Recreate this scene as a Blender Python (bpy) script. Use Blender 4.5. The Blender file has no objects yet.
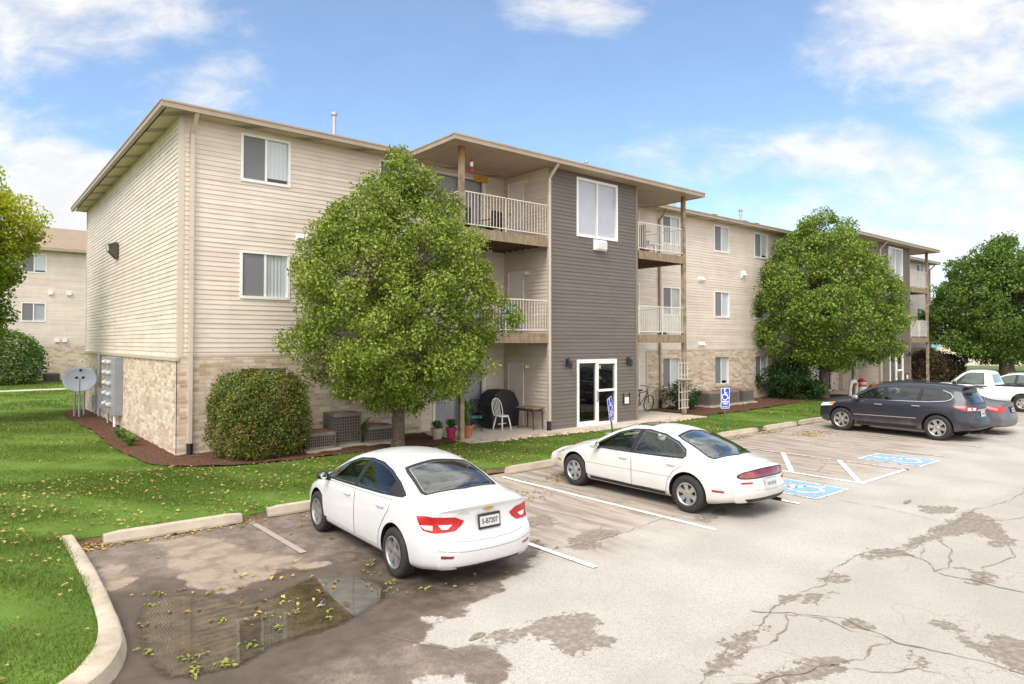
import bpy, bmesh, math, random
import numpy as np
from mathutils import Vector, Matrix
from mathutils.bvhtree import BVHTree
from mathutils.geometry import delaunay_2d_cdt
random.seed(7); RNG = np.random.default_rng(11)
scene = bpy.context.scene
COL = scene.collection
PI = math.pi
ZG = 0.2                      # ground level at the building; the car park is z = 0

# ------------------------------------------------------------------ mesh builder
class MB:
    def __init__(s): s.v = []; s.f = []; s.m = []
    def add(s, verts, faces, mi=0):
        b = len(s.v); s.v += [tuple(map(float, p)) for p in verts]
        for f in faces: s.f.append(tuple(i + b for i in f)); s.m.append(mi)
        return s
    def quad(s, a, b, c, d, mi=0): return s.add([a, b, c, d], [(0, 1, 2, 3)], mi)
    def box(s, x0, x1, y0, y1, z0, z1, mi=0):
        if x0 > x1: x0, x1 = x1, x0
        if y0 > y1: y0, y1 = y1, y0
        return s.add([(x0,y0,z0),(x1,y0,z0),(x1,y1,z0),(x0,y1,z0),(x0,y0,z1),(x1,y0,z1),(x1,y1,z1),(x0,y1,z1)],
                     [(0,3,2,1),(4,5,6,7),(0,1,5,4),(1,2,6,5),(2,3,7,6),(3,0,4,7)], mi)
    def fbox(s, fr, a0, a1, n0, n1, z0, z1, mi=0):
        P = lambda a, n, z: fr(a, n, z)
        vs = [P(a0,n0,z0),P(a1,n0,z0),P(a1,n1,z0),P(a0,n1,z0),P(a0,n0,z1),P(a1,n0,z1),P(a1,n1,z1),P(a0,n1,z1)]
        fs = [(0,3,2,1),(4,5,6,7),(0,1,5,4),(1,2,6,5),(2,3,7,6),(3,0,4,7)]
        return s.add(vs, fs, mi)
    def tube(s, pts, r, n=8, mi=0, caps=True):
        pts = [Vector(p) for p in pts]; k = len(pts)
        rs = r if isinstance(r, (list, tuple)) else [r] * k
        rings = []; prev = None
        for i, p in enumerate(pts):
            d = (pts[min(i+1,k-1)] - pts[max(i-1,0)]).normalized()
            up = Vector((0,0,1)) if abs(d.z) < .95 else Vector((1,0,0))
            if prev is not None:
                x = (prev - d * prev.dot(d))
                x = x.normalized() if x.length > 1e-6 else d.cross(up).normalized()
            else: x = d.cross(up).normalized()
            prev = x; y = d.cross(x)
            rings.append([p + (x*math.cos(2*PI*j/n) + y*math.sin(2*PI*j/n)) * rs[i] for j in range(n)])
        vs = [q for ring in rings for q in ring]; fs = []
        for i in range(k-1):
            for j in range(n):
                a = i*n+j; b = i*n+(j+1)%n
                fs.append((a, b, b+n, a+n))
        if caps: fs += [tuple(range(n-1,-1,-1)), tuple((k-1)*n+j for j in range(n))]
        return s.add(vs, fs, mi)
    def lathe(s, prof, axis_o=(0,0,0), ax='z', n=24, mi=0, a0=0, a1=2*PI):
        full = abs(a1-a0-2*PI) < 1e-6; vs = []; fs = []; k = len(prof); m = n if full else n+1
        for i in range(m):
            t = a0 + (a1-a0)*i/n; c, sn = math.cos(t), math.sin(t)
            for r, h in prof:
                q = {'z': (r*c, r*sn, h), 'y': (r*c, h, r*sn), 'x': (h, r*c, r*sn)}[ax]
                vs.append((q[0]+axis_o[0], q[1]+axis_o[1], q[2]+axis_o[2]))
        for i in range(n):
            i2 = (i+1) % m
            for j in range(k-1): fs.append((i*k+j, i2*k+j, i2*k+j+1, i*k+j+1))
        return s.add(vs, fs, mi)
    def prism(s, poly, z0, z1, fr=None, mi=0):
        P = fr or (lambda a, b, c: (a, b, c)); n = len(poly)
        vs = [P(a,b,z0) for a,b in poly] + [P(a,b,z1) for a,b in poly]
        fs = [tuple(range(n-1,-1,-1)), tuple(range(n,2*n))] + [(i,(i+1)%n,(i+1)%n+n,i+n) for i in range(n)]
        return s.add(vs, fs, mi)
    def ball(s, c, r, n=12, mi=0):
        rx, ry, rz = r if isinstance(r, (tuple, list)) else (r,r,r); vs=[]; fs=[]; m=n*2
        for i in range(n+1):
            a = PI*i/n
            for j in range(m):
                b = 2*PI*j/m; vs.append((c[0]+rx*math.sin(a)*math.cos(b), c[1]+ry*math.sin(a)*math.sin(b), c[2]+rz*math.cos(a)))
        for i in range(n):
            for j in range(m): fs.append((i*m+j, (i+1)*m+j, (i+1)*m+(j+1)%m, i*m+(j+1)%m))
        return s.add(vs, fs, mi)
    def build(s, name, mats, parent=None, smooth=False, bevel=0, fix=True, loc=None, sharp=40):
        me = bpy.data.meshes.new(name); me.from_pydata(s.v, [], s.f)
        mats = mats if isinstance(mats, (list, tuple)) else [mats]
        for m in mats: me.materials.append(m)
        if len(mats) > 1: me.polygons.foreach_set('material_index', s.m)
        if fix or bevel:
            bm = bmesh.new(); bm.from_mesh(me)
            bmesh.ops.remove_doubles(bm, verts=bm.verts, dist=1e-5)
            if fix: bmesh.ops.recalc_face_normals(bm, faces=bm.faces)
            if bevel: bmesh.ops.bevel(bm, geom=[e for e in bm.edges if len(e.link_faces)==2 and e.calc_face_angle(0) > .5], offset=bevel, segments=2, affect='EDGES', profile=.6)
            bm.to_mesh(me); bm.free()
        if smooth:
            me.polygons.foreach_set('use_smooth', [True]*len(me.polygons)); me.set_sharp_from_angle(angle=math.radians(sharp))
        return link(name, me, parent, loc)

def link(name, me, parent=None, loc=None):
    o = bpy.data.objects.new(name, me); COL.objects.link(o)
    if parent: o.parent = parent
    if loc: o.location = loc
    return o
def thing(name, label, cat, loc=(0,0,0), rz=0, group=None):
    o = bpy.data.objects.new(name, None); COL.objects.link(o); o.empty_display_size = .2
    o.location = loc; o.rotation_euler = (0,0,rz)
    return tag(o, label, cat, group)
def tag(o, label, cat, group=None):
    o['label'] = label; o['category'] = cat
    if group: o['group'] = group
    return o
def struct(o): o['kind'] = 'structure'; return o
def stuff(o): o['kind'] = 'stuff'; return o
def dup(root, loc, rz=None, label=None, group=None):
    def cp(o, par):
        c = o.copy(); COL.objects.link(c)
        if par: c.parent = par
        for ch in KIDS.get(o, [x for x in o.children]): cp(ch, c)
        return c
    r = cp(root, None); r.location = loc
    if rz is not None: r.rotation_euler = (0,0,rz)
    if label: r['label'] = label
    if group: r['group'] = group
    return r
KIDS = {}
def raw_mesh(name, verts, faces, mats, smooth=False, parent=None):
    """numpy fast path: verts (n,3), faces (m,k)"""
    me = bpy.data.meshes.new(name); verts = np.asarray(verts, np.float32); faces = np.asarray(faces, np.int32); m, k = faces.shape
    me.vertices.add(len(verts)); me.vertices.foreach_set('co', verts.ravel())
    me.loops.add(m*k); me.loops.foreach_set('vertex_index', faces.ravel())
    me.polygons.add(m); me.polygons.foreach_set('loop_start', np.arange(0, m*k, k, dtype=np.int32))
    if smooth: me.polygons.foreach_set('use_smooth', np.ones(m, bool))
    me.update(calc_edges=True)
    for q in (mats if isinstance(mats, list) else [mats]): me.materials.append(q)
    return link(name, me, parent)

# ------------------------------------------------------------------ materials
def nodes(name):
    m = bpy.data.materials.new(name); m.use_nodes = True; nt = m.node_tree
    return m, nt, nt.nodes['Principled BSDF'], nt.nodes, nt.links
def inp(b, **k):
    names = {'rough':'Roughness','metal':'Metallic','spec':'Specular IOR Level','coat':'Coat Weight','coatr':'Coat Roughness','ior':'IOR','trans':'Transmission Weight','alpha':'Alpha'}
    for a, v in k.items(): b.inputs[names[a]].default_value = v
def rgba(c): return (c[0], c[1], c[2], 1)
def simple(name, c, rough=.6, var=.0, scale=8, bump=0, bscale=40, **k):
    """plain material with a bit of procedural colour variation and optional bump"""
    m, nt, b, N, L = nodes(name); inp(b, rough=rough, **k)
    geo = N.new('ShaderNodeTexCoord')
    if var:
        t = N.new('ShaderNodeTexNoise'); t.inputs['Scale'].default_value = scale; t.inputs['Detail'].default_value = 6
        L.new(geo.outputs['Object'], t.inputs['Vector'])
        r = N.new('ShaderNodeValToRGB'); e = r.color_ramp.elements
        e[0].position = .3; e[1].position = .7
        e[0].color = rgba([x*(1-var) for x in c]); e[1].color = rgba([min(1,x*(1+var)) for x in c])
        L.new(t.outputs['Fac'], r.inputs['Fac']); L.new(r.outputs['Color'], b.inputs['Base Color'])
    else: b.inputs['Base Color'].default_value = rgba(c)
    if bump:
        t2 = N.new('ShaderNodeTexNoise'); t2.inputs['Scale'].default_value = bscale; t2.inputs['Detail'].default_value = 4
        L.new(geo.outputs['Object'], t2.inputs['Vector'])
        bp = N.new('ShaderNodeBump'); bp.inputs['Strength'].default_value = bump; bp.inputs['Distance'].default_value = .01
        L.new(t2.outputs['Fac'], bp.inputs['Height']); L.new(bp.outputs['Normal'], b.inputs['Normal'])
    return m
def math_node(N, L, op, a, b=None, clamp=False):
    n = N.new('ShaderNodeMath'); n.operation = op; n.use_clamp = clamp
    for i, x in enumerate((a, b)):
        if x is None: continue
        if isinstance(x, (int, float)): n.inputs[i].default_value = x
        else: L.new(x, n.inputs[i])
    return n.outputs[0]
def smoothstep(N, L, x, lo, hi):
    n = N.new('ShaderNodeMapRange'); n.interpolation_type = 'SMOOTHSTEP'
    n.inputs['From Min'].default_value = lo; n.inputs['From Max'].default_value = hi
    L.new(x, n.inputs['Value']); return n.outputs[0]
def mixc(N, L, f, a, b):
    n = N.new('ShaderNodeMix'); n.data_type = 'RGBA'
    if isinstance(f, (int, float)): n.inputs[0].default_value = f
    else: L.new(f, n.inputs[0])
    for i, x in ((6, a), (7, b)):
        if isinstance(x, (tuple, list)): n.inputs[i].default_value = rgba(x)
        else: L.new(x, n.inputs[i])
    return n.outputs[2]
def noise(N, L, vec, scale, detail=5, rough=.55, dist=0):
    t = N.new('ShaderNodeTexNoise'); t.inputs['Scale'].default_value = scale; t.inputs['Detail'].default_value = detail
    t.inputs['Roughness'].default_value = rough; t.inputs['Distortion'].default_value = dist
    if vec is not None: L.new(vec, t.inputs['Vector'])
    return t.outputs['Fac']

def siding_mat(name, c):
    m, nt, b, N, L = nodes(name); inp(b, rough=.45, spec=.35)
    g = N.new('ShaderNodeNewGeometry'); mp = N.new('ShaderNodeMapping'); mp.inputs['Scale'].default_value = (.35,.35,8.2)
    L.new(g.outputs['Position'], mp.inputs['Vector'])
    n1 = noise(N, L, mp.outputs[0], 1.0, 3); n2 = noise(N, L, g.outputs['Position'], 1.3, 6)
    f = math_node(N, L, 'ADD', math_node(N, L, 'MULTIPLY', n1, .5), math_node(N, L, 'MULTIPLY', n2, .5))
    c0 = [x*.88 for x in c]; c1 = [min(1,x*1.08) for x in c]
    isl = math_node(N, L, 'MULTIPLY', g.outputs['Random Per Island'], .13)
    f = math_node(N, L, 'ADD', math_node(N, L, 'MULTIPLY', f, .9), math_node(N, L, 'SUBTRACT', isl, .01))
    col = mixc(N, L, smoothstep(N, L, f, .33, .67), c0, c1)
    drip = N.new('ShaderNodeMapping'); drip.inputs['Scale'].default_value = (4.5,4.5,.25); L.new(g.outputs['Position'], drip.inputs['Vector'])
    col = mixc(N, L, math_node(N, L, 'MULTIPLY', smoothstep(N, L, noise(N, L, drip.outputs[0], 1.5, 6), .56, .78), .28), col, [x*.72 for x in c])
    L.new(col, b.inputs['Base Color'])
    mp2 = N.new('ShaderNodeMapping'); mp2.inputs['Scale'].default_value = (3,3,80); L.new(g.outputs['Position'], mp2.inputs['Vector'])
    bp = N.new('ShaderNodeBump'); bp.inputs['Strength'].default_value = .12; bp.inputs['Distance'].default_value = .004
    L.new(noise(N, L, mp2.outputs[0], 3, 3), bp.inputs['Height']); L.new(bp.outputs['Normal'], b.inputs['Normal'])
    return m
def brick_mat(name):
    m, nt, b, N, L = nodes(name); inp(b, rough=.85, spec=.25)
    g = N.new('ShaderNodeNewGeometry'); sx = N.new('ShaderNodeSeparateXYZ'); L.new(g.outputs['Position'], sx.inputs[0])
    cx = N.new('ShaderNodeCombineXYZ'); L.new(math_node(N, L, 'ADD', sx.outputs[0], sx.outputs[1]), cx.inputs[0]); L.new(sx.outputs[2], cx.inputs[1])
    t = N.new('ShaderNodeTexBrick'); L.new(cx.outputs[0], t.inputs['Vector'])
    t.inputs['Scale'].default_value = 1; t.inputs['Brick Width'].default_value = .30; t.inputs['Row Height'].default_value = .098
    t.inputs['Mortar Size'].default_value = .010; t.inputs['Mortar Smooth'].default_value = .2; t.inputs['Bias'].default_value = 0
    t.inputs['Color1'].default_value = (0,0,0,1); t.inputs['Color2'].default_value = (1,1,1,1); t.inputs['Mortar'].default_value = (.5,.5,.5,1)
    sep = N.new('ShaderNodeSeparateColor'); L.new(t.outputs['Color'], sep.inputs[0])
    r = N.new('ShaderNodeValToRGB'); e = r.color_ramp.elements
    e[0].color = (.38,.275,.195,1); e[1].color = (.70,.60,.48,1)
    for p, c in ((.25,(.50,.38,.28,1)),(.5,(.59,.475,.365,1)),(.72,(.65,.55,.44,1))):
        q = e.new(p); q.color = c
    big = noise(N, L, g.outputs['Position'], 7, 4)
    L.new(math_node(N, L, 'ADD', math_node(N, L, 'MULTIPLY', sep.outputs[0], .8), math_node(N, L, 'MULTIPLY', math_node(N, L, 'SUBTRACT', big, .4), .6), True), r.inputs['Fac'])
    col = mixc(N, L, t.outputs['Fac'], r.outputs['Color'], (.52,.46,.38))
    # old water and splash stains near the ground
    st = math_node(N, L, 'MULTIPLY', smoothstep(N, L, noise(N, L, g.outputs['Position'], 1.1, 5), .52, .7), .45)
    col = mixc(N, L, st, col, (.36,.25,.15))
    L.new(col, b.inputs['Base Color'])
    bp = N.new('ShaderNodeBump'); bp.inputs['Strength'].default_value = .7; bp.inputs['Distance'].default_value = .008; bp.invert = True
    L.new(t.outputs['Fac'], bp.inputs['Height'])
    bp2 = N.new('ShaderNodeBump'); bp2.inputs['Strength'].default_value = .4; bp2.inputs['Distance'].default_value = .006
    L.new(noise(N, L, g.outputs['Position'], 45, 3), bp2.inputs['Height']); L.new(bp.outputs['Normal'], bp2.inputs['Normal']); L.new(bp2.outputs['Normal'], b.inputs['Normal'])
    return m
def wood_mat(name, c, c2):
    m, nt, b, N, L = nodes(name); inp(b, rough=.8, spec=.2)
    g = N.new('ShaderNodeNewGeometry'); mp = N.new('ShaderNodeMapping'); mp.inputs['Scale'].default_value = (6,6,1.2); L.new(g.outputs['Position'], mp.inputs['Vector'])
    n1 = noise(N, L, mp.outputs[0], 2.5, 6, .6, 1.5)
    L.new(mixc(N, L, smoothstep(N, L, n1, .35, .65), c, c2), b.inputs['Base Color'])
    bp = N.new('ShaderNodeBump'); bp.inputs['Strength'].default_value = .3; bp.inputs['Distance'].default_value = .005
    L.new(n1, bp.inputs['Height']); L.new(bp.outputs['Normal'], b.inputs['Normal'])
    return m
def post_mat():
    """weathered treated post, rusty brown at its top"""
    m, nt, b, N, L = nodes('weathered_post'); inp(b, rough=.8, spec=.2)
    g = N.new('ShaderNodeNewGeometry'); sx = N.new('ShaderNodeSeparateXYZ'); L.new(g.outputs['Position'], sx.inputs[0])
    n1 = noise(N, L, g.outputs['Position'], 3, 5)
    top = smoothstep(N, L, math_node(N, L, 'ADD', sx.outputs[2], math_node(N, L, 'MULTIPLY', n1, .9)), 8.3, 9.1)
    col = mixc(N, L, smoothstep(N, L, n1, .35, .65), (.20,.15,.10), (.36,.29,.215))
    L.new(mixc(N, L, top, col, (.30,.13,.045)), b.inputs['Base Color']); return m
def leaf_mat(name, cols, trans=.35, patch=None):
    m, nt, b, N, L = nodes(name); out = N['Material Output']
    g = N.new('ShaderNodeNewGeometry')
    r = N.new('ShaderNodeValToRGB'); e = r.color_ramp.elements; k = len(cols)
    e[0].color = rgba(cols[0]); e[1].color = rgba(cols[-1])
    for i in range(1, k-1): q = e.new(i/(k-1)); q.color = rgba(cols[i])
    f = math_node(N, L, 'ADD', math_node(N, L, 'MULTIPLY', g.outputs['Random Per Island'], .65), math_node(N, L, 'MULTIPLY', noise(N, L, g.outputs['Position'], .9 , 3), .5))
    f = math_node(N, L, 'SUBTRACT', f, .1, True)
    L.new(f, r.inputs['Fac']); col = r.outputs['Color']
    if patch:
        z, rng_, pc = patch                         # colour that belongs to the upper (or tip) foliage
        sx = N.new('ShaderNodeSeparateXYZ'); L.new(g.outputs['Position'], sx.inputs[0])
        zz = math_node(N, L, 'ADD', sx.outputs[2], math_node(N, L, 'MULTIPLY', noise(N, L, g.outputs['Position'], 1.2, 3), rng_))
        zz = math_node(N, L, 'ADD', zz, math_node(N, L, 'MULTIPLY', g.outputs['Random Per Island'], rng_*.5))
        col = mixc(N, L, smoothstep(N, L, zz, z, z + rng_), col, pc)
    d = N.new('ShaderNodeBsdfTranslucent'); L.new(col, d.inputs['Color']); L.new(col, b.inputs['Base Color']); inp(b, rough=.5, spec=.25)
    mx = N.new('ShaderNodeMixShader'); mx.inputs[0].default_value = trans
    L.new(b.outputs[0], mx.inputs[1]); L.new(d.outputs[0], mx.inputs[2]); L.new(mx.outputs[0], out.inputs['Surface'])
    return m
def glass_mat(name, tint=(.9,.95,.95), refl=1.0, ior=1.5):
    m, nt, b, N, L = nodes(name); out = N['Material Output']
    lw = N.new('ShaderNodeLayerWeight'); lw.inputs['Blend'].default_value = .5
    fr = math_node(N, L, 'ADD', math_node(N, L, 'MULTIPLY', math_node(N, L, 'POWER', lw.outputs['Facing'], 5.0), .95), .05)     # Schlick, alike from both faces
    t = N.new('ShaderNodeBsdfTransparent'); t.inputs[0].default_value = rgba(tint)
    gl = N.new('ShaderNodeBsdfGlossy'); gl.inputs['Roughness'].default_value = .02
    mx = N.new('ShaderNodeMixShader'); L.new(math_node(N, L, 'MULTIPLY', fr, refl, True), mx.inputs[0])
    L.new(t.outputs[0], mx.inputs[1]); L.new(gl.outputs[0], mx.inputs[2]); L.new(mx.outputs[0], out.inputs['Surface'])
    return m
def paint_mat(name, c, rough=.35, coat=1.0, metal=0, flake=0):
    m, nt, b, N, L = nodes(name); inp(b, rough=rough, coat=coat, coatr=.04, metal=metal)
    g = N.new('ShaderNodeTexCoord'); sx = N.new('ShaderNodeSeparateXYZ'); L.new(g.outputs['Object'], sx.inputs[0])
    n1 = noise(N, L, g.outputs['Object'], 3.5, 6)
    # road dust on the sills
    dust = math_node(N, L, 'MULTIPLY', math_node(N, L, 'SUBTRACT', 1.0, smoothstep(N, L, math_node(N, L, 'ADD', sx.outputs[2], math_node(N, L, 'MULTIPLY', n1, .3)), .3, .75)), .55 if flake else .3)
    L.new(mixc(N, L, dust, c, (.30,.26,.22)), b.inputs['Base Color'])
    L.new(math_node(N, L, 'ADD', math_node(N, L, 'MULTIPLY', dust, .4), rough, True), b.inputs['Roughness'])
    L.new(math_node(N, L, 'SUBTRACT', coat, math_node(N, L, 'MULTIPLY', dust, 1.2), True), b.inputs['Coat Weight'])
    return m

M = {}
M['siding'] = siding_mat('beige_vinyl_siding', (.67,.58,.50))
M['siding_dark'] = siding_mat('taupe_vinyl_siding', (.145,.122,.104))
M['brick'] = brick_mat('tan_brick')
M['trim'] = simple('beige_trim', (.55,.47,.385), .5, .06, 3)
M['trim_dark'] = simple('taupe_trim', (.21,.165,.13), .5, .05, 3)
M['gutter'] = simple('tan_gutter', (.34,.265,.19), .4, .10, 2)
M['ledge'] = simple('limestone_ledge', (.46,.38,.29), .8, .15, 9, .3)
M['white'] = simple('white_vinyl', (.80,.78,.75), .4, .03, 4)
M['cream_metal'] = simple('cream_railing_paint', (.66,.59,.49), .4, .05, 6)
M['white_metal'] = simple('white_railing_paint', (.66,.64,.60), .4, .05, 6)
M['door'] = simple('cream_door_paint', (.80,.73,.70), .45, .03, 2)
M['glass'] = glass_mat('window_glass', (.96,.97,.98), 1.1)
M['door_glass'] = glass_mat('entry_glass', (.45,.5,.5), 1.6)
M['screen'] = simple('grey_insect_screen', (.16,.155,.17), .7, .06, 14)
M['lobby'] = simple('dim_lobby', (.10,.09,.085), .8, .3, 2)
M['black'] = simple('black_plastic', (.015,.015,.016), .5, .2, 10)
M['black_metal'] = simple('black_metal', (.02,.02,.022), .35, .2, 10)
M['grey_metal'] = simple('grey_painted_metal', (.27,.275,.31), .45, .08, 5)
M['galv'] = simple('galvanised_steel', (.42,.43,.45), .4, .1, 8, metal=.6)
M['rust'] = simple('rusted_metal', (.25,.12,.06), .8, .3, 12)
M['chrome'] = simple('chrome', (.75,.76,.78), .12, metal=1.0)
M['silver'] = simple('silver_alloy', (.50,.50,.50), .3, .05, 6, metal=.85)
M['rubber'] = simple('tyre_rubber', (.022,.021,.020), .8, .25, 20, .3, 60)
M['post'] = post_mat()
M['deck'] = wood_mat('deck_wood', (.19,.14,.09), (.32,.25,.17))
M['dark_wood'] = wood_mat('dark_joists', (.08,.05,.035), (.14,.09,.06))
M['concrete'] = simple('pale_concrete', (.43,.365,.285), .85, .14, 5, .3, 60)
M['patio'] = simple('patio_concrete', (.52,.45,.38), .85, .10, 3, .2, 60)
M['ac'] = simple('taupe_ac_metal', (.20,.17,.145), .5, .12, 6)
M['ac_dark'] = simple('ac_dark_inside', (.035,.03,.028), .7)
M['bark'] = simple('grey_brown_bark', (.115,.085,.062), .9, .4, 16, .9, 30)
M['sign_blue'] = simple('sign_blue', (.02,.06,.50), .4, .04, 5)
M['sign_white'] = simple('sign_white', (.82,.82,.82), .4)
M['sign_green'] = simple('green_post_paint', (.015,.13,.06), .5, .2, 8)
M['blind'] = None
def blind_mat(name, c, n=28, dirx=True):
    m, nt, b, N, L = nodes(name); inp(b, rough=.6)
    g = N.new('ShaderNodeNewGeometry'); sx = N.new('ShaderNodeSeparateXYZ'); L.new(g.outputs['Position'], sx.inputs[0])
    s_ = math_node(N, L, 'ABSOLUTE', math_node(N, L, 'SINE', math_node(N, L, 'MULTIPLY', sx.outputs[0], n)))
    L.new(mixc(N, L, smoothstep(N, L, s_, 0, .5), [x*.8 for x in c], c), b.inputs['Base Color']); return m
M['blind'] = blind_mat('white_blinds', (.60,.625,.65))
M['blind_grey'] = blind_mat('grey_blinds', (.46,.46,.50))
M['room'] = simple('dark_room', (.11,.11,.125), .8)
# ------------------------------------------------------------------ camera
FPX, PITCH = 667.0, 0.02
CAM = Vector((-4.14, -17.86, 3.0)); TH = math.atan2(.6376, .7704)
FW = Vector((math.sin(TH), math.cos(TH), 0)); RT = Vector((math.cos(TH), -math.sin(TH), 0))
cam = bpy.data.cameras.new('camera'); camo = bpy.data.objects.new('camera', cam); COL.objects.link(camo)
cam.sensor_width = 36; cam.lens = FPX*36/1024; cam.clip_end = 3000; cam.clip_start = .05
camo.location = CAM; camo.rotation_euler = (PI/2 + PITCH, 0, -TH)
cam.shift_y = -FPX*math.tan(PITCH)/1024
scene.camera = camo
def proj_np(P):
    d = P - np.array(CAM); w = d@np.array(FW); w = np.where(np.abs(w) < 1e-3, 1e-3, w)
    return 512 + FPX*(d@np.array(RT))/w, 342 - FPX*d[:,2]/w, w
# ------------------------------------------------------------------ light
SUN_EL = math.radians(50); SUN_H = Vector((-.90, -.44, 0)).normalized()
sv = Vector((SUN_H.x*math.cos(SUN_EL), SUN_H.y*math.cos(SUN_EL), math.sin(SUN_EL)))
sun = bpy.data.lights.new('sun', 'SUN'); sun.energy = 1.75; sun.angle = math.radians(30); sun.color = (1, .96, .91)
suno = bpy.data.objects.new('sun', sun); COL.objects.link(suno); suno.rotation_euler = (-sv).to_track_quat('-Z', 'Y').to_euler(); suno.location = (0,0,40)
w = bpy.data.worlds.new('World'); scene.world = w; w.use_nodes = True
N = w.node_tree.nodes; L = w.node_tree.links; bg = N['Background']; bg.inputs['Strength'].default_value = .12
sky = N.new('ShaderNodeTexSky'); sky.sky_type = 'NISHITA'; sky.sun_disc = False; sky.sun_elevation = SUN_EL
sky.sun_rotation = math.atan2(SUN_H.x, SUN_H.y); sky.air_density = 1.0; sky.dust_density = .6; sky.ozone_density = 2.0
tc = N.new('ShaderNodeTexCoord'); dirv = tc.outputs['Generated']
def dotv(v):
    n = N.new('ShaderNodeVectorMath'); n.operation = 'DOT_PRODUCT'; L.new(dirv, n.inputs[0]); n.inputs[1].default_value = v; return n.outputs['Value']
den = math_node(N, L, 'MAXIMUM', math_node(N, L, 'ABSOLUTE', dotv(FW)), .06)
px = math_node(N, L, 'DIVIDE', dotv(RT), den); pz = math_node(N, L, 'DIVIDE', dotv(Vector((0,0,1))), den)
cv = N.new('ShaderNodeCombineXYZ'); L.new(px, cv.inputs[0]); L.new(pz, cv.inputs[1])
mpc = N.new('ShaderNodeMapping'); mpc.inputs['Scale'].default_value = (2.0, 3.5, 1); L.new(cv.outputs[0], mpc.inputs['Vector'])
n_big = noise(N, L, mpc.outputs[0], 1.6, 8, .6, .3)
n_fine = noise(N, L, mpc.outputs[0], 5.5, 7, .6, .4)
# cloud banks, by bearing and height: (centre x, centre z, radius x, radius z, weight)
banks = [(-.74,.52,.28,.11,1.0), (-.56,.35,.26,.06,.45), (-.68,.19,.12,.10,1.35), (-.46,.385,.10,.05,.75),
         (.10,.505,.12,.045,.72), (.70,.46,.22,.11,1.05), (.62,.15,.42,.13,.95), (.80,.19,.24,.11,.65), (.40,.28,.26,.055,.9), (.19,.325,.08,.03,.45), (.8,.30,.2,.04,.55), (-.2,.03,.6,.1,.6), (.9,.04,.7,.16,1.0), (-1.3,.3,.5,.3,.9), (1.5,.3,.5,.25,.9)]
acc = None
for (bx, bz, rx, rz_, wt) in banks:
    dx = math_node(N, L, 'DIVIDE', math_node(N, L, 'SUBTRACT', px, bx), rx); dz = math_node(N, L, 'DIVIDE', math_node(N, L, 'SUBTRACT', pz, bz), rz_)
    r2 = math_node(N, L, 'ADD', math_node(N, L, 'MULTIPLY', dx, dx), math_node(N, L, 'MULTIPLY', dz, dz))
    e_ = math_node(N, L, 'MULTIPLY', math_node(N, L, 'SUBTRACT', 1, math_node(N, L, 'MULTIPLY', r2, .5), True), wt)
    acc = e_ if acc is None else math_node(N, L, 'MAXIMUM', acc, e_)
cl = math_node(N, L, 'ADD', acc, math_node(N, L, 'MULTIPLY', math_node(N, L, 'SUBTRACT', n_big, .5), 2.1))
cl = math_node(N, L, 'ADD', cl, math_node(N, L, 'MULTIPLY', math_node(N, L, 'SUBTRACT', n_fine, .5), .8))
# overhead and behind the viewpoint: unseen white cloud, added for soft neutral fill light
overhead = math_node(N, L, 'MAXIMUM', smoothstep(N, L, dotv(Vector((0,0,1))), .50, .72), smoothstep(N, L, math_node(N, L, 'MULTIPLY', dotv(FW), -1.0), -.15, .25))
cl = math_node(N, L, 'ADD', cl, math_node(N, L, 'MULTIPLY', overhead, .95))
cover = math_node(N, L, 'ADD', math_node(N, L, 'MULTIPLY', smoothstep(N, L, cl, .26, 1.12), .86), .08)
CLOUD_HI, CLOUD_LO = (5.2,5.05,4.85), (4.3,4.27,4.25)
ccol = mixc(N, L, smoothstep(N, L, n_fine, .35, .7), CLOUD_LO, CLOUD_HI)
ccol = mixc(N, L, overhead, ccol, (10.4,10.0,9.5))          # unseen added cloud, set brighter than the banks ahead to fill the shade
skyc = N.new('ShaderNodeMix'); skyc.data_type = 'RGBA'; skyc.blend_type = 'MULTIPLY'; skyc.inputs[0].default_value = 1
L.new(sky.outputs[0], skyc.inputs[6]); skyc.inputs[7].default_value = (.90,1.0,1.05,1)
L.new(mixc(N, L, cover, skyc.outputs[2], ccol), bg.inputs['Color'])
vs = scene.view_settings; vs.view_transform = 'Standard'; vs.look = 'None'; vs.exposure = .87; vs.gamma = 1; vs.use_curve_mapping = False
scene.cycles.max_bounces = 8; scene.cycles.transparent_max_bounces = 16; scene.cycles.caustics_reflective = False; scene.cycles.caustics_refractive = False
scene.cycles.use_denoising = True
# ------------------------------------------------------------------ setting: terrain, lot, lawn, kerb
def in_poly(pts, poly):
    pts = np.asarray(pts); x, y = pts[:,0], pts[:,1]; inside = np.zeros(len(pts), bool); n = len(poly)
    for i in range(n):
        x0, y0 = poly[i]; x1, y1 = poly[(i+1)%n]
        c = ((y0 > y) != (y1 > y)) & (x < (x1-x0)*(y-y0)/((y1-y0) if y1 != y0 else 1e-9) + x0)
        inside ^= c
    return inside
def sdf(pts, poly, closed=True):
    pts = np.asarray(pts, float)[:, :2]; d = np.full(len(pts), 1e9); n = len(poly)
    for i in range(n if closed else n-1):
        a = np.array(poly[i][:2], float); b = np.array(poly[(i+1)%n][:2], float); ab = b-a
        t = np.clip(((pts-a)@ab)/max(ab@ab, 1e-9), 0, 1); d = np.minimum(d, np.linalg.norm(pts-(a+t[:,None]*ab), axis=1))
    return np.where(in_poly(pts, poly), -d, d) if closed else d
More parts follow.
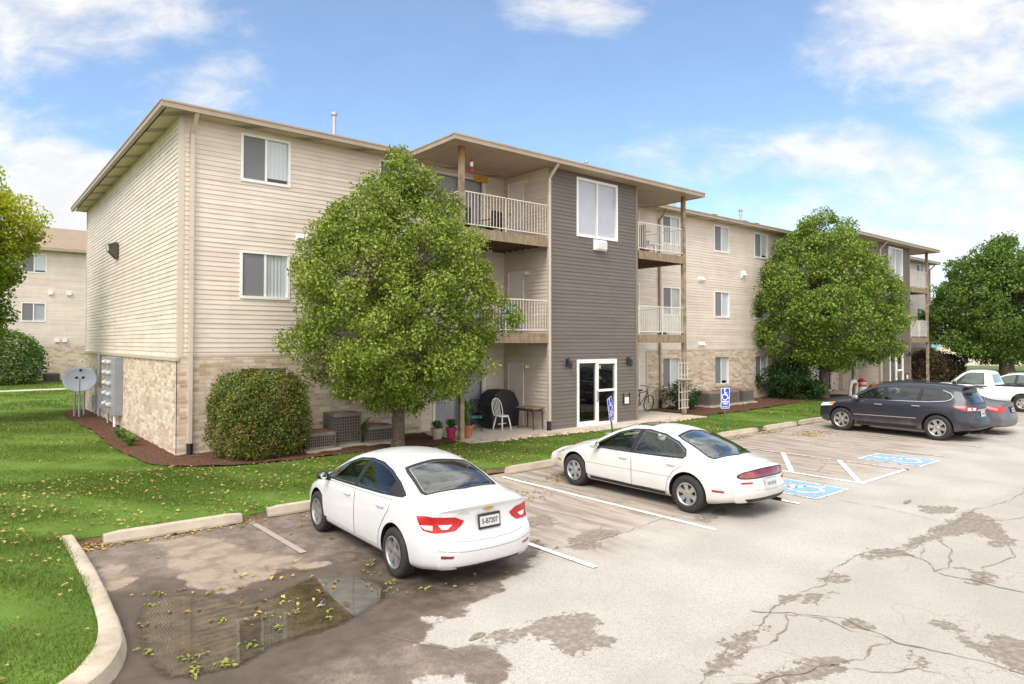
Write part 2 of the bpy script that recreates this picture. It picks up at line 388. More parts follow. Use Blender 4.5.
def jag(poly, amp, seed=0, seg=.12, closed=True):
    """resample a polygon and roughen its outline"""
    r = np.random.default_rng(seed); out = []; n = len(poly)
    for i in range(n if closed else n-1):
        a = np.array(poly[i], float); b = np.array(poly[(i+1)%n], float); k = max(1, int(np.linalg.norm(b-a)/seg))
        for j in range(k): out.append(a + (b-a)*j/k)
    if not closed: out.append(np.array(poly[-1], float))
    out = np.array(out); j = r.normal(0, 1, out.shape)
    j = (j + np.roll(j, 1, 0) + np.roll(j, -1, 0))/1.7
    if not closed: j[0] = 0; j[-1] = 0
    return out + j*amp
def chaikin(p, n=2, closed=True):
    p = [np.array(q, float) for q in p]
    for _ in range(n):
        o = []; k = len(p)
        for i in range(k if closed else k-1):
            a, b = p[i], p[(i+1)%k]; o += [a*.75+b*.25, a*.25+b*.75]
        if not closed: o = [p[0]] + o + [p[-1]]
        p = o
    return np.array(p)
def sheet(name, poly, z, mat, step=None, zf=None, parent=None):
    """flat (or gently uneven) sheet with a polygon outline"""
    poly = np.array(poly, float)
    pts = [Vector((a, b)) for a, b in poly]; n = len(pts); edges = [(i, (i+1)%n) for i in range(n)]
    if step:
        lo, hi = poly.min(0), poly.max(0); gx, gy = np.meshgrid(np.arange(lo[0]+step/2, hi[0], step), np.arange(lo[1]+step/2, hi[1], step))
        g = np.stack([gx.ravel(), gy.ravel()], 1) + RNG.uniform(-.2, .2, (gx.size, 2))*step
        g = g[sdf(g, poly) < -step*.35]; pts += [Vector((a, b)) for a, b in g]
    vo, eo, fo, *_ = delaunay_2d_cdt(pts, edges, [], 1, 1e-6)
    mb = MB(); mb.add([(q.x, q.y, zf(q.x, q.y) if zf else z) for q in vo], fo)
    o = mb.build(name, mat, parent, fix=False, smooth=bool(zf))
    me = o.data
    if sum(p.normal.z for p in me.polygons) < 0: me.flip_normals()
    return o

def lot_material():
    m, nt, b, N, L = nodes('old_pavement')
    g = N.new('ShaderNodeNewGeometry'); P = g.outputs['Position']
    def attr(a):
        n = N.new('ShaderNodeAttribute'); n.attribute_name = a; return n.outputs['Fac']
    n_l = noise(N, L, P, .8, 6); n_m = noise(N, L, P, 3.2, 8, .62); n_f = noise(N, L, P, 14, 6, .65); n_g = noise(N, L, P, 62, 4, .75)
    vo = N.new('ShaderNodeTexVoronoi'); vo.inputs['Scale'].default_value = 70; L.new(P, vo.inputs['Vector'])
    # dry, worn pavement: exposed pale aggregate
    dry = mixc(N, L, smoothstep(N, L, n_l, .3, .7), (.365,.338,.305), (.45,.42,.385))
    dry = mixc(N, L, math_node(N, L, 'MULTIPLY', smoothstep(N, L, n_m, .55, .75), .35), dry, (.33,.28,.235))
    dry = mixc(N, L, math_node(N, L, 'MULTIPLY', smoothstep(N, L, n_g, .46, .62), .75), dry, (.25,.215,.18))
    dry = mixc(N, L, math_node(N, L, 'MULTIPLY', smoothstep(N, L, vo.outputs['Distance'], .40, .05), .5), dry, (.60,.56,.51))
    lane_t = math_node(N, L, 'MULTIPLY', smoothstep(N, L, attr('lane'), .08, -.08), .30); dry = mixc(N, L, lane_t, dry, (.30,.265,.225))
    # tyre-darkened bay floor
    bay = smoothstep(N, L, math_node(N, L, 'ADD', attr('bay'), math_node(N, L, 'MULTIPLY', math_node(N, L, 'SUBTRACT', n_l, .5), 2.6)), .35, -.9)
    streak = N.new('ShaderNodeMapping'); streak.inputs['Scale'].default_value = (3.2, .45, 1); L.new(P, streak.inputs['Vector'])
    n_s = noise(N, L, streak.outputs[0], 1.6, 7, .62, .4)
    bayc = mixc(N, L, smoothstep(N, L, n_s, .36, .62), (.185,.145,.112), (.37,.31,.25))
    col = mixc(N, L, math_node(N, L, 'MULTIPLY', bay, .8), dry, bayc)
    # wet margin left by the drying puddle
    wob = math_node(N, L, 'ADD', math_node(N, L, 'MULTIPLY', math_node(N, L, 'SUBTRACT', n_m, .5), .62), math_node(N, L, 'MULTIPLY', math_node(N, L, 'SUBTRACT', n_f, .5), .14))
    wsum = math_node(N, L, 'ADD', attr('damp'), wob); wet = smoothstep(N, L, wsum, .03, -.05)
    wet_near = mixc(N, L, smoothstep(N, L, n_m, .35, .68), (.055,.038,.026), (.105,.075,.053)); wet_far = mixc(N, L, smoothstep(N, L, n_m, .35, .68), (.14,.108,.083), (.245,.197,.157))
    wetc = mixc(N, L, smoothstep(N, L, math_node(N, L, 'ADD', attr('pud'), wob), .30, 1.15), wet_near, wet_far)
    wetc = mixc(N, L, math_node(N, L, 'MULTIPLY', smoothstep(N, L, n_g, .42, .62), .6), wetc, (.075,.054,.040))
    col = mixc(N, L, math_node(N, L, 'MULTIPLY', wet, .96), col, wetc)
    # pale silt in the middle of the bay
    silt = smoothstep(N, L, math_node(N, L, 'ADD', attr('silt'), wob), .03, -.08)
    siltc = mixc(N, L, smoothstep(N, L, n_m, .38, .66), (.33,.265,.205), (.20,.152,.112))
    col = mixc(N, L, math_node(N, L, 'MULTIPLY', silt, .9), col, siltc)
    # patches where the top course has broken away
    worn = smoothstep(N, L, math_node(N, L, 'ADD', attr('worn'), math_node(N, L, 'MULTIPLY', math_node(N, L, 'ADD', wob, math_node(N, L, 'MULTIPLY', math_node(N, L, 'SUBTRACT', n_f, .5), .25)), 1.0)), .012, -.012)
    wornc = mixc(N, L, smoothstep(N, L, n_f, .4, .65), (.155,.125,.10), (.27,.225,.18))
    col = mixc(N, L, math_node(N, L, 'MULTIPLY', worn, .85), col, wornc)
    # fine crazing in the driving lane
    wv = N.new('ShaderNodeVectorMath'); wv.operation = 'ADD'; nv = N.new('ShaderNodeTexNoise'); nv.inputs['Scale'].default_value = 1.4; nv.inputs['Detail'].default_value = 5; L.new(P, nv.inputs['Vector'])
    L.new(P, wv.inputs[0]); L.new(nv.outputs['Color'], wv.inputs[1])
    v2 = N.new('ShaderNodeTexVoronoi'); v2.feature = 'DISTANCE_TO_EDGE'; v2.inputs['Scale'].default_value = .75; L.new(wv.outputs[0], v2.inputs['Vector'])
    lane = math_node(N, L, 'MULTIPLY', smoothstep(N, L, attr('lane'), .2, -.5), smoothstep(N, L, n_l, .42, .56))
    cr = math_node(N, L, 'MULTIPLY', smoothstep(N, L, v2.outputs['Distance'], .010, .002), lane)
    col = mixc(N, L, math_node(N, L, 'MULTIPLY', cr, .3), col, (.20,.16,.125))
    L.new(col, b.inputs['Base Color'])
    rg = math_node(N, L, 'SUBTRACT', .9, math_node(N, L, 'MULTIPLY', wet, math_node(N, L, 'MULTIPLY', smoothstep(N, L, n_m, .6, .4), .42)))
    L.new(rg, b.inputs['Roughness']); inp(b, spec=.4)
    bp = N.new('ShaderNodeBump'); bp.inputs['Strength'].default_value = .55; bp.inputs['Distance'].default_value = .006
    h = math_node(N, L, 'ADD', math_node(N, L, 'MULTIPLY', n_g, .6), math_node(N, L, 'ADD', n_f, math_node(N, L, 'MULTIPLY', cr, -1.5)))
    L.new(h, bp.inputs['Height']); L.new(bp.outputs['Normal'], b.inputs['Normal'])
    return m
PUDDLE = [(-2.62,-9.25),(-2.14,-9.02),(-1.76,-9.45),(-1.50,-10.05),(-.85,-9.62),(-.55,-9.65),(-.20,-9.85),(.05,-10.35),(-.10,-10.8),(-.62,-11.15),(-1.22,-11.31),(-1.64,-11.25),(-2.04,-11.50),(-2.31,-11.46),(-2.68,-11.38),(-2.76,-11.2),(-2.80,-10.4)]
DAMP = [(-3.2,-6.2),(2.3,-6.2),(2.35,-8.2),(2.9,-9.4),(2.5,-10.6),(1.9,-10.9),(1.68,-11.17),(1.16,-11.27),(.96,-11.59),(.48,-11.64),(.09,-11.86),(-.19,-11.62),(-.28,-11.91),(-.55,-12.09),(-.34,-12.37),(-.02,-12.42),(-.02,-12.62),(-.16,-13.05),(-.36,-13.31),(-.66,-13.06),(-.62,-12.84),(-1.0,-12.7),(-1.3,-13.1),(-1.1,-13.6),(-3.6,-13.4),(-3.3,-11)]
SILT = [(-1.91,-6.6),(-1.37,-6.65),(-1.01,-7.15),(-.91,-8.10),(-.46,-8.69),(-.23,-9.32),(-.49,-9.30),(-.81,-9.03),(-1.10,-9.27),(-1.56,-9.50),(-1.83,-9.35),(-1.94,-8.93),(-1.97,-8.27),(-2.00,-7.85),(-1.81,-7.35)]
SILT2 = [(-2.7,-7.2),(-2.45,-7.25),(-2.4,-8.2),(-2.6,-8.6),(-2.75,-8.5)]
WORN = [[(.05,-12.36),(.42,-12.50),(.6,-12.4),(.98,-12.47),(1.37,-12.72),(.99,-12.97),(.96,-13.33),(.38,-13.26),(.45,-12.91),(.34,-12.72),(.05,-12.6)], [(3.1,-13.85),(3.45,-13.8),(3.95,-14.05),(3.85,-14.15),(3.4,-14.05)], [(4.3,-13.84),(4.75,-13.76),(4.85,-13.92),(4.5,-14.06),(4.25,-13.97)],
        [(5.6,-13.66),(6.1,-13.72),(6.6,-13.98),(6.3,-14.12),(5.9,-14.0),(5.6,-13.85)], [(6.6,-13.95),(8.3,-13.85),(9.9,-13.82),(9.3,-14.4),(8.7,-14.65),(7.9,-14.95),(7.6,-14.8),(8.3,-14.3),(7.5,-14.15)],
        [(1.1,-14.3),(1.6,-14.1),(2.4,-13.95),(2.5,-14.08),(1.9,-14.22),(1.4,-14.35)], [(6.3,-14.75),(6.0,-14.95),(5.6,-15.0),(5.7,-15.3),(6.1,-15.2)],
        [(3.6,-15.6),(4.1,-15.7),(4.2,-16.1),(3.6,-16.4),(3.3,-16.0)], [(2.85,-15.25),(3.02,-15.3),(3.0,-15.45),(2.82,-15.44)], [(2.4,-14.85),(2.0,-14.75),(1.4,-14.62),(1.2,-14.8),(1.9,-15.0),(2.3,-15.05)],
        [(8.9,-13.45),(9.5,-13.1),(9.85,-13.6),(9.3,-13.75)], [(3.95,-15.2),(4.1,-15.25),(3.9,-15.6),(3.75,-15.5)], [(3.0,-14.35),(3.4,-14.6),(3.3,-14.85),(3.05,-14.6)], [(2.6,-11.1),(3.1,-10.5),(3.9,-10.4),(4.0,-10.75),(3.2,-11.0)], [(3.0,-9.1),(3.8,-9.3),(3.6,-9.8),(2.9,-9.6)], [(5.3,-11.05),(6.6,-10.9),(6.3,-11.2),(5.5,-11.3)]]
def build_lot():
    x0, x1, y0, y1, st = -4.0, 30.0, -20.0, -5.9, .1
    xs = np.concatenate([[-90,-40,-15], np.arange(x0, x1+1e-6, st), [45, 70, 120]]); ys = np.concatenate([[-90,-45], np.arange(y0, y1+1e-6, st)])
    X, Y = np.meshgrid(xs, ys); V = np.stack([X.ravel(), Y.ravel(), np.zeros(X.size)], 1); nx, ny = len(xs), len(ys)
    # slight dishes and heave so that light and water read as on a real surface
    V[:,2] = -.006 - .004*np.sin(V[:,0]*1.3+V[:,1]*.7)*np.cos(V[:,1]*1.1)
    i = (np.arange(ny-1)[:,None]*nx + np.arange(nx-1)[None]).ravel()
    F = np.stack([i, i+1, i+1+nx, i+nx], 1)
    o = raw_mesh('parking_lot', V, F, lot_material(), True)
    def put(nm, val):
        a = o.data.attributes.new(nm, 'FLOAT', 'POINT'); a.data.foreach_set('value', val.astype(np.float32))
    near = (V[:,0] > -6) & (V[:,0] < 14) & (V[:,1] > -18)
    def field(polys):
        r = np.full(len(V), 5.0)
        for p in polys: r[near] = np.minimum(r[near], sdf(V[near], p))
        return r
    put('damp', field([DAMP])); put('pud', field([PUDDLE])); put('silt', field([SILT, SILT2])); put('worn', field(WORN))
    put('bay', np.maximum(-(V[:,1]+11.3), -99)*1.0*np.where(V[:,0] < 1e9, 1, 1)); put('lane', V[:,1] + 13.85)
    return struct(o)
lot = build_lot()

m, nt, b, Nn, Ll = nodes('puddle_water'); b.inputs['Base Color'].default_value = (.050,.033,.018,1); inp(b, rough=.015, spec=.5, ior=1.5)
g_ = Nn.new('ShaderNodeNewGeometry'); bp_ = Nn.new('ShaderNodeBump'); bp_.inputs['Strength'].default_value = .035; bp_.inputs['Distance'].default_value = .01
Ll.new(noise(Nn, Ll, g_.outputs['Position'], 5, 3), bp_.inputs['Height']); Ll.new(bp_.outputs['Normal'], b.inputs['Normal'])
nb_ = noise(Nn, Ll, g_.outputs['Position'], 4, 7, .65)
Ll.new(mixc(Nn, Ll, smoothstep(Nn, Ll, nb_, .35, .7), (.045,.033,.02), (.10,.074,.046)), b.inputs['Base Color'])
b.inputs['Alpha'].default_value = 1
at_ = Nn.new('ShaderNodeAttribute'); at_.attribute_name = 'edge'
ed_ = math_node(Nn, Ll, 'ADD', at_.outputs['Fac'], math_node(Nn, Ll, 'MULTIPLY', math_node(Nn, Ll, 'SUBTRACT', noise(Nn, Ll, g_.outputs['Position'], 9, 6, .65), .5), .22))
Ll.new(smoothstep(Nn, Ll, ed_, .0, .15), b.inputs['Alpha'])
pud = struct(sheet('puddle', jag(chaikin(PUDDLE, 2), .012, 3, .08), .0045, m, .06))
co_ = np.empty(len(pud.data.vertices)*3); pud.data.vertices.foreach_get('co', co_); a_ = pud.data.attributes.new('edge', 'FLOAT', 'POINT'); a_.data.foreach_set('value', (-sdf(co_.reshape(-1,3), [tuple(q) for q in chaikin(PUDDLE, 2)])).astype(np.float32))

# terrain to the horizon
mt = simple('far_field', (.10,.13,.045), .95, .3, .05)
mb = MB(); R_ = 1500
mb.quad((-R_,-R_,-.06), (R_,-R_,-.06), (R_,R_,-.06), (-R_,R_,-.06)); struct(mb.build('ground', mt, fix=False))

# lawn
def lz(x, y):
    t = min(1, max(0, (y + 5.8)/2.9)); t = t*t*(3-2*t)
    z = .085 + .115*t
    if x < -2.7: k = min(1, max(0, (-2.7-x)/.25)); z = max(z, .105*k) if y < -6 else z
    if y > 16: z += min(.35, (y-16)*.02)
    return z + .014*math.sin(x*.9+1.3)*math.sin(y*1.1)
KC = [(-2.95,-6.0),(-2.93,-7.2),(-2.93,-8.2),(-2.96,-9.4),(-3.0,-10.0),(-3.10,-10.5),(-3.34,-10.98),(-3.75,-11.35),(-4.4,-11.62),(-5.4,-11.78),(-8,-11.85),(-14,-11.9),(-60,-11.9)]
def fy(x): t = min(1, max(0, (x-1.8)/3.0)); return -6.22 + .52*t*t*(3-2*t) + .04*math.sin(x*1.7) + .03*math.sin(x*4.1)
front = [(70,-5.7)] + [(x, fy(x)) for x in np.arange(40,-2.7,-.35)] 
LAWN = front + [(-2.86,-6.22),(-2.94,-6.3)] + KC[1:] + [(-60,90),(70,90)]
lawn_m, nt, b, Nn, Ll = nodes('lawn_soil_and_grass'); inp(b, rough=.95, spec=.1); g_ = Nn.new('ShaderNodeNewGeometry')
n1 = noise(Nn, Ll, g_.outputs['Position'], .6, 5); n2 = noise(Nn, Ll, g_.outputs['Position'], 25, 5, .7)
c_ = mixc(Nn, Ll, smoothstep(Nn, Ll, n1, .35, .65), (.09,.15,.024), (.135,.215,.038)); c_ = mixc(Nn, Ll, math_node(Nn, Ll, 'MULTIPLY', smoothstep(Nn, Ll, n2, .5, .72), .6), c_, (.055,.10,.016))
Ll.new(c_, b.inputs['Base Color']); bp_ = Nn.new('ShaderNodeBump'); bp_.inputs['Strength'].default_value = .9; bp_.inputs['Distance'].default_value = .03; Ll.new(n2, bp_.inputs['Height']); Ll.new(bp_.outputs['Normal'], b.inputs['Normal'])
near_poly = [p for p in LAWN]
lawn = struct(sheet('lawn', LAWN, 0, lawn_m, 1.1, lz))
# soil edge of the lawn down to the pavement
mb = MB()
for (x0_, y0_), (x1_, y1_) in zip(front, front[1:] + [(-2.9,-6.22)]):
    mb.quad((x1_,y1_-.06,-.01), (x0_,y0_-.06,-.01), (x0_,y0_+.01,lz(x0_,y0_)), (x1_,y1_+.01,lz(x1_,y1_)))
struct(mb.build('lawn_edge', simple('soil_edge', (.14,.095,.05), .95, .4, 8, .6), fix=False))

# kerb along the peninsula
def kerb():
    c = chaikin(KC, 2, False)
    w_in, prof = 0, [(-.02,-.02),(-.02,.125),(.015,.145),(.125,.14),(.15,.12),(.185,-.02)]   # offset towards the car park, height
    mb = MB(); k = len(prof); rings = []
    for i, p in enumerate(c):
        d = c[min(i+1,len(c)-1)] - c[max(i-1,0)]; d = d/np.linalg.norm(d); nrm = np.array([-d[1], d[0]])  # heading -y: normal to +x
        t = np.clip((-9.6 - p[1])/1.2, 0, 1); wd = 1 + .45*t
        rings.append([(p[0]+nrm[0]*o*wd, p[1]+nrm[1]*o*wd, h + .004*math.sin(i*1.7)) for o, h in prof])
    vs = [q for r in rings for q in r]; fs = []
    for i in range(len(rings)-1):
        for j in range(k-1): fs.append((i*k+j, (i+1)*k+j, (i+1)*k+j+1, i*k+j+1))
    fs.append(tuple(range(k)))
    mb.add(vs, fs); o = mb.build('kerb', simple('kerb_concrete', (.43,.36,.275), .85, .22, 4, .5, 45), smooth=True)
    return struct(o)
kerb()

# mulch beds
mul_m, nt, b, Nn, Ll = nodes('bark_mulch'); inp(b, rough=.95, spec=.1); g_ = Nn.new('ShaderNodeNewGeometry')
n2 = noise(Nn, Ll, g_.outputs['Position'], 22, 6, .7, .5); v_ = Nn.new('ShaderNodeTexVoronoi'); v_.inputs['Scale'].default_value = 30; Ll.new(g_.outputs['Position'], v_.inputs['Vector'])
sc_ = Nn.new('ShaderNodeSeparateColor'); Ll.new(v_.outputs['Color'], sc_.inputs[0])
c_ = mixc(Nn, Ll, sc_.outputs[0], (.065,.032,.021), (.19,.10,.066)); c_ = mixc(Nn, Ll, math_node(Nn, Ll, 'MULTIPLY', smoothstep(Nn, Ll, n2, .45, .65), .6), c_, (.05,.022,.016))
Ll.new(c_, b.inputs['Base Color']); bp_ = Nn.new('ShaderNodeBump'); bp_.inputs['Strength'].default_value = 1; bp_.inputs['Distance'].default_value = .03; Ll.new(sc_.outputs[1], bp_.inputs['Height']); Ll.new(bp_.outputs['Normal'], b.inputs['Normal'])
MULCH1 = [(0.0,14.6),(-.7,14.5),(-1.05,13.2),(-.98,8.8),(-.95,4.3),(-.95,1.5),(-.9,.2),(-.82,-.6),(-.45,-1.45),(.1,-1.95),(.7,-2.2),(1.83,-2.5),(2.9,-2.4),(3.89,-2.35),(4.67,-2.75),(5.6,-2.75),(6.5,-2.5),(6.7,-2.35),(6.75,.05),(.3,.05),(.05,.05)]
MULCH2 = [(17.5,.05),(17.5,-2.4),(17.9,-3.0),(19.9,-3.05),(23,-2.8),(26.1,-2.45),(28.2,-2.6),(29.5,-2.9),(31.2,-2.6),(31.6,-2.2),(31.6,.05)]
MULCH3 = [(42.6,.05),(42.6,-2.4),(45,-3),(49,-2.6),(49.8,.05)]
def mz(x, y): return ZG + .035 + .018*math.sin(x*5.3)*math.sin(y*4.7) + .014*math.sin(x*11+y*7)
for p in (MULCH1, MULCH2, MULCH3):
    struct(sheet('mulch_bed', jag(chaikin(p, 1), .03, 5, .25), 0, mul_m, .22, mz))
# patio and entry walk
def slab(name, x0, x1, y0, y1, z0, z1, mat=None, bev=.012):
    return struct(MB().box(x0, x1, y0, y1, z0, z1).build(name, mat or M['patio'], bevel=bev))
for dx in (0, 25.11):
    slab('patio', 6.72+dx, 10.29+dx, -2.95, .02, ZG-.12, ZG+.015)
    slab('entry_walk', 10.3+dx, 17.45+dx, -3.25, -2.3 if False else .02, ZG-.12, ZG+.012)
    slab('walkway', 11.3+dx, 13.5+dx, -5.74, -3.26, -.05, .17)
slab('back_path', -30, 20, 25.9, 26.9, ZG-.1, ZG+.22)
# river-stone strip along the patio edge
def stones():
    mb = MB(); r = random.Random(4)
    for _ in range(330):
        x = r.uniform(7.6, 16.8); y = -3.12 + r.uniform(-.22,.18) - .1*math.sin(x*1.3)
        if 11.2 < x < 13.6: continue
        s_ = r.uniform(.03,.075); mb.ball((x, y, ZG+.01+s_*.2), (s_*r.uniform(.8,1.4), s_*r.uniform(.7,1.1), s_*.6), 4)
    return stuff(mb.build('river_stones', simple('stone_tan', (.50,.38,.28), .8, .35, 2.5), fix=False, smooth=True))
stones()

# painted bay lines
def worn_paint(name, c, wear=.5):
    m, nt, b, N, L = nodes(name); inp(b, rough=.7); g = N.new('ShaderNodeNewGeometry')
    a = noise(N, L, g.outputs['Position'], 9, 7, .7); a2 = noise(N, L, g.outputs['Position'], 90, 3, .7)
    f = math_node(N, L, 'ADD', math_node(N, L, 'MULTIPLY', a, .7), math_node(N, L, 'MULTIPLY', a2, .35))
    f = smoothstep(N, L, f, .22+wear*.45, .32+wear*.45)
    L.new(mixc(N, L, f, c, (.33,.275,.225)), b.inputs['Base Color']); return m
PAINT = worn_paint('worn_white_paint', (.80,.77,.72), .70); PAINT_OLD = worn_paint('faded_white_paint', (.64,.59,.53), .56); BLUE = worn_paint('worn_blue_paint', (.12,.43,.74), .57); PAINT_W = worn_paint('white_symbol_paint', (.76,.76,.76), .60)
def line(a, b, w=.10, mat=None, z=.004, name='bay_line'):
    a = np.array(a, float); b = np.array(b, float); d = (b-a)/np.linalg.norm(b-a); n = np.array([-d[1], d[0]])*w/2
    k = max(2, int(np.linalg.norm(b-a)/.25)); mb = MB(); vs = []
    for i in range(k+1):
        p = a+(b-a)*i/k; j = random.uniform(-.004,.004); vs += [(p[0]-n[0]*(1+j), p[1]-n[1], z), (p[0]+n[0], p[1]+n[1], z)]
    return struct(mb.add(vs, [(2*i, 2*i+1, 2*i+3, 2*i+2) for i in range(k)]).build(name, mat or PAINT, fix=True))
V0, V1 = -6.25, -11.68
line((-.36,-6.5), (-.33,-8.6), .1, worn_paint('nearly_gone_paint', (.34,.29,.245), .5))
for x, mt_ in ((2.42,PAINT),(5.2,PAINT),(7.9,PAINT),(10.65,PAINT),(13.07,PAINT_OLD),(15.75,PAINT_OLD),(18.4,PAINT_OLD),(21.2,PAINT_OLD),(24.0,PAINT_OLD),(26.8,PAINT_OLD),(29.6,PAINT_OLD),(32.4,PAINT_OLD)):
    line((x,V0), (x,V1), .1, mt_)
line((10.70,-11.63), (13.12,-11.63), .1, PAINT)
for i, k in enumerate((0,1.5,3.0,4.4)): line((10.72,-11.55+k), (13.02,-10.1+k), .115 if i < 2 else .09, PAINT if i < 2 else PAINT_OLD, .0075)
def wheelchair(P, mat, name, parent=None, s=1):
    """the international symbol: P maps (x right, y up) in -0.5..0.5 to the surface point and takes a lift"""
    mb = MB()
    def ribbon(pts, w):
        pts = [np.array(p, float) for p in pts]; L_, R2 = [], []
        for i, p in enumerate(pts):
            d = pts[min(i+1,len(pts)-1)] - pts[max(i-1,0)]; d = d/np.linalg.norm(d); n = np.array([-d[1], d[0]])*w/2; L_.append(p+n); R2.append(p-n)
        vs = [P(*q) for q in L_] + [P(*q) for q in R2]; k = len(pts)
        mb.add(vs, [(i, i+1, k+i+1, k+i) for i in range(k-1)])
    head = [(.0+.075*math.cos(a)-.06, .36+.075*math.sin(a)) for a in np.linspace(0, 2*PI, 15)[:-1]]
    mb.add([P(*q) for q in head], [tuple(range(14))])
    ribbon([(-.06,.26),(-.03,-.02)], .09); ribbon([(-.05,.12),(.17,.12)], .06); ribbon([(-.03,-.02),(.19,-.02)], .08)
    ribbon([(.17,-.02),(.27,-.26)], .075); ribbon([(.26,-.28),(.35,-.25)], .07)
    ribbon([(-.03+.24*math.cos(a), -.16+.24*math.sin(a)) for a in np.linspace(math.radians(125), math.radians(338), 18)], .065)
    return mb
for (x0_, x1_, y0_, y1_) in ((8.55,9.80,-11.66,-10.28),(13.75,14.92,-11.66,-10.3)):
    struct(MB().quad((x0_-.07,y0_-.07,.004),(x1_+.07,y0_-.07,.004),(x1_+.07,y1_+.07,.004),(x0_-.07,y1_+.07,.004)).build('disabled_bay_border', PAINT_W, fix=False))
    struct(MB().quad((x0_,y0_,.008),(x1_,y0_,.008),(x1_,y1_,.008),(x0_,y1_,.008)).build('disabled_bay_square', BLUE, fix=False))
    cx_, cy_ = (x0_+x1_)/2, (y0_+y1_)/2
    struct(wheelchair(lambda a, b: (cx_ + a*1.3, cy_ + b*1.3, .012), PAINT_W, '').build('disabled_bay_symbol', PAINT_W, fix=False))
# cracks
crack_m = simple('crack_fill', (.215,.168,.13), .95, .35, 20)
CR = [([(.6,-14.35),(1.08,-14.24),(1.58,-14.13),(2.51,-14.0),(3.25,-13.87),(4.21,-13.87),(4.70,-13.76),(5.88,-13.71),(6.34,-14.0),(7.06,-14.0),(8.34,-13.94),(9.87,-13.86),(11.07,-14.08),(13.5,-14.0),(17,-13.95)],.018),
      ([(2.70,-13.77),(2.92,-14.07),(3.29,-14.48),(3.19,-14.91),(3.09,-15.07),(3.21,-15.48),(3.32,-16.06),(3.4,-16.8)],.035), ([(6.26,-14.03),(6.11,-14.35),(5.72,-14.61),(5.67,-14.95),(5.75,-15.56),(5.8,-16.5)],.035),
      ([(3.09,-15.07),(2.84,-15.0),(2.5,-15.02),(2.1,-14.85),(1.57,-14.72),(1.12,-14.53)],.03), ([(2.92,-14.07),(2.53,-14.27),(2.04,-14.34),(1.59,-14.27)],.025), ([(2.9,-14.05),(3.1,-14.45),(3.0,-14.75),(3.1,-15.05)],.02),
      ([(8.72,-11.98),(8.70,-13.04),(8.52,-13.84)],.016), ([(1.2,-10.95),(1.94,-10.79),(2.58,-10.79),(3.49,-10.82),(5.25,-10.74),(7.4,-10.72)],.022), ([(-.76,-11.63),(-.6,-12.1),(-.39,-12.63)],.014),
      ([(5.72,-14.61),(6.3,-14.62),(6.9,-14.5),(7.3,-14.15)],.02), ([(5.75,-15.2),(6.4,-15.0),(7.2,-15.05),(7.8,-14.9)],.022), ([(6.15,-14.3),(6.6,-14.2),(6.9,-14.05)],.015),
      ([(2.1,-14.85),(2.25,-15.2),(2.7,-15.45),(2.9,-15.9)],.018), ([(11.0,-11.2),(11.3,-10.4),(12.2,-10.1),(12.9,-9.7)],.018), ([(9.0,-13.9),(9.5,-14.5),(10.6,-14.7),(12.0,-15.2)],.022), ([(1.57,-14.72),(1.3,-15.1),(1.35,-15.6)],.016)]
mb = MB()
for q, (pts, w_) in enumerate(CR):
    p = jag(jag(pts, .035, 70+q, .22, False), .016, 20+q, .05, False); n = len(p); vs = []
    r = np.random.default_rng(q); ww = np.convolve(np.abs(r.normal(w_*.30, w_*.55, n+4)), np.ones(3)/3, 'same')[2:-2]; ww[0] = ww[-1] = .004
    for i in range(n):
        d = p[min(i+1,n-1)]-p[max(i-1,0)]; d = d/max(np.linalg.norm(d),1e-6); nn = np.array([-d[1], d[0]])*ww[i]/2
        vs += [(p[i][0]+nn[0], p[i][1]+nn[1], .0015), (p[i][0]-nn[0], p[i][1]-nn[1], .0015)]
    mb.add(vs, [(2*i, 2*i+1, 2*i+3, 2*i+2) for i in range(n-1)])
struct(mb.build('pavement_cracks', crack_m, fix=False))
# small oil-dark lumps of patching tar
for i, (x, y, s_) in enumerate(((-.03,-12.35,.16),(9.6,-12.9,.3))):
    struct(sheet('tar_patch', jag(chaikin([(x-s_,y-.03),(x,y-.06),(x+s_,y+.02),(x,y+.07)],2), .008, i, .05), .003, crack_m))

# wheel stops
def wheel_stop(x0, x1, y, label, yaw=0):
    L_ = x1-x0; prof = [(-.11,0),(-.11,.04),(-.075,.155),(.075,.155),(.11,.04),(.11,0)]; mb = MB()
    n = 9; k = len(prof); vs = []
    for i in range(n+1):
        t = i/n; x = -L_/2 + L_*t; s_ = 1 if 0 < i < n else .82
        vs += [(x, a*s_ + random.uniform(-.003,.003), h*(1 if 0 < i < n else .88)) for a, h in prof]
    fs = [(i*k+j, i*k+(j+1)%k, (i+1)*k+(j+1)%k, (i+1)*k+j) for i in range(n) for j in range(k)]
    fs += [tuple(range(k-1,-1,-1)), tuple(n*k+j for j in range(k))]
    mb.add(vs, fs)
    o = mb.build('wheel_stop', M['concrete'], bevel=.008); o.location = ((x0+x1)/2, y, 0); o.rotation_euler = (0,0,yaw)
    return tag(o, label, 'wheel stop', 'wheel stops along the lawn edge')
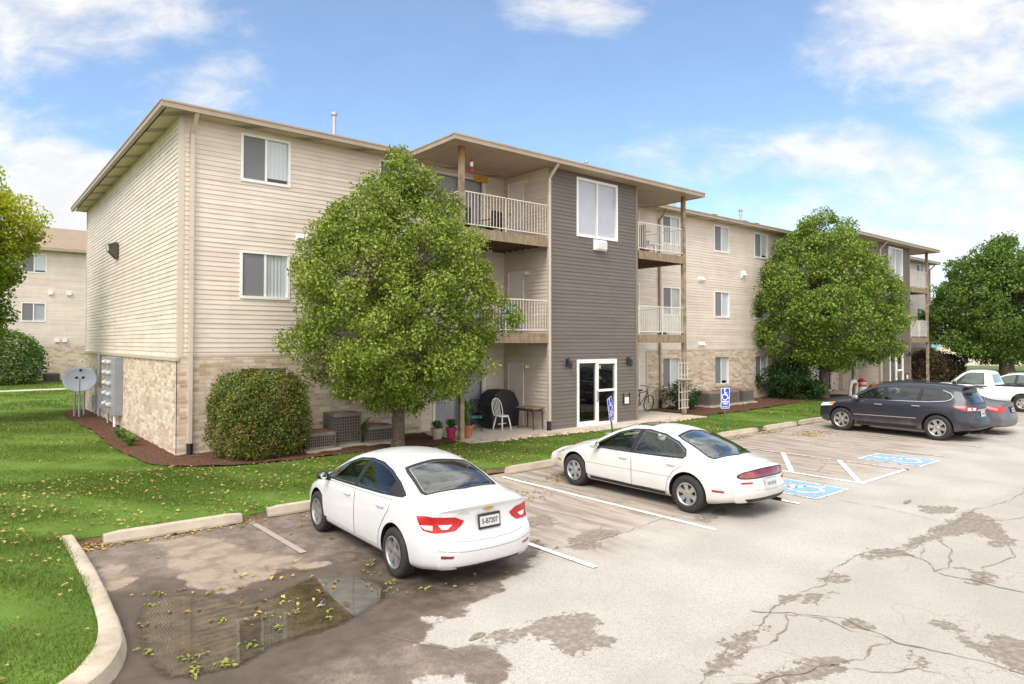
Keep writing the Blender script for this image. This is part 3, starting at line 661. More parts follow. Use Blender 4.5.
for a in ((-2.46,-.48,-6.32,'pale concrete wheel stop at the head of the empty puddled bay beside the kerb',-.02), (-.02,1.9,-6.28,'concrete wheel stop in front of the white sedan with red tail lights',.0), (5.5,7.5,-6.0,'concrete wheel stop at the nose of the older white sedan with the sunroof',.03),
          (8.4,10.3,-5.9,'concrete wheel stop below the leaning blue parking sign',0), (12.2,14.0,-5.86,'concrete wheel stop at the end of the hatched aisle'), (14.2,16.35,-5.86,'concrete wheel stop right in front of the upright blue parking sign',0), (16.95,19.0,-5.84,'concrete wheel stop in the empty bay between the upright sign and the dark suv',.0), (19.4,21.3,-5.82,'concrete wheel stop under the front bumper of the dark suv',0), (22.0,23.8,-5.85,'concrete wheel stop ahead of the grey sedan hidden by the suv',0)):
    wheel_stop(*a)
# ------------------------------------------------------------------ apartment buildings
def frame(ox, oy, ax, nrm):
    """wall frame: a along the wall, n outwards, z up"""
    return lambda a, n, z: (ox + ax[0]*a + nrm[0]*n, oy + ax[1]*a + nrm[1]*n, z)
def cells(L_, z0, z1, ops):
    return [o for o in ops if o[1] > 0 and o[0] < L_ and o[3] > z0 and o[2] < z1]
def siding(mb, fr, a_lo, a_hi, z0, z1, ops=(), lap=.1215, out=.0155, mi=0):
    k = int(math.ceil((z1-z0)/lap - 1e-6))
    for i in range(k):
        c0, c1 = z0+i*lap, min(z0+(i+1)*lap, z1)
        cuts = sorted({c0, c1} | {z for o in ops for z in (o[2], o[3]) if c0 < z < c1})
        off = lambda z: out*(1-(z-c0)/lap) + .002
        for za, zb in zip(cuts[:-1], cuts[1:]):
            zm = (za+zb)/2; segs = [(a_lo, a_hi)]
            for o in ops:
                if o[2] < zm < o[3]:
                    ns = []
                    for s0, s1 in segs:
                        if o[1] <= s0 or o[0] >= s1: ns.append((s0, s1)); continue
                        if o[0] > s0: ns.append((s0, o[0]))
                        if o[1] < s1: ns.append((o[1], s1))
                    segs = ns
            r_ = random.Random(int(c0*1000)+int(a_lo*10)); jn = []; q = a_lo - r_.uniform(0, 3.6)          # butt joints of the boards
            while q < a_hi: jn.append(q); q += 3.66
            jn.append(a_hi+1); parts = []
            for s0, s1 in segs:
                for k_ in range(len(jn)-1):
                    p0, p1 = max(s0, jn[k_]), min(s1, jn[k_+1])
                    if p1-p0 > .001: parts.append((p0, p1, .0022*(k_ % 2)))
            for s0, s1, e_ in parts:
                off = lambda z: out*(1-(z-c0)/lap) + .002 + e_
                mb.quad(fr(s0,off(za),za), fr(s1,off(za),za), fr(s1,off(zb),zb), fr(s0,off(zb),zb), mi)
                if za == c0: mb.quad(fr(s0,.001,za), fr(s1,.001,za), fr(s1,off(za),za), fr(s0,off(za),za), mi)
def flat_wall(mb, fr, a_lo, a_hi, z0, z1, ops=(), n=0, mi=0):
    za = sorted({z0, z1} | {z for o in ops for z in (o[2], o[3]) if z0 < z < z1})
    for c0, c1 in zip(za[:-1], za[1:]):
        zm = (c0+c1)/2; cut = sorted((max(o[0],a_lo), min(o[1],a_hi)) for o in ops if o[2] < zm < o[3] and o[1] > a_lo and o[0] < a_hi); s = a_lo
        for o0, o1 in cut:
            if o0 > s: mb.quad(fr(s,n,c0), fr(o0,n,c0), fr(o0,n,c1), fr(s,n,c1), mi)
            s = max(s, o1)
        if s < a_hi: mb.quad(fr(s,n,c0), fr(a_hi,n,c0), fr(a_hi,n,c1), fr(s,n,c1), mi)
def window(fr, a0, a1, z0, z1, par, n0=0., name='window', screen_left=True, blind='blind', screen=True, trim=.05, screen_mat=None, blind2=None, depth=.06):
    mb = MB(); t = trim; o_ = n0+.035
    mb.fbox(fr, a0-t, a0+.02, n0-.1, o_, z0-t, z1+t); mb.fbox(fr, a1-.02, a1+t, n0-.1, o_, z0-t, z1+t)
    mb.fbox(fr, a0+.02, a1-.02, n0-.1, o_-.002, z1-.02, z1+t); mb.fbox(fr, a0+.02, a1-.02, n0-.1, o_+.012, z0-t, z0+.03)
    am = (a0+a1)/2; mb.fbox(fr, am-.03, am+.03, n0-.07, n0+.01, z0+.03, z1-.02)
    w_ = mb.build(name, M['white'], par)
    for s0, s1, nn in ((a0+.02, am-.028, n0-.02), (am+.028, a1-.02, n0-.045)):
        MB().quad(fr(s0,nn,z0+.03), fr(s1,nn,z0+.03), fr(s1,nn,z1-.02), fr(s0,nn,z1-.02)).build('glass_pane', M['glass'], w_, fix=False)
    if screen:
        s0, s1 = (a0+.035, am-.035) if screen_left else (am+.035, a1-.035)
        q = MB(); q.fbox(fr, s0, s1, n0-.010, n0-.006, z0+.04, z1-.03); q.build('insect_screen', screen_mat or M['screen_thin'], w_)
    rw = random.Random(int(a0*131+z0*17))
    for q0, q1, mt_, full in ((a0-.03, am, blind, 1.0), (am, a1+.03, blind2 or blind, rw.choice((1,1,1,1,1,.86)) if name == 'window' and screen else 1.0)):
        zl = z1+.03 - (z1-z0+.06)*full; rip = 1 if blind == 'pale_blind' else 14 if full == 1 else 2; mb = MB()
        for i in range(rip):                                          # gently folded slats
            u0, u1 = q0+(q1-q0)*i/rip, q0+(q1-q0)*(i+1)/rip; k0, k1 = (i%2)*.012, ((i+1)%2)*.012
            mb.quad(fr(u0,n0-depth+k0,zl), fr(u1,n0-depth+k1,zl), fr(u1,n0-depth+k1,z1+.03), fr(u0,n0-depth+k0,z1+.03))
        mb.build('blind', M[mt_ if full < 1 or rw.random() < .75 or blind != 'blind' else 'blind_cream'], w_, fix=False)
        if full < 1: MB().quad(fr(q0,n0-depth-.25,z0-.03), fr(q1,n0-depth-.25,z0-.03), fr(q1,n0-depth-.25,zl+.1), fr(q0,n0-depth-.25,zl+.1)).build('room', M['room'], w_, fix=False)
    return w_
def screen_m():
    m, nt, b, N, L = nodes('insect_screen_mesh'); b.inputs['Base Color'].default_value = (.24,.235,.255,1); inp(b, rough=.8, alpha=.72); return m
M['screen_thin'] = screen_m()
def sliding_door(fr, a0, a1, z0, z1, par):
    mb = MB(); t = .06; am = (a0+a1)/2
    mb.fbox(fr, a0-t, a0, -.1, .04, z0, z1+t); mb.fbox(fr, a1, a1+t, -.1, .04, z0, z1+t); mb.fbox(fr, a0, a1, -.1, .038, z1, z1+t)
    mb.fbox(fr, a0, a1, -.1, .03, z0, z0+.05); mb.fbox(fr, am-.04, am+.04, -.06, .015, z0+.05, z1)
    for s in (a0, a1-.05): mb.fbox(fr, s, s+.05, -.06, .01, z0+.05, z1)
    w_ = mb.build('sliding_door', M['white'], par)
    for s0, s1 in ((a0+.05, am-.04), (am+.04, a1-.05)): MB().quad(fr(s0,-.03,z0+.05), fr(s1,-.03,z0+.05), fr(s1,-.03,z1), fr(s0,-.03,z1)).build('glass_pane', M['glass'], w_, fix=False)
    MB().quad(fr(a0,-.16,z0), fr(a1,-.16,z0), fr(a1,-.16,z1), fr(a0,-.16,z1)).build('blind', M['blind_grey'], w_, fix=False)
    MB().fbox(fr, am+.05, am+.08, .0, .05, z0+.95, z0+1.2).build('handle', M['black_metal'], w_)
def panel_door(fr, a0, a1, z0, z1, par):
    mb = MB(); t = .05
    mb.fbox(fr, a0-t, a0, -.02, .035, z0, z1+t); mb.fbox(fr, a1, a1+t, -.02, .035, z0, z1+t); mb.fbox(fr, a0, a1, -.02, .034, z1, z1+t)
    mb.fbox(fr, a0, a1, -.04, .012, z0, z1)
    d = mb.build('door', M['door'], par); k = MB(); p = fr(a0+.07, .05, z0+1.0); k.ball(p, .035, 6); q = fr(a0+.07, .01, z0+1.0); k.tube([q, p], .014, 8); k.build('door_knob', M['black_metal'], d, smooth=True)
def wall_lantern(fr, a, z, par):
    mb = MB(); mb.fbox(fr, a-.055, a+.055, .02, .045, z-.13, z+.13)
    mb.tube([fr(a,.04,z+.05), fr(a,.10,z+.16), fr(a,.16,z+.15), fr(a,.165,z+.09)], .012, 6)
    c = fr(a,.165,z-.04); mb.tube([(c[0],c[1],z+.09),(c[0],c[1],z+.03)], [.02,.09], 6); mb.tube([(c[0],c[1],z-.15),(c[0],c[1],z-.19)], [.055,.02], 6)
    for i in range(6):
        an = PI*2*i/6; mb.tube([(c[0]+.08*math.cos(an), c[1]+.08*math.sin(an), z+.03), (c[0]+.052*math.cos(an), c[1]+.052*math.sin(an), z-.15)], .006, 4)
    l_ = mb.build('wall_lantern', M['black_metal'], par)
    MB().tube([(c[0],c[1],z+.03),(c[0],c[1],z-.15)], [.075,.048], 6).build('lantern_glass', M['door_glass'], l_)
def small_lamp(fr, a, z, par):
    mb = MB(); mb.fbox(fr, a-.05, a+.05, .02, .05, z-.05, z+.05); c = fr(a, .11, z-.02); mb.tube([fr(a,.04,z), fr(a,.11,z+.03)], .02, 6)
    mb.lathe([(.0,.07),(.05,.06),(.065,0),(.055,-.05),(0,-.06)], c, n=10); mb.build('porch_lamp', simple('jelly_jar_lamp', (.72,.60,.38), .35) if 'jar' not in M else M['jar'], par, smooth=True)
M['jar'] = simple('porch_lamp_glass', (.72,.58,.34), .3, .1, 20)
def downspout(x, y, ztop, par, mat=None, gx=0, gy=-.40, boot=True):
    """square pipe on the wall at (x,y) with a gooseneck to the gutter at offset (gx,gy)"""
    mb = MB(); w = .045
    mb.box(x-w, x+w, y-w, y+w, ZG+.25, ztop-.55)
    def skew(p, q):
        vs = []
        for (cx_, cy_, cz_) in (p, q): vs += [(cx_-w,cy_-w,cz_),(cx_+w,cy_-w,cz_),(cx_+w,cy_+w,cz_),(cx_-w,cy_+w,cz_)]
        mb.add(vs, [(3,2,1,0),(4,5,6,7)]+[(i,(i+1)%4,(i+1)%4+4,i+4) for i in range(4)])
    skew((x,y,ztop-.56), (x+gx,y+gy,ztop-.16)); skew((x+gx,y+gy,ztop-.165), (x+gx,y+gy,ztop+.0))
    for z in (2.75, 5.6): mb.box(x-w-.012, x+w+.012, y-w-.006, y+w+.03, z, z+.03)
    d = mb.build('downspout', mat or M['trim'], par)
    if boot: MB().tube([(x,y,ZG-.02),(x,y,ZG+.3)], .075, 12).build('drain_boot', M['black'], d, smooth=True)
def railing(pts, z0, z1, par, mat, gap=.115, name='railing'):
    mb = MB(); pts = [Vector(p) for p in pts]
    for a, b in zip(pts[:-1], pts[1:]):
        d = b-a; n = max(1, int(d.length/gap)); ux = abs(d.x) > abs(d.y)
        def bar(z, h, w):
            mb.box(min(a.x,b.x)-(0 if ux else w), max(a.x,b.x)+(0 if ux else w), min(a.y,b.y)-(w if ux else 0), max(a.y,b.y)+(w if ux else 0), z, z+h)
        bar(z1-.03, .03, .016); bar(z0, .025, .014)
        for i in range(n+1):
            p = a + d*(i/n); r = .016 if i in (0, n, n//2) else .0075
            mb.box(p.x-r, p.x+r, p.y-r, p.y+r, z0-(.08 if r > .01 else -.02), z1-.028 + (.03 if r > .01 else 0))
    return mb.build(name, mat, par, fix=False)

ZS = 8.60; ZE = 8.74       # soffit and gutter-top heights
FLOORS = (ZG, 3.27, 6.30)
WIN_Z = ((1.03,2.30),(4.18,5.35),(7.25,8.43))
BLDG_L, BLDG_D = 49.9, 15.6
soffit_m, nt, b, Nn, Ll = nodes('vented_soffit'); g_ = Nn.new('ShaderNodeNewGeometry'); sx_ = Nn.new('ShaderNodeSeparateXYZ'); Ll.new(g_.outputs['Position'], sx_.inputs[0])
t_ = math_node(Nn, Ll, 'FRACT', math_node(Nn, Ll, 'MULTIPLY', math_node(Nn, Ll, 'ADD', sx_.outputs[0], sx_.outputs[1]), .62))
rb_ = math_node(Nn, Ll, 'ABSOLUTE', math_node(Nn, Ll, 'SINE', math_node(Nn, Ll, 'MULTIPLY', math_node(Nn, Ll, 'ADD', sx_.outputs[0], sx_.outputs[1]), 31)))
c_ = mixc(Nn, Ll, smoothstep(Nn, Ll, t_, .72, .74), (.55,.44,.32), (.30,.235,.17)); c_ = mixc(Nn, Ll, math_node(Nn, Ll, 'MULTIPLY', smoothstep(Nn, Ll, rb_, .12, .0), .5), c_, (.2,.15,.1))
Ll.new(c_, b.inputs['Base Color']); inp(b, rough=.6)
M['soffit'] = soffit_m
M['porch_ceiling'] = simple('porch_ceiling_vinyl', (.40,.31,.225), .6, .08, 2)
sh_, nt, b, Nn, Ll = nodes('tan_shingles'); g_ = Nn.new('ShaderNodeNewGeometry'); inp(b, rough=.95)
bt_ = Nn.new('ShaderNodeTexBrick'); bt_.inputs['Scale'].default_value = 1; bt_.inputs['Brick Width'].default_value = .3; bt_.inputs['Row Height'].default_value = .14; bt_.inputs['Mortar Size'].default_value = .008
bt_.inputs['Color1'].default_value = (.22,.165,.11,1); bt_.inputs['Color2'].default_value = (.31,.24,.165,1); bt_.inputs['Mortar'].default_value = (.18,.12,.08,1); Ll.new(g_.outputs['Position'], bt_.inputs['Vector'])
nz_ = noise(Nn, Ll, g_.outputs['Position'], 30, 4); Ll.new(mixc(Nn, Ll, math_node(Nn, Ll, 'MULTIPLY', nz_, .4), bt_.outputs['Color'], (.28,.215,.15)), b.inputs['Base Color'])
M['shingle'] = sh_

def hip_roof(mb, x0, x1, y0, y1, z, s, y_in=None):
    if y_in is None:
        h = min(x1-x0, y1-y0)/2; k = z+h*s
        if (x1-x0) >= (y1-y0): r0, r1 = (x0+h,(y0+y1)/2,k), (x1-h,(y0+y1)/2,k); fs = [(0,1,5,4),(1,2,5),(2,3,4,5),(3,0,4)]
        else: r0, r1 = ((x0+x1)/2,y0+h,k), ((x0+x1)/2,y1-h,k); fs = [(0,1,4),(1,2,5,4),(2,3,5),(3,0,4,5)]
        mb.add([(x0,y0,z),(x1,y0,z),(x1,y1,z),(x0,y1,z),r0,r1], fs)
    else:
        h = (x1-x0)/2; p = ((x0+x1)/2, y0+h, z+h*s); q = ((x0+x1)/2, y_in, z+h*s)
        mb.add([(x0,y0,z),(x1,y0,z),(x1,y_in,z),(x0,y_in,z),p,q], [(0,1,4),(1,2,5,4),(3,0,4,5)])

def apartment(root, far=False):
    FR = frame(0, 0, (1,0), (0,-1)); SD = frame(0, BLDG_D, (0,-1), (-1,0))    # side wall: a runs from the back to the front corner
    BK = frame(BLDG_L, BLDG_D, (-1,0), (0,1)); RS = frame(BLDG_L, 0, (0,1), (1,0))
    cols = [(1.49,2.72),(5.5,6.7),(19.0,20.18),(22.85,24.03),(26.33,27.55),(29.75,30.93),(44.1,45.28),(47.4,48.58)]
    bumps = (0, 25.11)
    ops = [(a, b, z0, z1) for a, b in cols for z0, z1 in WIN_Z]
    doors = [(7.44+d, 9.40+d, f+.02, f+2.10) for d in bumps for f in FLOORS] + [(15.5+d, 17.40+d, f+.02, f+2.10) for d in bumps for f in FLOORS]
    allops = ops + doors
    ZB = 2.62
    mb = MB(); siding(mb, FR, 0, BLDG_L, ZB+.005, ZS+.02, allops)
    mb.build('siding_wall', M['siding'], root, fix=False)
    for d in bumps:
        for xa, xb in ((6.93+d, 10.27+d), (14.57+d, 17.9+d)):
            mb = MB(); siding(mb, FR, xa, xb, ZG, ZB, allops); mb.build('siding_wall', M['siding'], root, fix=False)
    mb = MB(); siding(mb, SD, 0, BLDG_D, ZB+.005, ZS+.02); mb.build('siding_wall', M['siding'], root, fix=False)
    mb = MB(); flat_wall(mb, BK, 0, BLDG_L, 0, ZS+.02); flat_wall(mb, RS, 0, BLDG_D, 0, ZS+.02); mb.build('rear_wall', M['siding'], root, fix=False)
    # brick base
    for a, b in ((-.03,6.90),(17.93,32.02),(43.04,BLDG_L)): 
        mb = MB(); flat_wall(mb, FR, a, b, 0, ZB-.005, ops, .03)
        mb.quad(FR(b,.03,0), FR(b,0,0), FR(b,0,ZB), FR(b,.03,ZB)); mb.quad(FR(a,.0,0), FR(a,.03,0), FR(a,.03,ZB), FR(a,0,ZB))
        for a_, b_, z0, z1 in ops:
          if z0 < 2 and a < a_ < b: 
            for q in ((a_,a_),(b_,b_)): mb.quad(FR(q[0],.03,z0), FR(q[0],-.16,z0), FR(q[0],-.16,z1), FR(q[0],.03,z1))
            mb.quad(FR(a_,.03,z1), FR(b_,.03,z1), FR(b_,-.16,z1), FR(a_,-.16,z1))
        mb.build('brick_base', M['brick'], root, fix=False)
    mb = MB(); flat_wall(mb, SD, 0, BLDG_D+.03, 0, ZB-.09, (), .05); mb.quad(SD(0,.05,0), SD(0,0,0), SD(0,0,ZB), SD(0,.05,ZB)) 
    bb = mb.build('brick_base', M['brick'], root, fix=False)
    mb = MB()
    mb.fbox(SD, 0, BLDG_D+.06, -.01, .10, ZB-.09, ZB+.002); mb.build('brick_ledge', M['ledge'], root, bevel=.008)
    for a, b, z0, z1 in ops:
        if z0 < 2: MB().fbox(FR, a-.08, b+.08, -.05, .085, z0-.12, z0-.052).build('window_sill', M['ledge'], root)
    # corner trim, band boards
    tr = lambda *a: MB().fbox(*a).build('corner_trim', M['trim'], root)
    tr(FR, -.03, .09, .0, .032, ZB+.003, ZS); tr(SD, BLDG_D-.09, BLDG_D-.001, .0, .031, ZB+.003, ZS); tr(SD, 0, .1, .0, .032, ZB+.003, ZS)
    tr(FR, .09, 6.93, .001, .03, ZB+.003, ZB+.07); tr(FR, 17.98, 31.98, .001, .03, ZB+.003, ZB+.07)
    for d in bumps: tr(FR, 6.87+d, 6.95+d, .001, .036, ZG, ZB-.006); tr(FR, 17.86+d, 17.98+d, .001, .045, ZG, ZB-.006)
    # windows
    for (a, b, z0, z1) in ops:
        if 30 < a < 33 and z0 > 2 and False: continue
        window(FR, a+.0, b, z0, z1, root, n0=-.055 if z0 < 2 else 0, trim=.045 if z0 > 2 else .0, blind='blind', blind2='blind' )
    for (a, b, z0, z1) in doors: sliding_door(FR, a, b, z0, z1, root)
    # exhaust vents on the siding
    for (a, z, big) in ((3.16,5.88,0),(21.78,5.86,0),(21.75,2.9,0),(25.27,6.3,1),(3.2,2.9,0),(28.6,5.86,0)):
        mb = MB(); s_ = .19 if big else .11
        for o_ in (-s_*1.15, s_*1.15) if not big else (0,):
            mb.fbox(FR, a+o_-s_, a+o_+s_, .0, .05, z-s_, z+s_); mb.add([FR(a+o_-s_*.8,.05,z+s_*.8), FR(a+o_+s_*.8,.05,z+s_*.8), FR(a+o_+s_*.8,.16,z-s_*.3), FR(a+o_-s_*.8,.16,z-s_*.3), FR(a+o_-s_*.8,.05,z-s_*.6), FR(a+o_+s_*.8,.05,z-s_*.6)], [(0,3,2,1),(3,4,5,2),(0,4,3),(1,2,5)])
        mb.build('exhaust_vent', M['white'], root)
    # side-wall floodlight, meter bank and conduit
    mb = MB(); mb.fbox(SD, BLDG_D-8.55, BLDG_D-8.1, .02, .06, 5.86, 6.34)
    mb.add([SD(BLDG_D-8.6,.06,6.4), SD(BLDG_D-8.05,.06,6.4), SD(BLDG_D-8.05,.34,6.3), SD(BLDG_D-8.6,.34,6.3), SD(BLDG_D-8.55,.06,5.84), SD(BLDG_D-8.1,.06,5.84), SD(BLDG_D-8.1,.30,6.1), SD(BLDG_D-8.55,.30,6.1)], [(0,1,2,3),(4,7,6,5),(0,4,5,1),(0,3,7,4),(1,5,6,2)])
    fl = mb.build('floodlight', simple('bronze_lamp', (.07,.055,.045), .4), root)
    MB().quad(SD(BLDG_D-8.58,.335,6.29), SD(BLDG_D-8.07,.335,6.29), SD(BLDG_D-8.12,.285,6.09), SD(BLDG_D-8.53,.285,6.09)).build('lamp_lens', simple('lamp_lens', (.6,.6,.58), .2), fl)
    A0 = BLDG_D-8.9; A1 = BLDG_D-6.85
    mt_ = MB().fbox(SD, A0, A1, .05, .30, .62, 2.50).build('meter_bank', M['grey_metal'], root, bevel=.01)
    for i in range(5):
        for j in range(2):
            a = A0 + .45 + j*.85; z = .92 + i*.35; c = SD(a, .30, z)
            q = MB(); q.lathe([(.0,0),(.10,0),(.10,-.04),(.08,-.045),(.075,-.10),(.055,-.12),(0,-.125)], c, 'x', 16); q.build('electric_meter', simple('meter_glass', (.78,.74,.66), .2) if 'mg' not in M else M['mg'], mt_, smooth=True)
    for k, (a, z0, z1, r) in enumerate(((A0+1.6,.2,.62,.05),(A0+.3,.2,.62,.04),(BLDG_D-11.2,.2,2.6,.045),(BLDG_D-12.0,.2,2.0,.035))):
        MB().tube([SD(a,.2 if z1 < 1 else .12,z0), SD(a,.2 if z1 < 1 else .12,z1)], r, 10).build('conduit', M['white'] if k == 0 else M['galv'], root, smooth=True)
    for q in ((BLDG_D-10.8, BLDG_D-10.1, .05, .22, .6, 1.3), (BLDG_D-11.9, BLDG_D-11.3, .05, .25, .45, 1.0)): MB().fbox(SD, *q).build('utility_box', M['grey_metal'], root, bevel=.01)
    # main roof, soffit, gutter
    oh = .45; X0, X1, Y0, Y1 = -oh, BLDG_L+oh, -oh, BLDG_D+oh
    mb = MB(); hip_roof(mb, X0-.02, X1+.02, Y0-.02, Y1+.02, ZE, .25)
    for d in bumps: hip_roof(mb, 6.33+d, 17.87+d, -2.77, 0, ZE+.001, .25, 9)
    rf = mb.build('roof', M['shingle'], root, fix=True)
    for (x, y, h, r) in ((4.9,1.9,.85,.06),(22.0,1.6,.5,.06),(28.4,2.0,.75,.07),(12.7,-1.6,.25,.04)):
        z = ZE + .25*(y+oh) if y > 0 else ZE+.25*(y+2.77)
        q = MB(); q.tube([(x,y,z-.1),(x,y,z+h)], r, 12); q.lathe([(r*2.2,0),(r*1.1,.12)], (x,y,z), n=12); q.lathe([(0,.12),(r*1.7,.08),(r*1.7,.0),(r*1.1,-.02)], (x,y,z+h), n=12); q.build('vent_pipe', M['galv'], rf, smooth=True)
    for x in (17.9+2, 23.8, 26.5, 27.6, 19.2):
        z = ZE+.25*(1.2); q = MB(); q.box(x-.2,x+.2,.55,.95,z-.1,z+.12); q.build('roof_vent', M['black'], rf, bevel=.02)
    mb = MB(); mb.box(X0+.05, X1-.05, Y0+.05, Y1-.05, ZS, ZS+.03)
    for d in bumps: pass
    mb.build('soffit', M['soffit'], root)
    def gut(xa, xb, ya, yb, ax):     # profiled K-gutter: a box with a bead on the top edge
        mb = MB(); mb.box(xa, xb, ya, yb, ZS-.015, ZE-.01); e = .018
        mb.box(xa-(e if ax=='y' else 0), xb+(e if ax=='y' else 0), ya-(e if ax=='x' else 0), yb+(e if ax=='x' else 0), ZE-.035, ZE+.008); mb.build('gutter', M['gutter'], root)
    gut(X0-.1, 6.30, Y0-.11, Y0, 'x'); gut(17.90, 31.41, Y0-.11, Y0, 'x'); gut(43.02, X1+.1, Y0-.11, Y0, 'x'); gut(X0-.1, X0, Y0, Y1+.05, 'y'); gut(X1, X1+.1, Y0, Y1, 'y')
    for d in bumps:
        gut(6.24+d, 17.96+d, -2.86, -2.75, 'x'); gut(6.24+d, 6.34+d, -2.749, -.46, 'y'); gut(17.86+d, 17.96+d, -2.749, -.46, 'y')
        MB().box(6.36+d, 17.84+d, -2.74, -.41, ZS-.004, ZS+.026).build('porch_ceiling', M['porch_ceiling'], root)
        # entry block clad in taupe siding
        BF = frame(10.29+d, -2.29, (1,0), (0,-1)); W = 4.27
        bo = [(1.27,3.17,6.56,8.41),(1.23,3.13,ZG+.0,2.40)]
        mb = MB(); siding(mb, BF, 0, W, ZG, ZS-.006, bo); mb.build('entry_siding', M['siding_dark'], root, fix=False)
        LS = frame(10.29+d, 0, (0,-1), (-1,0)); RS2 = frame(14.56+d, -2.29, (0,1), (1,0))
        lo = [(.27,1.0,f+.05,f+2.06) for f in FLOORS]
        mb = MB(); siding(mb, LS, 0, 2.29, ZG, ZS-.006, lo); mb.build('siding_wall', M['siding'], root, fix=False); mb = MB(); siding(mb, RS2, 0, 2.29, ZG, ZS-.006); mb.build('siding_wall', M['siding'], root, fix=False)
        MB().fbox(BF, -.025, .09, .001, .034, ZG, ZS-.005).build('entry_corner_trim', M['trim_dark'], root); MB().fbox(BF, W-.09, W+.025, .001, .034, ZG, ZS-.005).build('entry_corner_trim', M['trim_dark'], root)
        for (a0, a1, z0, z1) in lo:
            panel_door(LS, a0, a1, z0, z1, root); small_lamp(LS, 1.28, z1-.05, root)
        window(BF, 1.27, 3.17, 6.56, 8.41, root, screen=False, blind='pale_blind', blind2='pale_blind', depth=.08, trim=.06)
        # glazed entry doors
        mb = MB(); a0, a1, am, zt = 1.23, 3.13, 2.18, 2.40
        mb.fbox(BF, a0-.02, a0+.07, -.08, .04, ZG, zt+.02); mb.fbox(BF, a1-.07, a1+.02, -.08, .04, ZG, zt+.02); mb.fbox(BF, a0+.07, a1-.07, -.08, .038, zt-.10, zt+.019)
        mb.fbox(BF, am-.075, am+.055, -.07, .035, ZG, zt-.1); mb.fbox(BF, a0+.07, am-.075, -.06, .03, ZG, ZG+.16); mb.fbox(BF, am+.055, a1-.07, -.06, .03, ZG, ZG+.10); mb.fbox(BF, am+.055, a1-.07, -.06, .03, ZG+1.12, ZG+1.20); mb.fbox(BF, am+.055, a1-.07,-.06,.03,zt-.14,zt-.1)
        ed = mb.build('entry_door', M['white'], root)
        for s0, s1, c0, c1 in ((a0+.07,am-.075,ZG+.16,zt-.1),(am+.055,a1-.07,ZG+.1,ZG+1.12),(am+.055,a1-.07,ZG+1.2,zt-.14)): MB().quad(BF(s0,-.02,c0), BF(s1,-.02,c0), BF(s1,-.02,c1), BF(s0,-.02,c1)).build('glass_pane', M['door_glass'], ed, fix=False)
        MB().tube([BF(am-.04,.03,1.0), BF(am-.04,.09,1.02), BF(am-.04,.09,1.32), BF(am-.04,.03,1.34)], .014, 8).build('handle', M['black_metal'], ed, smooth=True)
        lb = MB(); F_ = BF
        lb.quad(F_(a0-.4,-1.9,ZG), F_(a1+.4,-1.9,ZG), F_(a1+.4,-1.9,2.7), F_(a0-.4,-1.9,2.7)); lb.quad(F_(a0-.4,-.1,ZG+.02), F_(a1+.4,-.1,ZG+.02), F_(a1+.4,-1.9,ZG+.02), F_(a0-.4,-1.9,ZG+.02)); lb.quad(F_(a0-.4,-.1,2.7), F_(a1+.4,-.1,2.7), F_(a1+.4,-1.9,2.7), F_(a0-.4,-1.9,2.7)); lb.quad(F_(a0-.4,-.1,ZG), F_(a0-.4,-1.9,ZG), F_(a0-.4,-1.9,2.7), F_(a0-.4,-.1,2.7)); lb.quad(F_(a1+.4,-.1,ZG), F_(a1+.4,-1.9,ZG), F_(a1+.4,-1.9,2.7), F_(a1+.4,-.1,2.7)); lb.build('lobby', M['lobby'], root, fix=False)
        ex = MB().fbox(BF, 2.45, 2.68, -.32, -.28, 2.08, 2.19).build('exit_light', M['exit'], ed)
        wall_lantern(BF, .76, 2.33, root); wall_lantern(BF, 3.74, 2.33, root)
        mb = MB(); mb.fbox(BF, 3.48, 3.82, .02, .05, .82, 1.05); mb.fbox(BF, 3.48, 3.50, .02, .06, 1.05, 1.2); mb.fbox(BF, 3.80, 3.82, .02, .06, 1.05, 1.2); nb = mb.build('notice_holder', M['black_metal'], root)
        MB().fbox(BF, 3.54, 3.76, .051, .056, .84, 1.06).build('notice', M['door'], nb)
        mb = MB(); mb.fbox(BF, 1.98, 2.58, .02, .10, 6.10, 6.46); mb.fbox(BF, 2.06, 2.52, .10, .19, 6.13, 6.40)
        for i in range(5): mb.fbox(BF, 2.08, 2.50, .19, .205, 6.16+i*.045, 6.18+i*.045)
        mb.build('wall_vent_unit', M['white'] if d == 0 else M['black'], root, bevel=.012)
        # balconies
        for (xa, xb, left) in ((6.80+d, 10.27+d, True), (14.60+d, 17.38+d, False)):
            px_ = 6.86+d if left else 17.32+d
            MB().box(px_-.07, px_+.07, -2.37, -2.23, ZG-.05, ZS-.006).build('porch_post', M['post'], root, bevel=.008)
            for f in FLOORS[1:]:
                mb = MB(); mb.box(xa, xb, -2.33, -.03, f-.035, f)                       # boards
                for yy in (-2.33,): mb.box(xa, xb, yy-.045, yy+.0, f-.30, f-.005)
                mb.box(xa if left else xb-.045, xa+.045 if left else xb, -2.329, -.03, f-.30, f-.036)
                dk = mb.build('balcony_deck', M['deck'], root)
                j = MB(); n = 7
                for i in range(n): 
                    yy = -2.1 + 1.95*i/(n-1); j.box(xa+.05, xb-.05, yy-.02, yy+.02, f-.26, f-.037)
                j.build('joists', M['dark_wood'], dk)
                if left: railing([(px_,-.05,0),(px_,-2.31,0),(xb-.05,-2.31,0)], f+.09, f+1.05, dk, M['cream_metal'])
                else: railing([(xa+.05,-2.31,0),(px_,-2.31,0),(px_,-.05,0)], f+.09, f+1.05, dk, M['white_metal'], .10)
    downspout(.26, -.07, ZE, root); downspout(10.21, -2.36, ZE, root, gy=-.42); downspout(18.73, -.07, ZE, root, M['gutter']); downspout(35.32, -2.36, ZE, root, gy=-.42); downspout(49.7, -.07, ZE, root, M['gutter'])
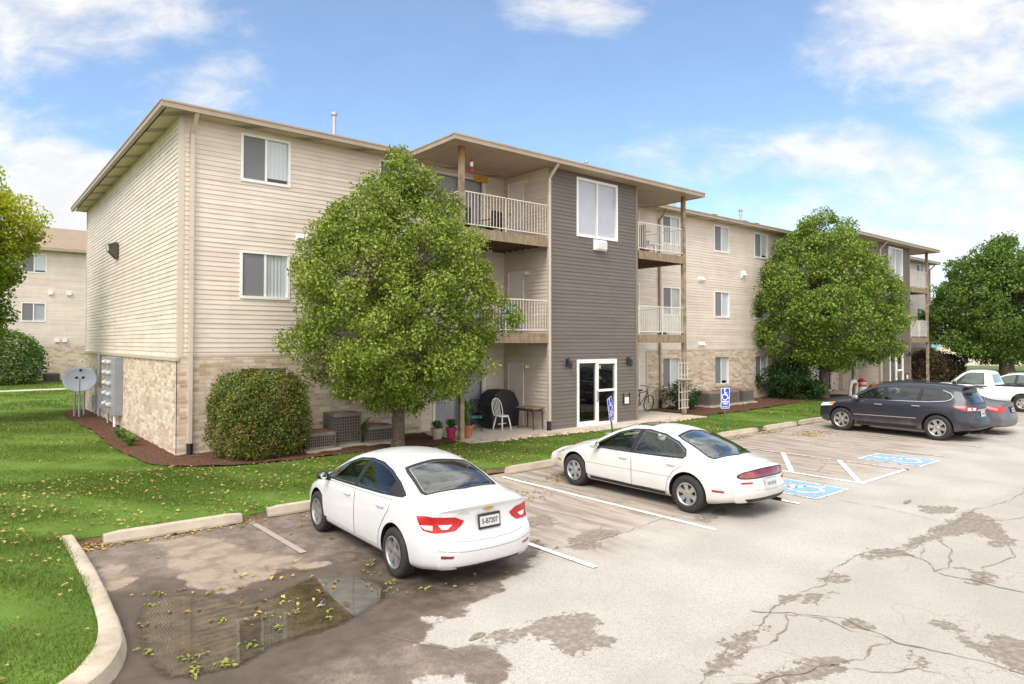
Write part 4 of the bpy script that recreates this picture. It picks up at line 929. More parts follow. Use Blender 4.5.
M['exit'] = simple('exit_light', (.7,.45,.1), .4); M['exit'].node_tree.nodes['Principled BSDF'].inputs['Emission Color'].default_value = (1,.62,.2,1); M['exit'].node_tree.nodes['Principled BSDF'].inputs['Emission Strength'].default_value = .7
M['blind_cream'] = blind_mat('cream_curtain', (.56,.53,.47), 45)
M['pale_blind'] = simple('pale_window_shade', (.52,.52,.56), .5, .05, 2)
M['mg'] = simple('meter_glass', (.46,.44,.42), .25, .1, 12)
root = thing('apartment_building', 'long three-storey apartment block with beige siding, tan brick base and taupe entry blocks', 'apartment building')
apartment(root)

# second block far behind the first
def back_block():
    r = thing('apartment_building', 'distant beige apartment block with tan hip roof behind the lawn', 'apartment building')
    y0, x0, x1, d = 34.0, -26.0, 24.0, 15.0; z = .22; FR = frame(x0, y0, (1,0), (0,-1)); O = -x0
    wins = [(a+O, b+O) for a, b in ((-1.17,.03),(-5.0,-3.8),(-9,-7.8),(-14,-12.8),(6,7.2),(11,12.2))]
    ops = [(a, b, q0, q1) for a, b in wins for q0, q1 in ((1.0,2.3),(4.33,5.46),(7.42,8.58))]
    mb = MB(); siding(mb, FR, 0, x1-x0, 2.76, 8.85, ops); flat_wall(mb, frame(x0, y0+d, (0,-1), (-1,0)), 0, d, 0, 8.8); flat_wall(mb, frame(x1, y0, (0,1), (1,0)), 0, d, 0, 8.8); flat_wall(mb, frame(x1, y0+d, (-1,0), (0,1)), 0, x1-x0, 0, 8.8)
    mb.build('siding_wall', M['siding'], r, fix=False)
    mb = MB(); flat_wall(mb, FR, 0, x1-x0, 0, 2.75, ops, .03); mb.build('brick_base', M['brick'], r, fix=False)
    for a, b, q0, q1 in ops: window(FR, a, b, q0, q1, r, n0=.03 if q0 < 2 else 0, trim=.05, blind='blind' if (a*7+q0) % 2 > .8 else 'blind_grey')
    mb = MB(); hip_roof(mb, x0-.5, x1+.5, y0-.5, y0+d+.5, 9.02, .30); mb.build('roof', M['shingle'], r)
    mb = MB(); mb.box(x0-.5, x1+.5, y0-.5, y0+d+.5, 8.83, 8.86); mb.build('soffit', M['soffit'], r)
    MB().box(x0-.55, x1+.55, y0-.62, y0-.5, 8.82, 9.01).build('gutter', M['gutter'], r); MB().box(x0-.62, x0-.5, y0-.5, y0+d+.5, 8.82, 9.01).build('gutter', M['gutter'], r)
    for a, q in ((.3+O,6.15),(1.3+O,6.15),(1.1+O,3.1),(.7+O,3.1),(-2.5+O,6.1)):
        mb = MB(); mb.fbox(FR, a-.12, a+.12, .0, .15, q-.12, q+.12); mb.build('exhaust_vent', M['white'], r, bevel=.02)
back_block()
# ------------------------------------------------------------------ vegetation
def leaf_quads(P, size, up=.35, aspect=.62, out=None, seed=0):
    """each point becomes one small folded leaf; OUT: the direction leaves tend to face"""
    r = np.random.default_rng(seed); n = len(P)
    nrm = r.normal(0, 1, (n,3)); nrm /= np.linalg.norm(nrm, axis=1)[:,None]
    nrm = nrm*.8 + np.array([0,0,up])
    if out is not None: nrm += out*.55
    nrm /= np.linalg.norm(nrm, axis=1)[:,None]
    t = np.cross(nrm, r.normal(0, 1, (n,3))); t /= np.linalg.norm(t, axis=1)[:,None]; b = np.cross(nrm, t)
    s = (size*r.uniform(.65, 1.25, n))[:,None]; f = nrm*s*.12
    V = np.stack([P - t*s*.5, P + b*s*.5*aspect + f, P + t*s*.55 - nrm*s*.15, P - b*s*.5*aspect + f], 1).reshape(-1,3)
    F = np.arange(4*n).reshape(n,4); return V, F
def crown_points(prof, n_cl, per, clump, seed, c=(0,0), inner=.3, lump=.12, squash=.8):
    """leaf positions in clumps through the volume of a crown with radius PROF(z)"""
    r = np.random.default_rng(seed); zs = np.array([p[0] for p in prof]); rs = np.array([p[1] for p in prof])
    # clump centres weighted by circumference
    zz = np.linspace(zs[0], zs[-1], 400); w = np.interp(zz, zs, rs)+.12; w /= w.sum()
    cz = r.choice(zz, n_cl, p=w) ; a = r.uniform(0, 2*PI, n_cl)
    wob = 1 + lump*np.sin(3*a + cz*1.7 + seed) + lump*.8*np.sin(5*a - cz*2.3) + lump*.6*np.sin(cz*4+a)
    fr = np.where(r.random(n_cl) < inner*.75, r.uniform(.15,.75,n_cl), r.uniform(.80,1.0,n_cl))
    rad = np.maximum(np.interp(cz, zs, rs)*wob*fr - clump*.35, 0)
    C = np.stack([c[0]+rad*np.cos(a), c[1]+rad*np.sin(a), cz], 1)
    cs = clump*r.uniform(.6, 1.35, n_cl)
    d = r.normal(0, 1, (n_cl, per, 3)); d /= np.linalg.norm(d, axis=2)[:,:,None]
    rr = r.uniform(.25, 1, (n_cl, per))**.6
    P = C[:,None] + d*rr[:,:,None]*cs[:,None,None]*np.array([1,1,squash])
    O = d
    P = P.reshape(-1,3); return P, O.reshape(-1,3)
def limb(mb, p0, p1, r0, r1, k=5, wob=.06, n=7, rnd=random):
    p0, p1 = Vector(p0), Vector(p1); pts = []; rs = []; L_ = (p1-p0).length
    for i in range(k+1):
        t = i/k; q = p0.lerp(p1, t) + Vector((rnd.uniform(-1,1), rnd.uniform(-1,1), rnd.uniform(-.4,.8)*math.sin(PI*t)))*wob*L_*(0 if i in (0,) else 1)
        pts.append(q); rs.append(r0+(r1-r0)*t)
    mb.tube(pts, rs, n); return pts
def tree(label, x, y, prof, trunk_r, trunk_h, n_cl, per, clump, leaf, mat, seed, group='trees around the building', name='leafy_tree', bark=None, cx=0, cy=0, lump=.085, inner=.3):
    z0 = ZG - .05; r = random.Random(seed)
    t = thing(name, label, 'tree', (x, y, z0), 0, group)
    mb = MB(); H = prof[-1][0]
    top = H*.86; pts = [(0,0,-.1),(0,0,.05),(.01,.0,.3),(.02,.01,trunk_h),(.06,.03,trunk_h+.3*(top-trunk_h)),(cx*.6,cy*.6,trunk_h+.6*(top-trunk_h)),(cx,cy,top)]
    mb.tube(pts, [trunk_r*1.7, trunk_r*1.35, trunk_r*1.05, trunk_r*.95, trunk_r*.7, trunk_r*.4, .02], 12)
    zs = [p[0] for p in prof]; rs = [p[1] for p in prof]
    for i in range(26):
        a = i*2.4 + r.uniform(-.3,.3); tt = i/26; z = trunk_h*.95 + (top-trunk_h)*tt*.85
        R = np.interp(min(z+.8, zs[-1]), zs, rs)*r.uniform(.7,.92); q = limb(mb, (.03,.02,z), (R*math.cos(a)+cx*tt, R*math.sin(a)+cy*tt, z+.45+R*.35), trunk_r*(.42-.25*tt), .012, 5, .05, 6, r)
        for j in (2,3,4):
            e = q[j] + Vector((r.uniform(-1,1), r.uniform(-1,1), r.uniform(-.1,.9)))*R*.28; limb(mb, q[j], e, trunk_r*.12, .006, 3, .08, 5, r)
    mb.build('trunk', bark or M['bark'], t, smooth=True, fix=False)
    P, O = crown_points(prof, n_cl, per, clump, seed, (cx*.5, cy*.5), inner, lump)
    ok_ = P[:,2] > prof[0][0]-.35; P = P[ok_]; O = O[ok_]
    V, F = leaf_quads(P, leaf, .3, .62, O, seed); raw_mesh('crown', V, F, mat, False, t)
    return t
PEAR = leaf_mat('pear_leaves', [(.042,.080,.011),(.115,.180,.023),(.225,.30,.042),(.38,.43,.085),(.38,.28,.10)], .30)
PEAR2 = leaf_mat('pear_leaves_green', [(.038,.085,.012),(.10,.18,.024),(.185,.285,.042),(.30,.38,.075),(.31,.22,.085)], .30)
PEAR3 = leaf_mat('deep_green_leaves', [(.048,.105,.018),(.095,.18,.030),(.16,.25,.046),(.24,.33,.07)], .30)
MAPLE = leaf_mat('turning_maple_leaves', [(.055,.125,.014),(.11,.20,.022),(.19,.30,.030),(.28,.38,.042)], .45, patch=(7.3, 3.2, (.50,.54,.03)))
HEDGE = leaf_mat('burning_bush_leaves', [(.045,.090,.014),(.085,.145,.022),(.135,.20,.030),(.24,.16,.05),(.44,.13,.085)], .25)
DARKB = leaf_mat('dark_shrub_leaves', [(.018,.045,.012),(.03,.075,.016),(.05,.105,.022)], .25)
BROWNB = leaf_mat('brown_shrub_leaves', [(.03,.035,.012),(.06,.045,.018),(.09,.05,.025),(.05,.06,.02)], .2)
tree('bushy green pear tree on the mulch bed in front of the near balconies', 4.73, -2.46,
     [(1.2,.8),(1.5,1.6),(2.0,2.35),(2.7,2.75),(3.3,2.82),(4.2,2.68),(5.1,2.38),(6.0,1.98),(6.7,1.35),(7.3,.75),(7.8,.2)], .16, 1.5, 620, 170, .37, .082, PEAR, 3)
tree('round pear tree turning slightly brown, rising from the bed behind the dark suv', 29.0, -2.15,
     [(1.5,1.0),(2.0,2.4),(2.8,3.4),(3.8,3.75),(4.8,3.65),(5.8,3.2),(6.9,2.7),(7.8,2.1),(8.6,1.3),(9.2,.4)], .21, 1.9, 620, 130, .47, .125, PEAR2, 8)
tree('dark green shade tree behind the white pickup at the far end of the block', 47.3, -5.0,
     [(1.7,1.2),(2.4,3.2),(3.6,4.1),(5.0,4.2),(6.4,3.7),(7.8,2.9),(8.7,1.7),(9.4,.5)], .24, 2.0, 560, 110, .60, .175, PEAR3, 14)
tree('yellow-topped maple at the edge of the lawn near the rear path', -4.75, 11.0,
     [(1.2,.6),(2.0,1.3),(3.0,1.5),(4.0,1.6),(5.2,2.2),(6.4,2.5),(7.5,2.3),(8.4,1.7),(9.3,.7)], .2, 1.7, 620, 150, .50, .12, MAPLE, 21, name='maple_tree', lump=.16)
for i, (x, y, s_, lb) in enumerate(((78,2,1.0,'far tree past the end of the block beside the dark green shade tree'), (88,-12,1.15,'far tree beyond the far end of the car park'), (95,20,1.3,'far tree on the horizon behind the end of the long block'))):
    tree(lb, x, y, [(1.2*s_,1.5*s_),(2.5*s_,3.4*s_),(4.5*s_,4.3*s_),(6.5*s_,3.6*s_),(8*s_,2*s_),(9*s_,.6*s_)], .25, 1.6, 170, 90, 1.0, .34, PEAR3, 40+i, 'far trees on the horizon')

def shrub(label, x, y, rx, ry, h, n, leaf, mat, seed, name='shrub', z0=0, box=2.6, cat='shrub', group=None, up=.4):
    """a clipped or loose shrub: leaves over a superellipsoid shell with stems inside"""
    t = thing(name, label, cat, (x, y, ZG+z0), 0, group); r = np.random.default_rng(seed)
    d = r.normal(0, 1, (n,3)); d[:,2] = np.where(r.random(n) < .38, -np.abs(d[:,2]), np.abs(d[:,2])*1.05); k = (np.abs(d)**box).sum(1)**(1/box); d /= k[:,None]
    a = np.arctan2(d[:,1], d[:,0]); wob = 1 + .05*np.sin(4*a+seed+d[:,2]*3) + .045*np.sin(9*a-d[:,2]*7) + r.normal(0,.03,n)
    fr = np.where(r.random(n) < .8, r.uniform(.9,1.03,n), r.uniform(.5,.9,n))*wob
    P = d*fr[:,None]*np.array([rx, ry, h*.52]) + np.array([0,0,h*.50]); keep = P[:,2] > .06; P = P[keep]; O = d[keep]
    V, F = leaf_quads(P, leaf, up, .6, O, seed); raw_mesh('foliage', V, F, mat, False, t)
    mb = MB(); rr = random.Random(seed)
    for i in range(9):
        q = rr.uniform(0, 2*PI); limb(mb, (.08*math.cos(q),.08*math.sin(q),-.05), (rx*.7*math.cos(q), ry*.7*math.sin(q), h*.7), .022, .008, 4, .06, 5, rr)
    mb.build('stems', M['bark'], t, smooth=True, fix=False)
    return t
def loose_shrub(label, x, y, prof, n_cl, per, clump, leaf, mat, seed):
    t = thing('shrub', label, 'shrub', (x, y, ZG)); P, O = crown_points(prof, n_cl, per, clump, seed, (0,0), .3, .2, .8); k = P[:,2] > .04; V, F = leaf_quads(P[k], leaf, .3, .6, O[k], seed); raw_mesh('foliage', V, F, mat, False, t)
    mb = MB(); rr = random.Random(seed)
    for i in range(12): q = rr.uniform(0, 2*PI); R = prof[1][1]*rr.uniform(.5,1); limb(mb, (.06*math.cos(q),.06*math.sin(q),-.05), (R*math.cos(q), R*math.sin(q), prof[-1][0]*rr.uniform(.6,1.05)), .02, .006, 4, .07, 5, rr)
    mb.build('stems', M['bark'], t, smooth=True, fix=False); return t
shrub('large clipped rounded burning bush reddening on its face, against the corner brick wall', 1.55, -1.22, 1.04, .98, 1.98, 36000, .058, HEDGE, 5, 'clipped_bush', box=3.8, cat='bush')
loose_shrub('loose dark green shrub under the windows beside the round pear tree', 27.3, -1.3, [(.1,.9),(.5,1.5),(1.0,1.45),(1.5,.9),(1.85,.3)], 110, 60, .36, .12, DARKB, 6)
loose_shrub('small brown-green shrub in the mulch behind the white trellis', 18.9, -1.0, [(.05,.5),(.4,.8),(.8,.7),(1.1,.3)], 60, 50, .22, .075, DARKB, 7)
shrub('dark shrub mass against the far apartment block under the maple', -2.9, 31.5, 2.6, 1.6, 3.4, 11000, .17, PEAR3, 9)
shrub('reddish-brown shrub by the far entry block behind the dark suv roof', 43.9, -2.0, 1.5, 1.0, 2.2, 5000, .14, BROWNB, 10)
shrub('low brownish shrub next to the far satellite dish', 46.8, -2.0, 1.3, .9, 1.9, 4000, .14, BROWNB, 11)
def tuft(label, x, y, n, h, mat, seed, name='leafy_plant', cat='plant', group=None, w=.03, z=ZG):
    t = thing(name, label, cat, (x,y,z), 0, group); mb = MB(); r = random.Random(seed)
    for i in range(n):
        a = r.uniform(0, 2*PI); o = r.uniform(.25,.95)*h; hh = h*r.uniform(.55,1); p0 = Vector((r.uniform(-.06,.06), r.uniform(-.06,.06), 0)); p1 = Vector((o*.4*math.cos(a), o*.4*math.sin(a), hh*.7)); p2 = Vector((o*math.cos(a), o*math.sin(a), hh)); s_ = Vector((-math.sin(a), math.cos(a), 0))*w
        mb.add([p0-s_*.4, p0+s_*.4, p1+s_, p1-s_, p2], [(0,1,2,3),(3,2,4)])
    mb.build('leaves', mat, t, fix=False); return t
TUFT = leaf_mat('lily_leaves', [(.09,.17,.03),(.15,.25,.05),(.24,.32,.09)], .4)
for (x, y, lb) in ((-.6,2.4,'nearest of three green tufts in the mulch along the brick side wall'),(-.58,3.2,'middle of three green tufts in the mulch along the brick side wall'),(-.55,4.3,'farthest of three green tufts in the mulch along the brick side wall')):
    tuft(lb, x, y, 60, .36, TUFT, int(y*10), group='green tufts along the side wall')
tuft('light green lily clump between the tall and the low air conditioner', 4.25, -1.15, 40, .75, TUFT, 77, w=.045)

# grass blades where the camera can see the lawn
def grass():
    r = np.random.default_rng(2); parts = []
    beds = [np.array(MULCH1), np.array(MULCH2), np.array(MULCH3)]
    def region(x0, x1, y0, y1, dens, h, w):
        n = int((x1-x0)*(y1-y0)*dens); p = np.stack([r.uniform(x0,x1,n), r.uniform(y0,y1,n)], 1)
        q = np.concatenate([p, np.full((n,1),.2)], 1); sx, sy, ww = proj_np(q)
        ok = (ww > 1) & (sx > -40) & (sx < 1064) & (sy > 330) & (sy < 720)
        p = p[ok]; ok = in_poly(p, LAWN)
        for b in beds: ok &= ~in_poly(p, b)
        ok &= ~((p[:,0] > -.05) & (p[:,0] < 50) & (p[:,1] > -.05) & (p[:,1] < 15.7))
        for dx in (0, 25.11): ok &= ~((p[:,0] > 6.75+dx) & (p[:,0] < 17.4+dx) & (p[:,1] > -3.25) & (p[:,1] < .1)); ok &= ~((p[:,0] > 11.3+dx) & (p[:,0] < 13.5+dx) & (p[:,1] < -3.2))
        ok &= ~((p[:,1] > 25.85) & (p[:,1] < 26.95)); ok &= ~(p[:,1] > 33.9)
        ok &= (r.random(len(p)) < np.clip(1.15 + .9*np.sin(p[:,0]*.83+1)*np.sin(p[:,1]*1.31) + .55*np.sin(p[:,0]*2.9+p[:,1]*1.7), .18, 1))
        p = p[ok]; parts.append((p, np.full(len(p), h), np.full(len(p), w)))
    region(-13, -2.7, -13, -5, 2600, .060, .0075)
    region(-4, 6, -6.2, -1.5, 1900, .055, .009); region(6, 30, -6.2, -2.0, 700, .055, .014); region(-12, .2, -5, 4, 1100, .055, .011)
    region(-14, 0, 4, 16, 420, .06, .018); region(-16, 8, 16, 34, 150, .07, .035); region(30, 60, -6.2, 0, 150, .07, .03)
    # ragged fringe against the pavement and the kerb
    n = 5200; x = r.uniform(-2.8, 30, n); p = np.stack([x, np.array([fy(q) for q in x]) - np.abs(r.normal(0,.06,n))*(.4+.6*np.sin(x*2.3)**2)], 1); parts.append((p, np.full(n,.05), np.full(n,.011)))
    n = 2600; k = chaikin(KC[:10], 2, False); i = r.integers(0, len(k)-1, n); tt = r.random(n)[:,None]; p = k[i]*(1-tt)+k[i+1]*tt; p[:,0] -= np.abs(r.normal(0,.03,n))-.03; parts.append((p, np.full(n,.07), np.full(n,.008)))
    p = np.concatenate([a[0] for a in parts]); h = np.concatenate([a[1] for a in parts]); w = np.concatenate([a[2] for a in parts]); n = len(p)
    z = np.array([lz(a, b) for a, b in p]); a = r.uniform(0, 2*PI, n); patch = .75 + .45*np.sin(p[:,0]*.9)*np.cos(p[:,1]*1.2) + .25*np.sin(p[:,0]*3.7+p[:,1]*2.9)
    hh = h*r.uniform(.55,1.35,n)*patch; lean = r.uniform(.2,.95,n)*hh; la = r.uniform(0, 2*PI, n)
    base = np.stack([p[:,0], p[:,1], z-.004], 1); s_ = np.stack([np.cos(a)*w/2, np.sin(a)*w/2, np.zeros(n)], 1)
    tip = base + np.stack([np.cos(la)*lean, np.sin(la)*lean, hh], 1)
    V = np.stack([base-s_, base+s_, tip], 1).reshape(-1,3); F = np.arange(3*n).reshape(n,3)
    g = leaf_mat('grass_blades', [(.036,.074,.011),(.078,.140,.020),(.128,.20,.030),(.19,.255,.048),(.33,.29,.10)], .4)
    stuff(raw_mesh('grass_blades', V, F, g))
grass()

# fallen leaves
def fallen():
    r = np.random.default_rng(9); P = []
    def put(n, f, zf):
        q = f(n); P.append(np.stack([q[:,0], q[:,1], [zf(a,b) for a,b in q]], 1))
    lawnz = lambda a, b: lz(a,b)+.045
    def box(x0,x1,y0,y1):
        def f(n):                                     # loose drifts rather than an even scatter
            k = max(3, n//16); c = np.stack([r.uniform(x0,x1,k), r.uniform(y0,y1,k)], 1); i = r.integers(0, k, n); a = c[i] + r.normal(0, 1, (n,2))*np.array([.45,.28]); b_ = np.stack([r.uniform(x0,x1,n), r.uniform(y0,y1,n)], 1)
            return np.where((r.random(n) < .68)[:,None], a, b_)
        return f
    def ok(f): 
        def g(n):
            q = f(n*2); m = in_poly(q, LAWN)
            for b in (MULCH1, MULCH2): m &= ~in_poly(q, b)
            return q[m][:n]
        return g
    put(700, ok(box(-10,-2.9,-12,-3)), lawnz); put(1500, ok(box(-4,7,-6.2,-1.5)), lawnz); put(420, ok(box(5,12,-6.2,-3)), lawnz); put(1100, ok(box(-12,0,-4,13)), lawnz); put(350, ok(box(13.5,31,-6.2,-2.4)), lawnz); put(160, ok(box(-10,6,16,32)), lawnz)
    flat = lambda a, b: .012 + r.random()*.012
    # drifts against the wheel stops and in front of the bays
    def drift(x, y, sx, sy): return lambda n: np.stack([r.normal(x,sx,n), r.normal(y,sy,n)], 1)
    for a in ((90,-2.35,-6.35,.25,.12),(110,-2.75,-6.30,.12,.16),(60,-1.0,-6.55,.6,.07),(80,.9,-7.0,.3,.2),(60,3.5,-6.5,.5,.12),(70,4.3,-8.0,.35,.25),(110,6.4,-7.2,.4,.25),(150,11.3,-6.2,.5,.12),(130,13.5,-6.3,.9,.1),(80,16.6,-6.2,.3,.1),(160,17.3,-7.3,.5,.25),(60,15.0,-6.25,.7,.05)):
        put(a[0], drift(*a[1:]), flat)
    put(70, box(-2.7,2.4,-11.5,-6.6), flat)
    P = np.concatenate(P); V, F = leaf_quads(P, .068, 2.2, .7, None, 5)
    m = leaf_mat('fallen_leaves', [(.42,.34,.06),(.50,.40,.14),(.34,.24,.08),(.22,.11,.04),(.46,.42,.22)], .2)
    stuff(raw_mesh('fallen_leaves', V, F, m))
fallen()
def sprigs():
    """green leafy twigs fallen in and round the puddle"""
    r = np.random.default_rng(31); P = []
    for (x, y, n) in ((-2.3,-9.05,14),(-2.45,-9.35,9),(-1.7,-9.35,13),(-2.6,-9.9,10),(-2.7,-10.6,10),(-2.35,-11.0,16),(-2.2,-11.35,20),(-2.45,-11.3,14),(-1.9,-11.1,12),(-1.55,-10.9,9),(-1.3,-10.6,8),(-1.15,-10.3,7),(-.95,-10.9,7),(.0,-10.0,9),(.15,-9.75,10),(.05,-10.45,12),(-.1,-10.7,9),(.25,-10.9,7),(-1.9,-10.3,6),(-.5,-10.0,6),(.35,-10.3,6)):
        q = r.normal(0, .055, (n,2)); a = r.uniform(0, PI); q = q@np.array([[math.cos(a)*1.5, math.sin(a)*1.5],[-math.sin(a)*.6, math.cos(a)*.6]])
        P.append(np.stack([x+q[:,0], y+q[:,1], .012+r.random(n)*.012], 1))
    P = np.concatenate(P); V, F = leaf_quads(P, .050, 2.6, .6, None, 6)
    stuff(raw_mesh('fallen_leaf_sprigs', V, F, leaf_mat('green_fallen_leaves', [(.16,.19,.03),(.27,.30,.06),(.42,.40,.13)], .15)))
sprigs()
# ------------------------------------------------------------------ vehicles
def spl(tab):
    """smooth monotone-ish interpolation of a table of (x, value)"""
    tab = sorted(tab); xs = np.array([t[0] for t in tab]); ys = np.array([t[1] for t in tab]); d = np.diff(ys)/np.diff(xs)
    m = np.zeros(len(xs)); m[1:-1] = np.where(d[:-1]*d[1:] > 0, 2*d[:-1]*d[1:]/(d[:-1]+d[1:]+1e-12), 0); m[0] = d[0]; m[-1] = d[-1]
    def f(x):
        x = np.clip(x, xs[0], xs[-1]); i = np.clip(np.searchsorted(xs, x)-1, 0, len(xs)-2); h = xs[i+1]-xs[i]; t = (x-xs[i])/h
        return (2*t**3-3*t**2+1)*ys[i] + (t**3-2*t**2+t)*h*m[i] + (-2*t**3+3*t**2)*ys[i+1] + (t**3-t**2)*h*m[i+1]
    return f
def clip_poly(poly, a, b):
    """keep the part of a polygon on the left of the line a->b"""
    out = []; n = len(poly); s = lambda p: (b[0]-a[0])*(p[1]-a[1]) - (b[1]-a[1])*(p[0]-a[0])
    for i in range(n):
        p, q = poly[i], poly[(i+1)%n]; sp, sq = s(p), s(q)
        if sp >= 0: out.append(p)
        if (sp >= 0) != (sq >= 0): t = sp/(sp-sq); out.append((p[0]+(q[0]-p[0])*t, p[1]+(q[1]-p[1])*t))
    return out
def inset(poly, d):
    p = np.array(poly, float); n = len(p); area = .5*sum(p[i][0]*p[(i+1)%n][1]-p[(i+1)%n][0]*p[i][1] for i in range(n)); sg = 1 if area > 0 else -1; out = []
    for i in range(n):
        e0 = p[i]-p[i-1]; e1 = p[(i+1)%n]-p[i]; e0 = e0/(np.linalg.norm(e0)+1e-9); e1 = e1/(np.linalg.norm(e1)+1e-9); n0 = np.array([-e0[1], e0[0]])*sg; n1 = np.array([-e1[1], e1[0]])*sg
        m = n0+n1; m = m/(np.linalg.norm(m)+1e-9); c = max(.45, m@n0); out.append(p[i]+m*d/c)
    return [tuple(q) for q in out]
class Car:
    def __init__(s, S):
        s.cut = False; s.S = S; L_ = S['L']; f = {k: spl(S[k]) for k in ('zb','W','B','S','T','R','crown')}; s.f = f
        ns = S.get('ns', 84); ts = np.linspace(0, 1, ns); rear, front = spl(S['rear']), spl(S['front'])
        ts = .5-.5*np.cos(PI*ts)*(.35)-(.5-.175)*(1-2*ts) if False else ts
        rings = []
        for t in ts:
            x = -L_/2 + L_*t; g = {k: float(v(x)) for k, v in f.items()}
            W, B, T, R, zb = g['W'], g['B'], g['T'], g['R'], g['zb']; Sh = min(g['S'], W-.005)
            zw = min(S.get('zw', .55), zb+(B-zb)*.6)
            P = [(W-.09, zb), (W-.03, zb+.05), (W-.008, zb+.16), (W, zw), (W-.004, zw+(B-zw)*.45), (W-.016, zw+(B-zw)*.78), (Sh, B)]
            P = self_cr(P, 4)
            rail = T-g['crown']; nwin = 8
            for i in range(1, nwin+1): q = i/nwin; P.append((Sh+(R-Sh)*q + .018*math.sin(PI*q)*min(1,(rail-B)*3), B+(rail-B)*q))
            for i in range(1, 11): q = i/10; P.append((R*(1-q), rail + g['crown']*(1-(1-q)**2)))
            P = np.array(P)
            for _ in range(2): 
                Q = P.copy(); Q[1:-1] = P[1:-1]*.5 + (P[:-2]+P[2:])*.25; Q[0] = P[0]; P = Q
            ring = []
            for y, z in P: 
                ring.append((y, z))
            rings.append((t, np.array(ring)))
        k = len(rings[0][1]); cr, cf = S.get('cr', .22), S.get('cf', .34)
        def wx(t, y, z):
            wr = max(0, 1-t/.26)**1.6; wf = max(0, 1-(1-t)/.26)**1.6; a = abs(y)/S['W'][len(S['W'])//2][1]
            return -L_/2 + L_*t + (float(rear(z)) + cr*a**3.2)*wr - (float(front(z)) + cf*a**2.8)*wf
        vs = []; fs = []; ms = []
        def col(t, y, z): vs.append((wx(t,y,z), y, z)); return len(vs)-1
        Lf = [[col(t,y,z) for y, z in r] for t, r in rings]; Rt = [[col(t,-y,z) if y > 1e-6 else Lf[i][j] for j, (y, z) in enumerate(r)] for i, (t, r) in enumerate(rings)]
        n = len(rings)
        for i in range(n-1):
            for j in range(k-1):
                fs.append((Lf[i][j], Lf[i][j+1], Lf[i+1][j+1], Lf[i+1][j])); ms.append(0); q = (Rt[i][j], Rt[i+1][j], Rt[i+1][j+1], Rt[i][j+1]); fs.append(q); ms.append(0)
        ny = 12; caps = {}                                  # nose and tail caps
        for i, flip in ((0, False), (n-1, True)):
            t, r = rings[i]; rows = []
            for j in range(k):
                y, z = r[j]
                rows.append([Lf[i][j]] + [col(t, y*(1-2*q/ny), z) for q in range(1, ny)] + [Rt[i][j]] if y > 1e-6 else [Lf[i][j]]*(ny+1))
            caps[i] = rows[0]
            for j in range(k-1):
                for q in range(ny):
                    f_ = (rows[j][q], rows[j][q+1], rows[j+1][q+1], rows[j+1][q]); f_ = tuple(dict.fromkeys(f_))
                    if len(f_) > 2: fs.append(f_ if not flip else f_[::-1]); ms.append(0)
        for i in range(n-1):
            p = caps[0] if i == 0 else [Lf[i][0], Rt[i][0]]; q = caps[n-1] if i == n-2 else [Lf[i+1][0], Rt[i+1][0]]
            fs.append(tuple(p) + tuple(q[::-1])); ms.append(1)
        s.vs, s.fs, s.ms = vs, fs, ms
        bm = bmesh.new(); bvs = [bm.verts.new(v) for v in vs]
        for f_, m_ in zip(fs, ms):
            try: q = bm.faces.new([bvs[i] for i in f_]); q.material_index = m_; q.smooth = True
            except ValueError: pass
        bmesh.ops.remove_doubles(bm, verts=bm.verts, dist=1e-4); bmesh.ops.dissolve_degenerate(bm, edges=bm.edges, dist=1e-5); bmesh.ops.recalc_face_normals(bm, faces=bm.faces)
        s.bvh = BVHTree.FromBMesh(bm); me = bpy.data.meshes.new('body'); bm.to_mesh(me); bm.free(); s.me = me
    def body(s, parent, paint, cut_extra=None):
        S = s.S; o = link('body', s.me, None); s.me.materials.append(paint); s.me.materials.append(M['black'])
        mb = MB(); ra = S['wr'] + S.get('gap', .055)
        for x in S['ax']:
            for sg in (1,-1):
                y0, y1 = sg*(S['Wm']-.30), sg*(S['Wm']+.2); prof = [(ra*math.cos(a), ra*math.sin(a)) for a in np.linspace(0, 2*PI, 41)[:-1]]
                mb.prism(prof, min(y0,y1), max(y0,y1), lambda a, b, c, x=x: (x+a, c, S['wr']+b+.01))
        c = mb.build('arch_cutter', M['black']); tmp = [c]
        for cc in [c] + (cut_extra or []):
            md = o.modifiers.new('b', 'BOOLEAN'); md.operation = 'DIFFERENCE'; md.object = cc; md.solver = 'EXACT'; md.material_mode = 'TRANSFER'
        dg = bpy.context.evaluated_depsgraph_get(); me = bpy.data.meshes.new_from_object(o.evaluated_get(dg)); o.modifiers.clear(); o.data = me
        for cc in [c] + (cut_extra or []): bpy.data.objects.remove(cc, do_unlink=True)
        me.polygons.foreach_set('use_smooth', [True]*len(me.polygons)); me.set_sharp_from_angle(angle=math.radians(38)); me.name = 'body'; o.parent = parent
        return o
    def patch(s, name, poly, fr, mat, parent, off=.004, step=.06, skirt=.012, smooth=True, holes=()):
        """lay a thin panel with the outline POLY (2-D) on the body. fr(a,b) -> (ray origin, ray direction)"""
        p = [tuple(map(float, q)) for q in poly]; o, d = fr(0, 0); 
        pts = [Vector(q) for q in p]; n = len(pts); arr = np.array(p); lo, hi = arr.min(0), arr.max(0)
        # refine outline
        ref = []
        for i in range(n):
            a, b = pts[i], pts[(i+1)%n]; k = max(1, int((b-a).length/step))
            ref += [a.lerp(b, j/k) for j in range(k)]
        pts = ref; n = len(pts); gx, gy = np.meshgrid(np.arange(lo[0]+step/2, hi[0], step), np.arange(lo[1]+step/2, hi[1], step)); g = np.stack([gx.ravel(), gy.ravel()], 1)
        if len(g): g = g[sdf(g, [tuple(q) for q in pts]) < -step*.3]; pts = pts + [Vector(q) for q in g]
